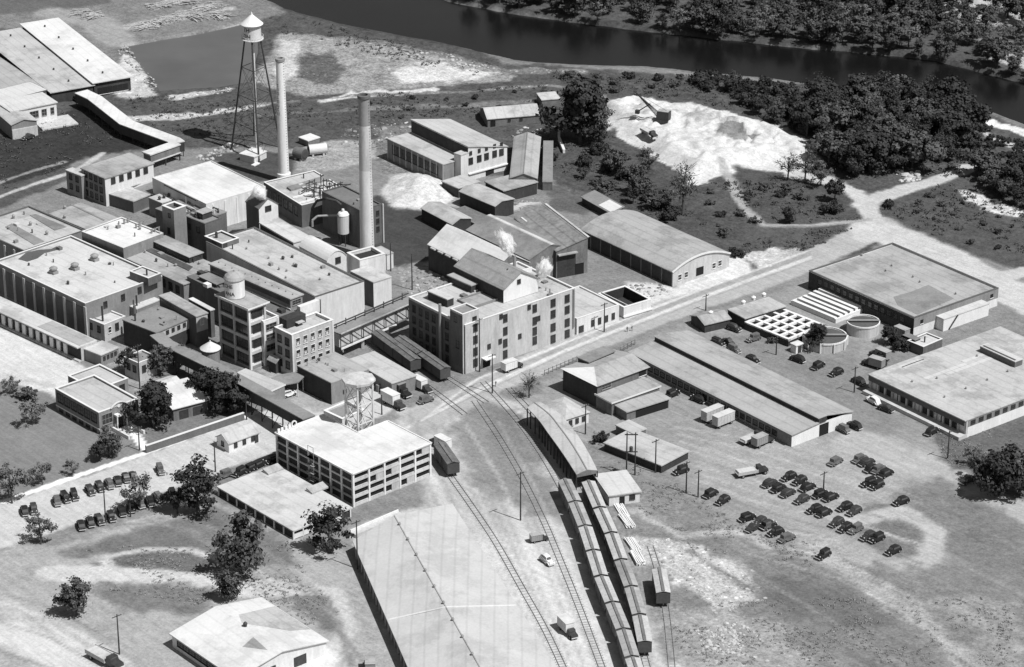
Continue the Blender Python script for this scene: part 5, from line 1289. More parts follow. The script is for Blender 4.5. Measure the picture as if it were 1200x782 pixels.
# ================================================================== CHIMNEYS, TOWERS, GALLERIES
def chimney(px, py, top, r0, r1, label, mat, capm, letters_=False):
    q = at(px, py); H = zfor(q, top); t_ = empty('chimney', (q.x, q.y, 0), 0, label, 'chimney')
    MB().lathe([(r0*1.25,0),(r0*1.25,3.0),(r0,3.2),(r1+(r0-r1)*.45,H*.55)], 28).build('shaft', mat, t_, smooth=False); MB().lathe([(r1+(r0-r1)*.45,H*.55+.003),(r1+(r0-r1)*.18,H*.82)], 28).build('middle_shaft', capm[2], t_)
    MB().lathe([(r1+(r0-r1)*.18,H*.82+.003),(r1,H-1.2)], 28).build('upper_shaft', capm[0], t_)
    m = MB().lathe([(r1+.02,H-1.2),(r1*1.18,H-.9),(r1*1.18,H-.1),(r1*.8,H),(r1*.72,H-.02),(r1*.70,H-1.1)], 28); m.build('crown', capm[1], t_)
    MB().lathe([(r1*.69,H-1.0),(r1*.69,H-.95)], 20).build('flue', 'black_void', t_)
    m = MB()
    for k in range(int(H/.9)):
        z = .5+.9*k; rr = r0+(r1-r0)*z/H; m.box(rr-.05, rr+.12, -.2, .2, z, z+.05)
    m.build('ladder', 'steel_dark', t_).rotation_euler = (0, 0, R(-35))
    return t_, H, r0, r1
t_, H, r0, r1 = chimney(333, 213, 68, 1.75, 1.3, 'slender white chimney with faded lettering beside the water tower', 'white_paint', ('white_paint', 'steel_grey', 'white_paint'))
for k in range(8):
    z = H*(.60-.0+ .032*k)-2; rr = r0+(r1-r0)*z/H+.03; m = MB()
    a0 = R(-150)
    def arcbox(a, w_, za, zb):
        m.add([(rr*math.cos(a), rr*math.sin(a), za), (rr*math.cos(a+w_), rr*math.sin(a+w_), za), (rr*math.cos(a+w_), rr*math.sin(a+w_), zb), (rr*math.cos(a), rr*math.sin(a), zb)], [(0,1,2,3)])
    arcbox(a0, .22, z, z+1.0)
    if k % 2: arcbox(a0+.24, .3, z+.7, z+1.0)
    if k % 3: arcbox(a0+.24, .3, z, z+.25)
    if k % 3 != 1: arcbox(a0+.5, .18, z, z+1.0)
    m.build('faded_letter', 'steel_grey', t_)
chimney(430.6, 303, 111, 2.15, 1.65, 'tall pale chimney darkening to a sooty top in the centre', 'stucco', ('steel_grey', 'rust', 'concrete'))

q = at(301, 176); zb = zfor(q, 46)
t_ = empty('water_tower', (q.x, q.y, 0), 0, 'tall steel water tower with white conical roof at the upper left', 'water tower')
ls = [at(271.5, 174.5), at(303.5, 190), at(329, 172.5), at(298, 160)]
tops = [(-2.5, 0), (.0, -2.6), (2.5, 0), (0, 2.6)]
m2 = MB()
for (l_, tp) in zip(ls, tops):
    MB().tube((l_.x-q.x, l_.y-q.y, 0), (tp[0], tp[1], zb+.3), .32, .26, 8).build('leg', 'steel_dark', t_)
for lev in (.25, .5, .75):
    ring_ = [Vector((l_.x-q.x, l_.y-q.y, 0)).lerp(Vector((tp[0], tp[1], zb)), lev) for l_, tp in zip(ls, tops)]
    lo = [Vector((l_.x-q.x, l_.y-q.y, 0)).lerp(Vector((tp[0], tp[1], zb)), lev-.25) for l_, tp in zip(ls, tops)]
    for i in range(4):
        m2.bar(ring_[i], ring_[(i+1) % 4], .16); m2.bar(lo[i], ring_[(i+1) % 4], .07); m2.bar(lo[(i+1) % 4], ring_[i], .07)
m2.build('bracing', 'steel_dark', t_)
MB().tube((0, 0, 0), (0, 0, zb+.4), .55, .55, 12).build('riser_pipe', 'steel_light', t_)
MB().lathe([(1.0,zb-1.0),(2.4,zb-.2),(2.85,zb+.5),(2.85,zb+5.2)], 28).build('tank', 'steel_light', t_)
MB().lathe([(3.6,zb+5.1),(3.65,zb+5.25),(.35,zb+8.3),(.1,zb+9.2)], 28).build('conical_roof', 'white_paint', t_)
m = MB().lathe([(3.6,zb+.1),(3.6,zb+.3)], 28); 
for k in range(20):
    a0, a1 = 2*PI*k/20, 2*PI*(k+1)/20; m.bar((3.55*math.cos(a0), 3.55*math.sin(a0), zb+1.3), (3.55*math.cos(a1), 3.55*math.sin(a1), zb+1.3), .08); m.bar((3.55*math.cos(a0), 3.55*math.sin(a0), zb+.2), (3.55*math.cos(a0), 3.55*math.sin(a0), zb+1.3), .06)
m.build('balcony', 'steel_light', t_)
letters('TH', 2.0, 2.89, R(-128), zb+3.1, t_, 'steel_dark'); letters('ON', 2.0, 2.89, R(-128), zb+.9, t_, 'steel_dark')
MB().box(-1.5, 1.5, -1.5, 1.5, 0, .4).build('footing', 'concrete', t_)
b = B('valve_hut', 'tiny white roofed valve hut under the water tower', 'hut', (298,184), (286,178), (306,176), 2.4); b.slab('stucco', 'roof_white', .2); b.box('step_slab', -2, 1, -1.5, -.05, 0, .3, 'white_paint')
# elevated conveyor gallery, left front
strip('conveyor_gallery', 'long dark elevated conveyor gallery on trestle legs running to the frame warehouse', 'conveyor', [(183,391),(196,402),(256,431),(300,455),(362,489)], 4.0, [7.6,7.2,7.2,7.4,8.6], 'roof_mid', 'wood_dark', wallh=2.8)
# lattice bridge to the mill
pa, pb = at(392, 388, 8.0), at(484, 348, 8.0); o_ = Vector((pa.x, pa.y, 0))
br = custom('lattice_bridge', 'sloping lattice sided conveyor bridge joining office block and central mill', 'bridge', o_)
d = (pb-pa); Ld = d.length; dn = Vector((d.x, d.y, 0)).normalized(); nn = Vector((dn.y, -dn.x, 0))
def bp_(t, s_, z): return dn*(Ld*t)+nn*s_+Vector((0, 0, z))
for nm, s0, s1, z0_, z1_, mt in (('deck', -2.2, 2.2, 3.2, 3.5, 'wood'), ('roof', -2.4, 2.4, 7.5, 7.75, 'roof_mid')):
    q = [bp_(0, s1, 0), bp_(1, s1, 0), bp_(1, s0, 0), bp_(0, s0, 0)]; MB().prism([(p_.x, p_.y) for p_ in q], z0_, z1_).build(nm, mt, br)
q = [bp_(0, 1.6, 0), bp_(1, 1.6, 0), bp_(1, -1.6, 0), bp_(0, -1.6, 0)]; MB().prism([(p_.x, p_.y) for p_ in q], 3.51, 7.4).build('conveyor_casing', 'concrete', br)
m = MB(); N_ = 7
for k in range(N_+1): m.bar(bp_(k/N_, 2.3, 3.3), bp_(k/N_, 2.3, 7.5), .25)
for k in range(N_): m.bar(bp_(k/N_, 2.3, 7.4), bp_((k+1)/N_, 2.3, 3.5), .2)
m.build('lattice', 'wood_dark', br)
MB().bar(bp_(0, 2.45, 3.2), bp_(.7, 2.45, 3.2), .25, .5).build('sill_beam', 'white_paint', br); MB().bar(bp_(0, 2.45, 7.75), bp_(1, 2.45, 7.75), .3, .3).build('eave_beam', 'roof_light', br)
m = MB()
for k in range(8): m.tube(bp_(.06+.12*k, -1.2, 7.7), bp_(.06+.12*k, -1.2, 9.2+.5*(k % 2)), .15); 
m.tube(bp_(.02, -1.2, 9.0), bp_(.98, -1.2, 9.0), .22); m.build('roof_pipe', 'steel_dark', br)
for k in (.3, .62): MB().box(-.4, .4, -.4, .4, 0, 3.2).build('pier', 'concrete', br).location = bp_(k, 1.5, 0)

# ================================================================== RAILWAY
def track(path, label, z=0.0, gauge=1.5):
    pts = smooth([at(px, py, 0) for px, py in path], 8)
    o_ = pts[0].copy(); r_ = tag(custom('railway_track', None, None, o_), kind='structure')
    pts = [q-o_ for q in pts]; nr = []
    for i in range(len(pts)):
        d = pts[min(i+1, len(pts)-1)]-pts[max(i-1, 0)]; d.normalize(); nr.append(Vector((-d.y, d.x, 0)))
    for s_ in (-gauge/2, gauge/2):
        m = MB()
        for i in range(len(pts)-1):
            m.bar(pts[i]+nr[i]*s_+Vector((0,0,.13)), pts[i+1]+nr[i+1]*s_+Vector((0,0,.13)), .10, .14)
        m.build('rail', 'rail_steel', r_)
    m = MB(); acc = 0
    for i in range(len(pts)-1):
        L_ = (pts[i+1]-pts[i]).length; k = max(1, int(L_/1.05))
        for j in range(k):
            p_ = pts[i].lerp(pts[i+1], j/k); m.bar(p_-nr[i]*1.25+Vector((0,0,.03)), p_+nr[i]*1.25+Vector((0,0,.03)), .24, .06)
    tag(m.build('sleepers', 'sleeper', r_), kind='stuff')
    return r_
rowL = [(661,561),(674,588),(685.7,616.5),(695,645),(704.5,675),(717.5,706),(730.5,737.5),(741,770),(752,803)]
rowR = [(689,563),(703,595),(716.4,624.5),(728,656),(740,687.5),(749.6,720.5),(756,753)]
def ground_px(pts, z):
    """rows surveyed at roof height z, given back as ground rows"""
    out = []
    for px, py in pts:
        q = at(px, py, z); d = CAMH/ (CAMH-0); 
        # project ground point q.xy
        v = Vector((q.x, q.y, -CAMH)); fy = v.y*CP - v.z*SP; uy = v.y*SP + v.z*CP
        out.append((CX+FPX*v.x/fy, CY-FPX*uy/fy))
    return out
gL, gR = ground_px(rowL, 4.2), ground_px(rowR, 4.2)
track([(566,448),(590,474),(612,500),(637,536)]+gL, '')
track([(596,455),(625,486),(651,520),(672,552)]+gR+[(764,800)], '')
track([(505,527),(524,553),(549,588),(580,634),(612,690),(640,740),(668,800)], '')
track([(556,470),(583,510),(610,556),(636,608),(658,660),(682,720),(712,800)], '')
track([(762,640),(772,672),(779,706),(784,745),(789,800)], '')
track([(424,398),(460,425),(500,452),(545,486)], ''); track([(447,392),(490,420),(530,446),(570,472)], '')

def boxcar_proto(name, label, roofm, body='freight'):
    r_ = empty(name, (0, 0, 0), 0, label, 'boxcar', 'boxcars on the tracks')
    L_, W_, z0_, z1_ = 11.6, 3.25, 1.1, 3.95
    MB().box(-L_/2, L_/2, -W_/2, W_/2, z0_, z1_).build('body', body, r_)
    m = MB(); vs = []
    for x in (-L_/2-.12, L_/2+.12):
        vs += [(x, -W_/2-.1, z1_), (x, 0, z1_+.42), (x, W_/2+.1, z1_), (x, -W_/2-.1, z1_+.1), (x, 0, z1_+.54), (x, W_/2+.1, z1_+.1)]
    m.add(vs, [(3,9,10,4),(4,10,11,5),(0,1,7,6),(1,2,8,7),(0,6,9,3),(2,5,11,8),(0,3,4,1),(1,4,5,2),(6,7,10,9),(7,8,11,10)]); m.build('roof', roofm, r_)
    m = MB().box(-L_/2-.1, L_/2+.1, -.35, .35, z1_+.56, z1_+.66); m.build('running_board', 'wood', r_)
    for s_ in (-1, 1):
        MB().box(-1.1, 1.1, -.05, .05, z0_+.1, z1_-.15).build('door', body, r_).location = (0, s_*(W_/2+.06), 0)
        bg_ = MB().box(-1.2, 1.2, -.95, .95, .45, .95)
        bo = bg_.build('bogie', 'steel_dark', r_); bo.location = (s_*L_*.34, 0, 0)
        for xx in (-.8, .8):
            MB().tube((xx, -.85, .52), (xx, .85, .52), .46, .46, 12).build('wheelset', 'steel_dark', bo)
        MB().bar((s_*(L_/2), 0, .95), (s_*(L_/2+.45), 0, .95), .25).build('coupler', 'steel_dark', r_)
    return r_
bc_light = boxcar_proto('boxcar', '', 'freight_roof'); bc_dark = boxcar_proto('boxcar', '', 'freight_roof_dark'); bc_mid = boxcar_proto('boxcar', '', 'roof_grey', 'rust')
used = {}
def place(src, loc, rz, label, group=None, scale=None):
    if id(src) not in used:
        used[id(src)] = 1; src.location = loc; src.rotation_euler = (0, 0, rz); src['label'] = label
        if group: src['group'] = group
        if scale: src.scale = scale
        return src
    return copy_thing(src, loc, rz, label, group, scale)
ORD = ['first', 'second', 'third', 'fourth', 'fifth', 'sixth', 'seventh', 'eighth', 'ninth', 'tenth', 'eleventh', 'twelfth', 'thirteenth', 'fourteenth', 'fifteenth', 'sixteenth', 'seventeenth', 'eighteenth', 'nineteenth', 'twentieth', 'twenty first', 'twenty second']
for row, nm in ((rowL, 'left'), (rowR, 'right')):
    for i, (p_, q_) in enumerate(zip(row[:-1], row[1:])):
        a_, c_ = at(*p_, 4.2), at(*q_, 4.2); mid = (a_+c_)/2; d = c_-a_
        s_ = (d.length-.75)/12.1
        place([bc_light, bc_light, bc_mid, bc_light, bc_mid][(i*3+len(nm)) % 5], (mid.x, mid.y, .06), math.atan2(d.y, d.x), f'grey roofed boxcar, {ORD[i]} from the train shed in the {nm} hand train', 'boxcars of the two trains', (s_, 1, 1))
a_, c_ = at(772.5,667,4.2), at(777.5,694,4.2); d = c_-a_; mid = (a_+c_)/2
place(bc_light, (mid.x, mid.y, .06), math.atan2(d.y, d.x), 'lone boxcar standing right of the two trains', 'boxcars of the two trains', (.95,1,1))
a_, c_ = at(511,513,4.2), at(536,549,4.2); d = c_-a_; mid = (a_+c_)/2
place(bc_dark, (mid.x, mid.y, .06), math.atan2(d.y, d.x), 'lone dark boxcar beside the frame warehouse', 'boxcars by the warehouses', (1.02,1,1))
for i, (p_, q_) in enumerate((((444,390),(463,404)),((465,405),(485,420)),((470,396),(492,411)),((494,412),(524,433)))):
    a_, c_ = at(*p_, 4.2), at(*q_, 4.2); d = c_-a_; mid = (a_+c_)/2
    lb = ['upper weathered boxcar in the row next to the loading platform', 'lower weathered boxcar in the row next to the loading platform', 'upper weathered boxcar in the row against the mill wall', 'weathered boxcar nearest the road against the mill wall'][i]
    place(bc_dark, (mid.x, mid.y, .06), math.atan2(d.y, d.x), lb, 'boxcars by the warehouses')

# ================================================================== ROAD VEHICLES
def wheel_mesh(r=.36, w_=.2):
    m = MB(); m.tube((0, -w_/2, 0), (0, w_/2, 0), r, r, 14, 0); m.tube((0, -w_/2-.01, 0), (0, w_/2+.01, 0), r*.5, r*.5, 10, 1); return m.mesh('wheel', ['tyre', 'steel_grey'])
WM = wheel_mesh()
def profile(m, prof, y0, y1, inset=0.0, mi=0):
    n = len(prof); zmax = max(p_[1] for p_ in prof); zmin = min(p_[1] for p_ in prof)
    def yy(z, y, s_): return y + s_*inset*(z-zmin)/(zmax-zmin)
    vs = [(x, yy(z, y0, 1), z) for x, z in prof]+[(x, yy(z, y1, -1), z) for x, z in prof]
    m.add(vs, [tuple(range(n)), tuple(reversed(range(n, 2*n)))]+[(i, n+i, n+(i+1) % n, (i+1) % n) for i in range(n)], mi)
    return m
def car_proto(col, style):
    r_ = empty('parked_car', (0, 0, 0), 0, '', 'car')
    lo = [(2.0,.42),(2.08,.75),(1.95,1.0),(.75,1.12),(-1.75,1.08),(-2.15,.85),(-2.2,.45)]
    profile(MB(), lo, -.66, .66, .05).build('body', col, r_)
    if style == 'sedan':
        cab = [(.85,1.08),(.55,1.62),(.2,1.74),(-.9,1.74),(-1.55,1.55),(-1.95,1.05)]
    elif style == 'coupe':
        cab = [(.55,1.08),(.3,1.58),(0,1.68),(-.55,1.66),(-1.0,1.35),(-1.3,1.06)]
    else:
        cab = [(.75,1.1),(.7,1.78),(.5,1.84),(-1.5,1.84),(-1.6,1.8),(-1.62,1.08)]
    cb = profile(MB(), cab, -.68, .68, .1).build('cabin', col, r_)
    zs = 1.2; ze = 1.56
    for s_ in (-1, 1):
        y = s_*(.70-.045); MB().box(-1.35 if style != 'coupe' else -.7, .45, y-.03, y+.03, zs, ze).build('side_window', 'glass_mid', cb)
    fr = cab[0], cab[1]; m = MB(); a_, c_ = Vector((fr[0][0]+.03, 0, fr[0][1]+.08)), Vector((fr[1][0]+.05, 0, fr[1][1]-.04))
    m.add([(a_.x,-.55,a_.z),(a_.x,.55,a_.z),(c_.x,.5,c_.z),(c_.x,-.5,c_.z)], [(0,1,2,3)]); m.build('windscreen', 'glass_mid', cb)
    for sx in (1.35, -1.35):
        for s_ in (-1, 1):
            w_ = link('wheel', WM, r_, T(sx, s_*.66, .36)); m = MB(); N_ = 8; pr = []
            for k in range(N_+1):
                t = PI*(-.06+1.1*k/N_); pr.append((.52*math.cos(t)*1.15, .36+.42*math.sin(t)+.05))
            for k in range(N_): m.bar((pr[k][0], 0, pr[k][1]), (pr[k+1][0], 0, pr[k+1][1]), .34, .09)
            m.build('fender', col, r_, T(sx, s_*.72, 0))
    MB().box(-.8, .8, -.1, .1, .42, .5).build('running_board', col, r_, T(0, .76, 0)); MB().box(-.8, .8, -.1, .1, .42, .5).build('running_board', col, r_, T(0, -.76, 0))
    MB().bar((2.22, -.75, .5), (2.22, .75, .5), .1, .14).build('bumper', 'steel_light', r_); MB().bar((-2.3, -.75, .5), (-2.3, .75, .5), .1, .14).build('bumper', 'steel_light', r_)
    for s_ in (-1, 1): MB().lathe([(.13,-.1),(.15,.08)], 10).build('headlight', 'steel_light', r_, T(1.9, s_*.5, .98) @ Matrix.Rotation(PI/2, 4, 'Y'))
    return r_
CARS = [car_proto('car_black', 'sedan'), car_proto('car_black', 'box'), car_proto('car_dark', 'coupe'), car_proto('car_dark', 'sedan')]
CARS.append(car_proto('car_grey', 'box'))
CARW = car_proto('car_white', 'sedan')
rc_ = random.Random(11)
def car(px, py, ang, label, group=None, src=None):
    q = at(px, py, .7); src = src or rc_.choice([CARS[1], CARS[0], CARS[1], CARS[3], CARS[2], CARS[1], CARS[0], CARS[4]])
    return place(src, (q.x, q.y, 0.03), ang+rc_.uniform(-.14, .14)+(PI if rc_.random() < .4 else 0), label, group, (1.08, 1.08, 1.18))
AB = math.atan2(.656, .755); AA = AB+PI/2
zc = lambda pts: [(880+x/5.88, 520+y/5.88) for x, y in pts]
rows = [('row by the grass island', zc([(585,125),(755,108),(800,130),(835,172),(885,180),(932,208),(812,272),(868,290),(1035,400)]), AB),
        ('middle row of the field', zc([(130,275),(190,310),(262,230),(335,258),(392,302),(255,342),(350,388),(480,350),(552,370),(440,455),(505,478),(648,438),(712,468),(590,545),(650,582),(722,592),(808,640),(868,655),(980,740)]), AB),
        ('lower row of the field', zc([(15,580),(60,545),(122,565),(170,612),(250,652),(500,768)]), AB)]
for nm, pts, an in rows:
    for i, (px, py) in enumerate(sorted(pts)): car(px, py, an, f'dark car, {ORD[i]} from left in the {nm}', 'cars in the parking field')
ra = at(255,528)-at(10,614); RA = math.atan2(ra.y, ra.x)
zl_ = lambda pts: [(x/4.684, 520+y/4.684) for x, y in pts]
for nm, pts in (('upper side of the left street', zl_([(135,368),(185,360),(312,315),(358,298),(408,285),(495,258),(548,238),(598,222),(645,205),(692,186),(732,180),(880,145)])),
                ('lower side of the left street', zl_([(445,448),(495,430),(545,420),(610,402),(668,372),(718,352),(762,330),(820,320),(865,295),(945,272)]))):
    for i, (px, py) in enumerate(pts): car(px, py, RA+R(72), f'dark car, {ORD[i]} from left on the {nm}', 'cars parked along the left street')
for i, (px, py) in enumerate(((263,557),(281,554),(295,548.5),(303.5,545),(322,539))): car(px, py, RA+.1, f'dark car, {ORD[i]} from the left behind the low white shed roof', 'cars behind the low white shed')
misc = [(934.5,421,AA,'dark car left of the two cars below the round basin'),(959,429,AB,'middle dark car below the round basin'),(980,437,AB,'right dark car below the round basin'),(1006,447,AA,'dark car at the far corner of the front right warehouse'),
        (1038,479,AA,'dark car next to the pale car along the dock'),(1092,506,AB,'dark car near the lower end of the dock'),(987,503,AA,'dark car at the white end of the long double shed'),(1001,499,AA,'second dark car at the white end of the long double shed'),
        (1134,563,AB,'dark car below the big tree at the right edge'),(860,385,AA,'dark car nearest the pump house'),(883,397,AB,'dark car left of the small pole by the grid basin'),(853,401,AA,'dark car behind the long double shed roof, upper'),(841,402,AA,'small dark car just over the long shed roof edge'),
        (860,410,AA,'dark car half hidden by the long shed roof'),(882,422,AA,'lowest dark car half hidden by the long shed roof'),(818,468,AA,'dark car parked along the long double shed'),(783,536.5,AB,'dark car at the end of the low flat shed'),(798,552,AB,'dark car beside the pair of tall poles'),
        (833,579,AB,'upper dark car on the grass edge left of the field'),(847,587,AB,'second dark car on the grass edge left of the field'),(876,607,AB,'third dark car on the grass edge left of the field'),(890,612,AB,'fourth dark car on the grass edge left of the field'),(901,616,AB,'fifth dark car on the grass edge left of the field'),
        (499,469,AB,'lone dark car in the middle of the yard below the loading platform'),(33,161,AB,'dark car in front of the gabled works at the upper left'),(90,116,AA,'dark car beside the start of the covered walkway'),(788,462,AB,'dark car behind the lean-to of the hip barn')]
for px, py, an, lb in misc: car(px, py, an, lb)
for px, py, an, lb in ((1023,470,AA,'pale car parked along the dock of the front right warehouse'),(338,462,AB,'small white car under the fan shaped canopy'),(641,657,R(-62),'white car in the rail yard left of the trains')): car(px, py, an, lb, None, CARW)

def truck_proto(name, col, boxc, L_=4.6, hbox=2.3, cabc='car_dark', cat='truck', cab=True, bed=False):
    r_ = empty(name, (0, 0, 0), 0, '', cat)
    MB().box(-L_+.6, 2.0, -.5, .5, .55, .75).build('chassis', 'steel_dark', r_)
    if cab:
        profile(MB(), [(.65,.7),(.65,2.0),(1.6,2.0),(1.8,1.35),(2.9,1.2),(3.0,.6)], -.85, .85, .06).build('cab', cabc, r_)
        MB().add([(1.66,-.68,1.42),(1.66,.68,1.42),(1.60,.66,1.9),(1.60,-.66,1.9)], [(0,1,2,3)]).build('windscreen', 'glass_mid', r_, T(.06, 0, 0))
        MB().bar((3.05, -.9, .6), (3.05, .9, .6), .12, .18).build('bumper', 'steel_light', r_)
    if bed:
        m = MB().box(-L_+.6, .5, -1.1, 1.1, .8, 1.0); m.build('bed', boxc, r_)
        for s_ in (-1, 1): MB().box(-L_+.6, .5, -.05, .05, 1.004, 1.5).build('side_board', boxc, r_, T(0, s_*1.05, 0))
        MB().box(-L_+.9, .2, -.95, .95, 1.005, 1.45).build('load', 'roof_bright', r_)
    else:
        MB().box(-L_+.6, .5, -1.1, 1.1, .85, .85+hbox).build('cargo_box', col, r_); MB().box(-L_+.5, .6, -1.18, 1.18, .852+hbox, .95+hbox).build('box_roof', boxc, r_)
        m = MB()
        for k in range(6): x = -L_+.8+k*(L_-.5)/5.2; m.box(x-.05, x+.05, -1.14, 1.14, .9, .8+hbox)
        m.build('box_rib', col, r_)
    for sx in ((2.2, -L_+1.8) if cab else (-.6, -L_+1.6)):
        for s_ in (-1, 1): link('wheel', WM, r_, T(sx, s_*.9, .42) @ Matrix.Scale(1.18, 4))
    return r_
TW = truck_proto('box_truck', 'white_paint', 'roof_white'); TG = truck_proto('box_truck', 'steel_grey', 'roof_grey', 4.2, 2.2); TT = truck_proto('trailer', 'wood_light', 'roof_bright', 6.4, 2.6, cat='trailer', cab=False); TF = truck_proto('flatbed_truck', 'wood', 'wood_light', 4.8, bed=True); TD = truck_proto('van', 'car_dark', 'roof_mid', 4.8, 2.1, 'car_black', 'van')
def truck(src, px, py, an, lb, sc=1.0):
    q = at(px, py, 1.5); place(src, (q.x, q.y, .03), an, lb, None, (sc, sc, sc))
truck(TW, 602, 427, AB, 'white box truck in front of the four storey mill', .95); truck(TW, 496, 452, AA+PI, 'white box truck at the end of the loading platform'); truck(TW, 463, 471, AA+PI, 'long white panel truck in front of the flat tank tower', 1.15); truck(TD, 470, 457, AA+PI, 'dark rounded van between the two white trucks', 1.15)
truck(TW, 514, 517, AA, 'white truck behind the lone dark boxcar'); truck(TT, 843, 483, AB, 'left one of the two pale trailers beside the long double shed'); truck(TT, 856, 489, AB, 'right one of the two pale trailers beside the long double shed')
truck(TF, 884, 510, AB, 'loaded flatbed truck with pale load beside the long shed', 1.1); truck(TG, 895, 515, AB, 'grey box truck next to the flatbed by the long shed'); truck(TF, 884, 550, AB-.35, 'lone flatbed truck with pale load in the open field', 1.2)
truck(TW, 667, 737, R(-64), 'white box truck in the lower rail yard'); truck(TG, 434, 776, R(92), 'grey truck at the bottom edge beside the very long warehouse'); truck(TF, 126, 772, AA+PI+.1, 'open truck with pale load at the bottom left edge', 1.45)
truck(TG, 1052, 388, AA, 'dark truck in the shadow beside the taller round tank'); truck(TG, 1030, 414, AA, 'dark truck below the taller round tank'); truck(TD, 1062, 398, AA, 'dark van by the corner of the square warehouse'); truck(TG, 1022, 424, AA+.2, 'grey truck at the corner of the front right warehouse')
truck(TG, 633, 628, R(20), 'small pale truck in the rail yard beside a crate', .7)

# dragline on the dump
q = at(776, 142, 3.5); ex = empty('excavator', (q.x, q.y, 3.4), R(160), 'dark excavator with raised lattice boom on the white dump', 'excavator')
for s_ in (-1, 1): MB().box(-2.4, 2.4, s_*1.3-.45, s_*1.3+.45, 0, .9).build('crawler_track', 'steel_dark', ex)
profile(MB(), [(-2.6,1.0),(-2.6,3.6),(1.4,3.8),(1.9,1.0)], -1.5, 1.5, .05).build('house', 'steel_dark', ex); MB().box(-2.4, 1.2, -1.4, 1.4, 3.81, 3.95).build('house_roof', 'roof_grey', ex)
m = MB(); tip = Vector((9.6, 0, 9.2)); root_ = Vector((1.6, 0, 1.6))
for s_ in (-.5, .5): m.bar(root_+Vector((0, s_, 0)), tip, .2); m.bar(root_+Vector((-.6, s_, .9)), tip, .2)
m.build('boom', 'steel_dark', ex); MB().bar((4.0, .9, 6.0), (8.4, .2, 2.6), .35).build('dipper_stick', 'steel_dark', ex); MB().box(8.0, 9.4, -.6, .6, 1.7, 2.9).build('bucket', 'steel_dark', ex); MB().bar((-1.5, 0, 3.9), tip, .07).build('boom_cable', 'steel_dark', ex)
q = at(762, 160, 2.5); place(TF, (q.x, q.y, 2.6), R(-60), 'dark dump truck standing below the excavator on the white dump')

# ================================================================== POLES, FENCES, WALLS
pole_r = None
def pole(px, py, top, label, arms=1, ang=AB, group='poles'):
    q = at(px, py); H = zfor(q, top); t_ = empty('utility_pole', (q.x, q.y, 0), ang, label, 'pole', group)
    MB().tube((0, 0, -.05), (0, 0, H), .2, .13, 8).build('pole', 'wood_dark', t_)
    for k in range(arms): MB().bar((-1.3, .15, H-.6-k*.9), (1.3, .15, H-.6-k*.9), .14).build('crossarm', 'wood_dark', t_)
    if arms:
        for x in (-1.1, -.5, .5, 1.1): MB().lathe([(.05,H-.52),(.07,H-.3)], 6, (x, .15)).build('insulator', 'steel_grey', t_)
for a_ in ((610,610,553,'pole standing alone in the rail yard'),(577,461,415,'pole beside the road below the four storey mill'),(768,554,515,'pole beside the low flat shed and H frame'),(804,578,541,'left one of the pair of tall poles by the field'),(818,583,551,'right one of the pair of tall poles by the field'),
           (686,509,474,'pole at the corner of the small hipped roof house'),(164,456,404,'tall pole behind the curved front office'),(163.5,528,500,'pole at the street wall in front of the office'),(252.5,553,517,'pole at the street beside the large dark tree'),(124,613,571,'pole among the parked cars of the left street'),
           (153,606,580,'second pole among the parked cars of the left street'),(140,767,720,'pole at the bottom left above the dark vehicle'),(419,667,610,'pole at the far left corner of the very long warehouse'),(1110.5,538,505,'pole at the near corner of the front right warehouse'),(965,574,553,'short pole in the middle of the parking field'),
           (1001,460,430,'pole by the far end of the dock'),(909.5,416,394,'small pole beside the grid basin'),(827,364,345,'pole at the hut beside the road'),(458,318,285,'left one of two thin poles in the coal yard'),(483,340,298,'right one of two thin poles in the coal yard'),(708,389,355,'pole in front of the low pale wing'),
           (562,436,373,'tall pole with crossarm against the four storey mill front'),(447.5,486,463,'thin pole right of the flat tank tower legs'),(547,437,388,'pole at the corner of the four storey mill'),(276,486,458,'left lamp pole under the conveyor gallery'),(289,492,466,'right lamp pole under the conveyor gallery')):
    pole(*a_, arms=0 if 'thin' in a_[3] or 'lamp' in a_[3] else 1)
q0, q1 = at(734,557), at(744,557); H = zfor(q0, 507); t_ = empty('transformer_frame', (q0.x, q0.y, 0), 0, 'H shaped double pole frame with crossbeam beside the low flat shed', 'pole frame')
for p_ in (q0, q1): MB().tube((p_.x-q0.x, p_.y-q0.y, 0), (p_.x-q0.x, p_.y-q0.y, H), .2, .15).build('pole', 'wood_dark', t_)
for z in (H-.6, H*.55): MB().bar((-.6, 0, z), (q1.x-q0.x+.6, q1.y-q0.y, z), .25).build('crossbeam', 'wood_dark', t_)
MB().lathe([(.45,H*.55+.13),(.45,H*.55+1.4),(.2,H*.55+1.5)], 12, ((q1.x-q0.x)/2, 0)).build('transformer', 'steel_dark', t_)
def wall(path, h, t, mat, cop, name, label, cat):
    pts = [at(px, py) for px, py in path]; o_ = pts[0].copy(); r_ = custom(name, label, cat, o_); pts = [p_-o_ for p_ in pts]
    for p_, q_ in zip(pts[:-1], pts[1:]):
        MB().bar(p_+Vector((0,0,h/2)), q_+Vector((0,0,h/2)), t, h).build('wall', mat, r_); MB().bar(p_+Vector((0,0,h+.1)), q_+Vector((0,0,h+.1)), t+.15, .18).build('coping', cop, r_)
wall([(171,531),(286,492)], 2.0, .5, 'brick_dark', 'coping', 'retaining_wall', 'long brick retaining wall with pale coping along the street lawn', 'wall')
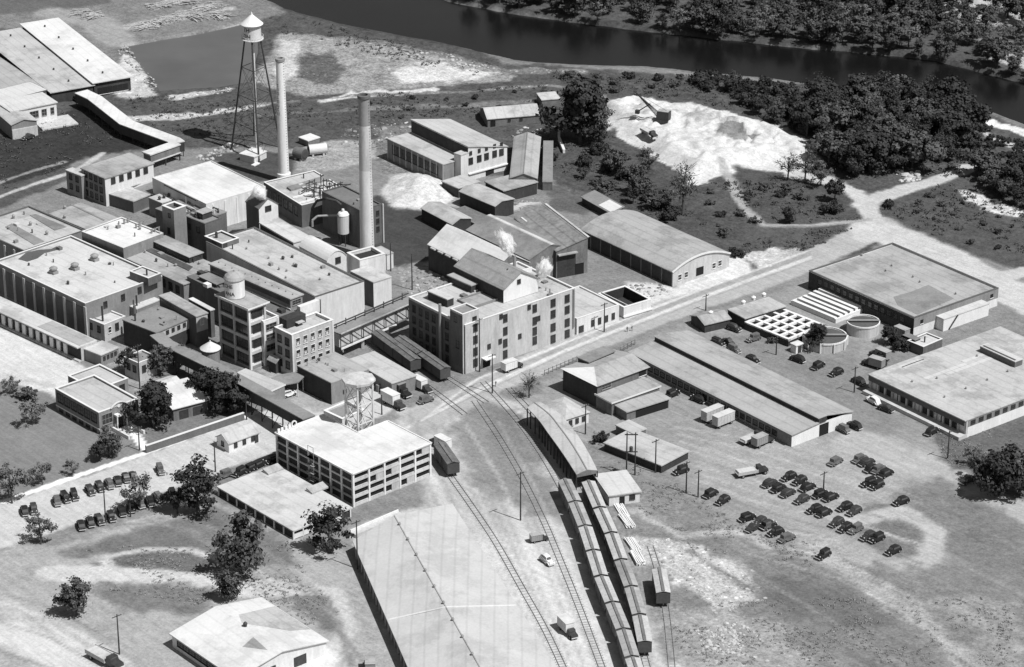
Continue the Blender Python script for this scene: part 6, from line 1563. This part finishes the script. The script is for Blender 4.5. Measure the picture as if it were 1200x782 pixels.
def fence(path, h, label, mat='wood', n=None):
    pts = [at(px, py) for px, py in path]; o_ = pts[0].copy(); r_ = custom('board_fence', label, 'fence', o_); pts = [p_-o_ for p_ in pts]
    pm = MB().box(-.09, .09, -.09, .09, 0, h).mesh('post', mat); d = pts[-1]-pts[0]; k = int(d.length/1.5)
    for i in range(k+1): link('post', pm, r_, T(*(pts[0]+d*(i/k))))
    for z in (h*.35, h*.85): MB().bar(pts[0]+Vector((0,0,z)), pts[-1]+Vector((0,0,z)), .06, .14).build('rail', mat, r_)
fence([(638,440),(676,424)], 1.7, 'post fence left of the hip barn along the road'); fence([(718,418),(744,404)], 1.7, 'post fence right of the hip barn along the road')
wall([(655,152),(655,165),(661,180)], 1.2, .7, 'white_paint', 'white_paint', 'white_fence', 'broken white fence beside the big dark tree', 'fence')

# ================================================================== PILES AND YARD CLUTTER
def plank_pile(px, py, L_, W_, n, ang, label, group, mat='wood_light', seed=0, jack=0.0):
    q = at(px, py); r_ = random.Random(seed); t_ = empty('lumber_pile', (q.x, q.y, 0), ang, label, 'lumber pile', group)
    bm_ = MB().box(-L_/2, L_/2, -.14, .14, 0, .12).mesh('plank', mat)
    for k in range(n):
        lay = k//6; o_ = link('plank', bm_, t_, T(r_.uniform(-.5, .5)*(1+3*jack), (k % 6-2.5)*W_/6*(1+.8*jack)+r_.uniform(-.06,.06), .02+lay*.24, r_.uniform(-.06, .06)*(1+9*jack)))
sd = 0
for px, py, an in sorted(((166,33,20),(178,30,-25),(190,25,15),(200,24,-20),(212,20,30),(222,17,10),(238,11,20),(252,8,-10),(186,8,15),(203,5,25),(222,3,10),(258,20,-35),(232,22,-40),(95,16,10),(108,20,30))):
    sd += 1; plank_pile(px, py, 6.0, 3.4, 30, R(an), f'heap of pale boards above the pond, {ORD[sd-1]} from the left', 'board heaps above the pond', 'stone', seed=sd, jack=1.0)
for px, py, an, n_, lb in ((735,612,R(-75),18,'upper stack of pale boards right of the trains'),(742,640,R(-76),18,'middle stack of pale boards right of the trains'),(747,655,R(-76),24,'lowest whitest stack of boards right of the trains'),(728,598,R(-75),12,'small board stack nearest the track office')):
    plank_pile(px, py, 6.5, 2.4, n_, an, lb, 'board stacks by the trains', 'white_paint', seed=n_)
for i, (px, py, an) in enumerate(((596,248,.5),(607,243,.7),(620,240,.1))):
    plank_pile(px, py, 7, 2, 12, an, f'{["left","middle","right"][i]} board stack behind the mottled roof bay', 'board stacks behind the bays', seed=40+i)
def hor_tank(px, py, L_, r, an, label, mat):
    q = at(px, py, r); t_ = empty('steel_tank', (q.x, q.y, 0), an, label, 'tank')
    MB().tube((-L_/2, 0, r+.4), (L_/2, 0, r+.4), r, r, 20).build('shell', mat, t_)
    for s_ in (-1, 1): MB().tube((s_*L_*.49, 0, r+.4), (s_*(L_/2+.25), 0, r+.4), r*1.02 if s_ < 0 else r, r*.6, 20).build('end_cap', 'steel_dark', t_); MB().box(-.3, .3, -r*.8, r*.8, 0, .7).build('saddle', 'concrete', t_, T(s_*L_*.3, 0, 0))
hor_tank(372, 176, 6.0, 1.7, AB-.4, 'pale horizontal steel tank lying right of the white chimney', 'steel_light'); hor_tank(352, 181, 4.0, 1.8, AA+.2, 'rusty horizontal boiler lying next to the white chimney', 'rust')
b = B('tank_hut', 'small white roofed hut behind the horizontal steel tanks', 'hut', (361,165), (353,160), (372,160), 2.0); b.slab('wood', 'roof_white', .2)
def heap_stuff(name, label, poly, n, smin, smax, mats, seed, zf=0.0, cat='rubble'):
    P = world_poly(poly); xs = [p_[0] for p_ in P]; ys = [p_[1] for p_ in P]; rg = np.random.RandomState(seed); m = MB(); k = 0
    while k < n:
        x = rg.uniform(min(xs), max(xs)); y = rg.uniform(min(ys), max(ys))
        if poly_sdf(P, np.array([x]), np.array([y]))[0] < 0: continue
        k += 1; s_ = rg.uniform(smin, smax)*(rg.rand()**1.5+.35); vs = []
        for zz, rr, nn_ in ((-.1,1,6),(.3,.85,6),(.5,.4,6)):
            for j in range(nn_): a0 = 2*PI*j/nn_+rg.rand()*.5; vs.append((x+s_*rr*math.cos(a0)*rg.uniform(.7,1.2), y+s_*rr*math.sin(a0)*rg.uniform(.7,1.2), s_*zz+zf))
        f_ = [(i, (i+1) % 6, 6+(i+1) % 6, 6+i) for i in range(6)]+[(6+i, 6+(i+1) % 6, 12+(i+1) % 6, 12+i) for i in range(6)]+[tuple(range(12, 18))]
        m.add(vs, f_, rg.randint(len(mats)))
    return tag(m.build(name, mats), label, cat, kind='stuff')
heap_stuff('rubble', 'scattered pale stones at the bottom right of the trains', [(815,738),(868,728),(893,752),(850,770),(822,758)], 240, .25, .7, ['stone', 'stone', 'stone_dark'], 1)
heap_stuff('rubble', 'loose stones along the pond shore', [(140,50),(150,55),(165,75),(185,100),(180,108),(160,85),(138,62)], 110, .25, .7, ['stone', 'stone_dark'], 2)
heap_stuff('rubble', 'bright stones in the grass right of the boxcars', [(745,630),(800,632),(862,668),(900,702),(850,718),(790,690)], 150, .2, .5, ['stone', 'stone_dark'], 3)
heap_stuff('debris', 'scattered debris between the tanks and the workshop', [(395,150),(470,138),(500,150),(455,175),(400,172)], 150, .3, 1.1, ['stone', 'stone_dark', 'rust', 'wood'], 4)
heap_stuff('debris', 'scattered debris left of the arched hangar', [(735,335),(770,330),(790,345),(760,350)], 60, .3, .9, ['stone', 'stone_dark', 'wood'], 5)
heap_stuff('rubble', 'pale stones beside the road fork', [(1050,205),(1078,200),(1080,212),(1058,215)], 40, .4, 1.2, ['stone'], 6)
heap_stuff('debris', 'dumped debris on the flats beside the river', [(430,55),(520,62),(590,82),(560,84),(480,68)], 120, .3, .9, ['stone', 'stone_dark'], 7)
heap_stuff('rubble', 'pale stones along the white ditch bank', [(205,116),(240,108),(272,102),(275,106),(240,114),(210,120)], 120, .25, .6, ['stone', 'stone_dark'], 8)
heap_stuff('debris', 'jumbled scrap beside the bright square roof', [(225,184),(275,166),(285,172),(240,190)], 110, .3, .9, ['stone', 'stone_dark', 'rust'], 9)
heap_stuff('debris', 'jumbled barrels and scrap behind the cross shed', [(590,232),(625,222),(640,236),(600,248)], 70, .3, .8, ['stone', 'stone_dark', 'wood'], 10)
heap_stuff('debris', 'scrap lying between the lone storehouse and the long gabled shed', [(590,150),(650,150),(640,160),(600,160)], 50, .3, .9, ['stone', 'stone_dark'], 11)
heap_stuff('debris', 'small dark clutter in the yard between mill and coal yard', [(455,320),(515,312),(530,335),(480,345)], 90, .3, .8, ['stone', 'stone_dark', 'wood'], 12)

# ================================================================== PEOPLE
def person(px, py, rz, label):
    q = at(px, py); me = bpy.data.meshes.new('body'); bm = bmesh.new()
    J = [((0,0,.95),.15),((0,0,1.2),.16),((0,0,1.42),.17),((0,0,1.53),.06),((0,.02,1.66),.10),((0,.02,1.74),.085),
         ((.1,0,.88),.10),((.12,.06,.48),.07),((.12,-.04,.09),.05),((.12,.12,.04),.045),((-.1,0,.88),.10),((-.13,-.1,.48),.07),((-.12,-.22,.09),.05),((-.12,-.07,.04),.045),
         ((.22,0,1.4),.065),((.28,-.04,1.12),.05),((.29,.06,.88),.04),((-.22,0,1.4),.065),((-.28,.04,1.12),.05),((-.29,.12,.88),.04)]
    vs = [bm.verts.new(p_) for p_, _ in J]
    for a_, c_ in ((0,1),(1,2),(2,3),(3,4),(4,5),(0,6),(6,7),(7,8),(8,9),(0,10),(10,11),(11,12),(12,13),(2,14),(14,15),(15,16),(2,17),(17,18),(18,19)): bm.edges.new((vs[a_], vs[c_]))
    bm.to_mesh(me); bm.free(); o_ = bpy.data.objects.new('person', me); COL.objects.link(o_)
    sk = o_.modifiers.new('skin', 'SKIN')
    for i, (_, r_) in enumerate(J): me.skin_vertices[0].data[i].radius = (r_, r_); me.skin_vertices[0].data[i].use_root = (i == 0)
    o_.modifiers.new('sub', 'SUBSURF').levels = 1
    dg = bpy.context.evaluated_depsgraph_get(); nm_ = bpy.data.meshes.new_from_object(o_.evaluated_get(dg)); o_.modifiers.clear(); o_.data = nm_
    nm_.materials.clear(); nm_.materials.append(MATS['cloth']); nm_.materials.append(MATS['skin'])
    for f in nm_.polygons:
        if f.center.z > 1.52 or f.center.z < .92 and abs(f.center.x) > .26: f.material_index = 1
    o_.location = (q.x, q.y, 0); o_.rotation_euler = (0, 0, rz); tag(o_, label, 'person')
person(735, 389, R(40), 'person in dark clothes walking on the road, left of two'); person(740.5, 388, R(60), 'person in dark clothes walking on the road, right of two'); person(581, 453, R(-120), 'person in dark clothes standing near the road pole')

# ================================================================== STEAM
SC.cycles.volume_bounces = 12; SC.cycles.max_bounces = 14
def steam(px, py, z, sx, sy, sz, lean, label):
    q = at(px, py, z); m, t, bs = nodes_of('steam_'+str(px), 1.0); t.nodes.remove(bs)
    out = [n_ for n_ in t.nodes if n_.type == 'OUTPUT_MATERIAL'][0]
    pv = t.nodes.new('ShaderNodeVolumePrincipled'); pv.inputs['Color'].default_value = (1, 1, 1, 1); pv.inputs['Anisotropy'].default_value = .2
    tc = t.nodes.new('ShaderNodeTexCoord'); O = tc.outputs['Object']
    ln = t.nodes.new('ShaderNodeVectorMath'); ln.operation = 'LENGTH'; t.links.new(O, ln.inputs[0])
    nz = noise(t, O, 1.9, 4, .6); nz.node.inputs['Distortion'].default_value = .5
    v = math_n(t, 'SUBTRACT', math_n(t, 'ADD', math_n(t, 'MULTIPLY', nz, 1.5), -.05), ln.outputs['Value'])
    v = maprange(t, v, 0.0, .25, 0, 5.0); t.links.new(v, pv.inputs['Density']); t.links.new(pv.outputs[0], out.inputs['Volume'])
    me = bpy.data.meshes.new('steam_plume'); bm = bmesh.new(); bmesh.ops.create_icosphere(bm, subdivisions=3, radius=1.0); bm.to_mesh(me); bm.free(); me.materials.append(m)
    o_ = link('steam_plume', me); o_.location = q; o_.scale = (sx, sy, sz); o_.rotation_euler = (0, lean, 0); tag(o_, label, 'steam')
steam(592, 284, 26, 3.0, 3.0, 5.6, R(-28), 'white steam plume over the grey gabled bays'); steam(637, 315, 21, 2.8, 2.8, 4.6, R(12), 'white steam plume at the right part of the mill roof'); steam(304, 226, 17, 3.0, 3.0, 3.0, R(60), 'white steam puff above the little gabled house')
steam(205, 222, 9, 1.4, 1.4, 1.6, 0, 'small steam wisp over the cluttered pipe roof') if 0 else None

# ================================================================== TREES
def leaf_mesh(C, size, rg, name, mat, out=None):
    """loose leaf-spray quads; out = outward direction that the sprays lean towards"""
    n_ = len(C); nn_ = rg.normal(size=(n_, 3))*.75
    if out is not None: nn_ = nn_ + out
    nn_ /= np.linalg.norm(nn_, axis=1)[:, None]; w_ = rg.normal(size=(n_, 3)); u = np.cross(nn_, w_); u /= np.linalg.norm(u, axis=1)[:, None]; v_ = np.cross(nn_, u)
    s_ = size*rg.uniform(.6, 1.3, (n_, 1)); u *= s_; v_ *= s_*.75
    V = np.stack([C-u-v_, C+u-v_*.6, C+u*.7+v_, C-u*.8+v_*.9], 1).reshape(-1, 3); me = bpy.data.meshes.new(name)
    me.vertices.add(n_*4); me.vertices.foreach_set('co', V.astype(np.float32).ravel()); me.loops.add(n_*4); me.loops.foreach_set('vertex_index', np.arange(n_*4, dtype=np.int32))
    me.polygons.add(n_); me.polygons.foreach_set('loop_start', np.arange(n_, dtype=np.int32)*4); me.materials.append(MATS[mat]); me.update(); return me
def tree_proto(seed, rx, rz, zc_, nclump, nleaf, leaf, mat, trunk_r=.28, cl_r=1.1, bare=False):
    rg = np.random.RandomState(seed); r_ = empty('shrub' if zc_ < 4 else 'tree', (0, 0, 0), 0, '', 'shrub' if zc_ < 4 else 'tree'); cs = []
    while len(cs) < nclump:
        p_ = rg.uniform(-1, 1, 3); l_ = np.linalg.norm(p_)
        if l_ > 1 or l_ < .35: continue
        wob = (1+.3*math.sin(3*math.atan2(p_[1], p_[0])+seed))*(1+.25*math.sin(5*p_[2]+seed*2))
        cs.append((p_[0]*rx*wob, p_[1]*rx*wob, zc_+p_[2]*rz))
    cs = np.array(cs); off = [rg.normal(size=(nleaf, 3))*np.array([1, 1, .75])*cl_r*rg.uniform(.22, .66) for c_ in cs]
    C = np.concatenate([c_+o_ for c_, o_ in zip(cs, off)]); out = np.concatenate([o_/(np.linalg.norm(o_, axis=1)[:, None]+1e-6) for o_ in off]) + (C-np.array([0, 0, zc_]))/max(rx, rz)*.9 + np.array([0, 0, .35])
    C[:, 2] = np.maximum(C[:, 2], .25)
    m = MB(); zt_ = zc_-rz*.35; m.tube((0, 0, -.2), (.1, .05, zt_*.6), trunk_r, trunk_r*.75, 8); m.tube((.1, .05, zt_*.6), (0, 0, zc_+rz*.2), trunk_r*.75, trunk_r*.35, 7)
    for c_ in cs[:(nclump if bare else 12)]:
        h_ = zt_*rg.uniform(.5, 1.0); mid = Vector((c_[0]*.45, c_[1]*.45, h_+(c_[2]-h_)*.6)); m.tube((.05, .03, h_), mid, trunk_r*.35, trunk_r*.2, 5); m.tube(mid, tuple(c_), trunk_r*.2, trunk_r*.07, 5)
        if bare:
            for _ in range(4):
                e_ = Vector(c_)+Vector(rg.normal(size=3))*cl_r*.8; m.tube(mid.lerp(Vector(c_), rg.uniform(.3, 1)), e_, .07, .03, 4)
    m.build('trunk', 'bark', r_); link('crown', leaf_mesh(C, leaf, rg, 'crown', mat, out), r_); return r_
TREES = {'oak': tree_proto(1, 4.0, 3.5, 5.9, 38, 120, .27, 'foliage'), 'oak2': tree_proto(2, 3.6, 3.3, 5.9, 34, 110, .28, 'foliage_black'), 'tall': tree_proto(3, 2.5, 4.5, 5.6, 34, 110, .25, 'foliage'), 'pale': tree_proto(4, 3.5, 3.5, 5.8, 24, 64, .22, 'foliage_light', .24),
         'bare': tree_proto(5, 3.6, 3.8, 6.0, 30, 14, .17, 'foliage_light', .30, 1.0, True), 'bush': tree_proto(6, 4.2, 3.2, 3.2, 30, 100, .36, 'foliage_black', .2), 'dark': tree_proto(8, 3.9, 4.2, 5.4, 44, 120, .28, 'foliage_black', .3), 'bush2': tree_proto(9, 4.2, 3.0, 3.0, 26, 90, .33, 'foliage', .2),
         'ragged': tree_proto(12, 3.4, 4.0, 5.7, 24, 110, .25, 'foliage', .28, 1.25), 'ragged2': tree_proto(15, 3.0, 4.3, 5.5, 26, 100, .24, 'foliage_black', .28, 1.2)}
rt_ = random.Random(4)
def tree(kind, px, py, h, label, group=None, wide=1.0):
    q = at(px, py); s_ = h/10.0; return place(TREES[kind], (q.x, q.y, 0), rt_.uniform(0, 6.28), label, group, (s_*wide, s_*wide, s_))
for a_ in (('ragged2', 232, 604, 15, 'largest dark tree at the street beside the low white shed'), ('oak', 208, 602, 7, 'dark bush tree left of the largest street tree'), ('pale', 165, 598, 11, 'pale leafy tree rising out of the lower car row'), ('pale', 48, 638, 9, 'sparse tree at the left street end'), ('ragged', 90, 722, 11, 'single round tree on the lower left field'),
           ('ragged', 285, 672, 17, 'tall tree above the white roofed barn'), ('ragged', 268, 705, 9, 'dark tree touching the white barn roof'), ('ragged2', 386, 648, 13, 'slanting dark tree between white shed and very long warehouse'), ('ragged', 128, 535, 9, 'dark tree in front of the curved office entrance'), ('oak2', 118, 541, 6, 'low dark shrub tree left of the office entrance'),
           ('dark', 181, 502, 14, 'tall black tree right of the curved front office'), ('dark', 262, 484, 13, 'large dark tree under the conveyor gallery'), ('oak2', 240, 470, 10, 'dark tree left of the conveyor trestles'), ('ragged', 188, 440, 10, 'dark tree between square house and conveyor'), ('oak2', 153, 438, 8, 'dark tree behind the curved front office'),
           ('oak', 210, 432, 8, 'small dark tree under the upper conveyor'), ('pale', 38, 498, 9, 'pale ragged tree on the lawn left of the office'), ('pale', 12, 462, 6, 'low shrub at the top of the left lawn'), ('bush2', 30, 468, 6, 'bush above the ragged lawn tree'), ('pale', 14, 590, 12, 'pale tall tree at the left edge of the lawn'), ('pale', 50, 568, 7, 'thin young tree on the left lawn'), ('pale', 85, 557, 5, 'low young tree right on the left lawn'),
           ('bare', 620, 466, 8, 'bare branched tree beside the road and rail tracks'), ('bush', 704, 518, 4.5, 'round dark bush right of the curved train shed'), ('dark', 1172, 582, 14, 'large bushy tree at the right edge'), ('ragged', 1195, 580, 13, 'leafy tree cut by the right edge'), ('oak', 1150, 566, 8, 'smaller tree left of the large right edge tree'), ('pale', 1140, 545, 6, 'thin shrub tree by the right warehouse corner'),
           ('dark', 680, 168, 24, 'very tall dark tree beside the lone storehouse'), ('ragged', 702, 168, 14, 'tree right of the very tall dark tree'), ('oak2', 662, 160, 9, 'low dark tree left of the very tall dark tree'), ('bare', 800, 252, 17, 'bare forked tree standing before the white dump'), ('bush', 785, 258, 7, 'dark bush at the foot of the bare forked tree'), ('bush', 775, 245, 6, 'dark bush left of the bare forked tree'),
           ('ragged', 745, 228, 10, 'leafy tree at the lower left of the white dump'), ('oak2', 742, 238, 6, 'dark bush under the leafy dump edge tree'), ('oak', 722, 205, 9, 'tree on the slope left of the white dump'), ('pale', 760, 200, 9, 'pale tree in front of the white dump'), ('bare', 923, 212, 10, 'bare tree at the right end of the white dump'), ('bare', 943, 214, 11, 'second bare tree at the right end of the white dump'), ('pale', 962, 218, 10, 'pale tree right of the bare pair'),
           ('bush', 812, 292, 5, 'dark bush right of the arched hangar roof'), ('bush', 864, 302, 5, 'dark bush at the front corner of the arched hangar'), ('bush', 926, 258, 4, 'small dark bush on the scrub field'), ('tall', 926, 262, 6, 'narrow dark tree on the scrub field'), ('bush', 875, 232, 3, 'small bush beside the footpath'), ('bush', 975, 250, 6, 'dark bush near the road fork'), ('oak2', 978, 236, 8, 'dark tree near the road fork'), ('bush', 1041, 243, 4, 'dark bush on the tip of the road fork'),
           ('dark', 958, 409, 8, 'dark tree added as the dark mass inside the round basin'), ('dark', 1042, 404, 6, 'dark tree beside the taller round tank'), ('bush', 1056, 410, 6, 'dark shrub left of the small white topped shed'), ('bush', 1030, 428, 5, 'dark shrub behind the corner of the front right warehouse'), ('bush2', 905, 402, 3, 'low shrub beside the grid basin'), ('bush2', 745, 462, 2.5, 'low shrub by the lean-to'), ('bush', 1010, 386, 4, 'dark shrub between the two round tanks'), ('bush2', 680, 536, 3, 'shrub on the bank below the small hipped house')): tree(*a_)  # tree at the round basin stands in for a shadowy dark mass
KW = {'dark': 'dense', 'oak': 'round', 'oak2': 'broad', 'tall': 'narrow', 'pale': 'pale', 'bush': 'bushy', 'bush2': 'spreading', 'ragged': 'ragged', 'ragged2': 'uneven'}
def wood_label(label, kd, x, xa_, xb_, s_, h0, h1):
    sz = 'tall' if s_*10 > h0+(h1-h0)*.6 else 'low' if s_*10 < h0+(h1-h0)*.3 else 'medium'
    t = (x-xa_)/(xb_-xa_+1e-6); ps = ['left end', 'left part', 'middle', 'right part', 'right end'][min(4, int(t*5))]
    return f'{sz} {KW[kd]} {label}, {ps}'
def wood(poly, n, mind, kinds, h0, h1, label, group, seed):
    P = world_poly(poly); rg = random.Random(seed); xs = [p_[0] for p_ in P]; ys = [p_[1] for p_ in P]; got = []; tries = 0
    while len(got) < n and tries < 20000:
        tries += 1; x = rg.uniform(min(xs), max(xs)); y = rg.uniform(min(ys), max(ys))
        if poly_sdf(P, np.array([x]), np.array([y]))[0] < 0 or any((x-a_)**2+(y-c_)**2 < mind**2 for a_, c_ in got): continue
        got.append((x, y)); s_ = rg.uniform(h0, h1)/10; w_ = s_*rg.uniform(.9, 1.3); kd = rg.choice(kinds); place(TREES[kd], (x, y, -.1), rg.uniform(0, 6.28), wood_label(label, kd, x, min(xs), max(xs), s_, h0, h1), group, (w_, w_, s_))
wood([(960,118),(1050,122),(1110,130),(1140,150),(1150,185),(1080,192),(1020,213),(975,195),(945,165),(935,140)], 58, 5.0, ['dark', 'oak2', 'dark', 'ragged2', 'oak'], 8, 15, 'dark tree in the dense wood between dump and river', 'dense wood by the dump', 1)
wood([(812,94),(850,100),(905,112),(880,118),(815,104)], 9, 4.5, ['bush', 'oak2'], 5, 8, 'dark bush on the near river bank above the dump', 'near bank bushes', 2)
wood([(540,-2),(600,12),(680,23),(760,33),(850,43),(950,53),(1050,61),(1160,82),(1230,98),(1240,70),(1170,45),(1090,22),(1070,-25),(600,-30)], 170, 5.4, ['oak', 'pale', 'tall', 'oak', 'pale', 'ragged', 'ragged2', 'ragged'], 6, 13, 'tree in the wood along the far river bank', 'far bank wood', 3)
wood([(850,104),(935,112),(945,160),(905,150),(880,128)], 22, 5.5, ['bush', 'oak2', 'ragged', 'bush2'], 4, 9, 'tree in the scattered growth above the white dump', 'scattered growth above the dump', 14)
wood([(1145,200),(1175,192),(1230,205),(1240,250),(1180,240),(1150,228)], 16, 5, ['dark', 'oak2', 'oak'], 7, 12, 'dark tree in the copse at the right edge below the river', 'right edge copse', 4)
wood([(1085,5),(1230,12),(1240,70),(1150,45)], 16, 7, ['oak', 'pale', 'tall'], 7, 12, 'lighter tree in the far clearing at the upper right', 'far clearing trees', 5)
wood([(660,90),(800,92),(790,110),(690,108)], 10, 8, ['bush', 'bush2'], 2.5, 5, 'small shrub between river and white dump', 'shrubs by the river', 6)
wood([(640,190),(700,170),(760,210),(790,250),(740,240),(680,215)], 16, 5, ['bush2', 'bush', 'oak'], 3, 7, 'shrub on the slope between hangar and white dump', 'slope shrubs', 7)
wood([(830,215),(900,215),(990,240),(1000,255),(900,255),(850,280),(820,260)], 18, 6, ['bush2', 'bush'], 1.8, 4, 'low shrub on the scrub field above the road', 'scrub field shrubs', 8)
wood([(1050,235),(1120,222),(1190,260),(1190,300),(1110,280)], 16, 7, ['bush2', 'bush'], 1.5, 3.5, 'low shrub on the dark field at the right', 'dark field shrubs', 9)
wood([(420,120),(640,105),(640,135),(460,140)], 14, 8, ['bush2', 'bush'], 1.5, 3.0, 'low shrub on the scrub strip above the workshops', 'scrub strip shrubs', 10)
wood([(1150,150),(1200,175),(1210,195),(1160,185)], 8, 5, ['bush', 'oak2'], 2.5, 5, 'dark shrub by the pale bank at the right edge', 'right bank shrubs', 11)
def scrub(name, label, polys, dens, hmax, mat, seed, leaf=.32):
    rg = np.random.RandomState(seed); Cs = []
    for poly in polys:
        P = world_poly(poly); xs = [p_[0] for p_ in P]; ys = [p_[1] for p_ in P]; A_ = (max(xs)-min(xs))*(max(ys)-min(ys)); n_ = int(A_*dens)
        x = rg.uniform(min(xs), max(xs), n_); y = rg.uniform(min(ys), max(ys), n_); k = (poly_sdf(P, x, y) > 0) & (vnoise(x, y, 9, seed) > .46)
        x, y = x[k], y[k]
        for xi, yi in zip(x, y):
            hh = rg.uniform(.2, 1)*hmax; m_ = rg.randint(5, 14); Cs.append(np.stack([xi+rg.normal(size=m_)*.5*hmax**.5, yi+rg.normal(size=m_)*.5*hmax**.5, np.abs(rg.normal(size=m_))*hh*.6+.1], 1))
    C = np.concatenate(Cs); i_ = np.clip(np.searchsorted(gx, C[:, 0]), 0, NX-1); j_ = np.clip(np.searchsorted(gy, C[:, 1]), 0, NY-1); zz = Z.reshape(NY, NX)[j_, i_]; C[:, 2] += zz
    C = C[zz > -.8]
    return tag(link(name, leaf_mesh(C, leaf, rg, name, mat, np.array([[0, 0, .8]]))), label, 'scrub', kind='stuff')
scrub('scrub', 'low dark scrub covering the wild ground around the works', [[(640,85),(830,95),(905,115),(900,140),(800,118),(735,110),(700,115),(660,180),(640,170)], [(640,190),(700,160),(790,235),(850,280),(880,300),(830,310),(700,230)], [(830,215),(960,210),(1005,240),(1005,258),(900,260),(860,230)], [(870,272),(1000,268),(930,302),(870,305)],
      [(1035,246),(1110,215),(1200,225),(1230,300),(1110,288)], [(1050,195),(1150,188),(1140,200),(1070,215)]], .2, .8, 'foliage', 21, .26)
scrub('scrub', 'dry low scrub between pond, river and workshops', [[(300,8),(420,38),(600,80),(640,82),(560,92),(330,40)], [(150,112),(310,118),(640,100),(640,140),(460,140),(300,165),(160,150)], [(0,165),(90,125),(150,160),(90,190),(0,230)]], .2, .55, 'foliage', 22, .22)
scrub('scrub', 'tufted weeds on the bank beside the trains and fields', [[(695,505),(760,545),(860,610),(960,640),(1000,680),(800,640),(730,580)], [(780,710),(1000,700),(1190,690),(1190,780),(800,780)], [(1090,505),(1160,500),(1160,560),(1110,545)], [(100,640),(330,640),(410,720),(390,740),(120,690)]], .6, .2, 'dry_grass', 23, .13)
for o in bpy.data.objects:
    if o.type == 'EMPTY' and not o.get('label') and not o.get('kind') and o.parent is None:
        for ch in list(o.children_recursive): bpy.data.objects.remove(ch, do_unlink=True)
        bpy.data.objects.remove(o, do_unlink=True)
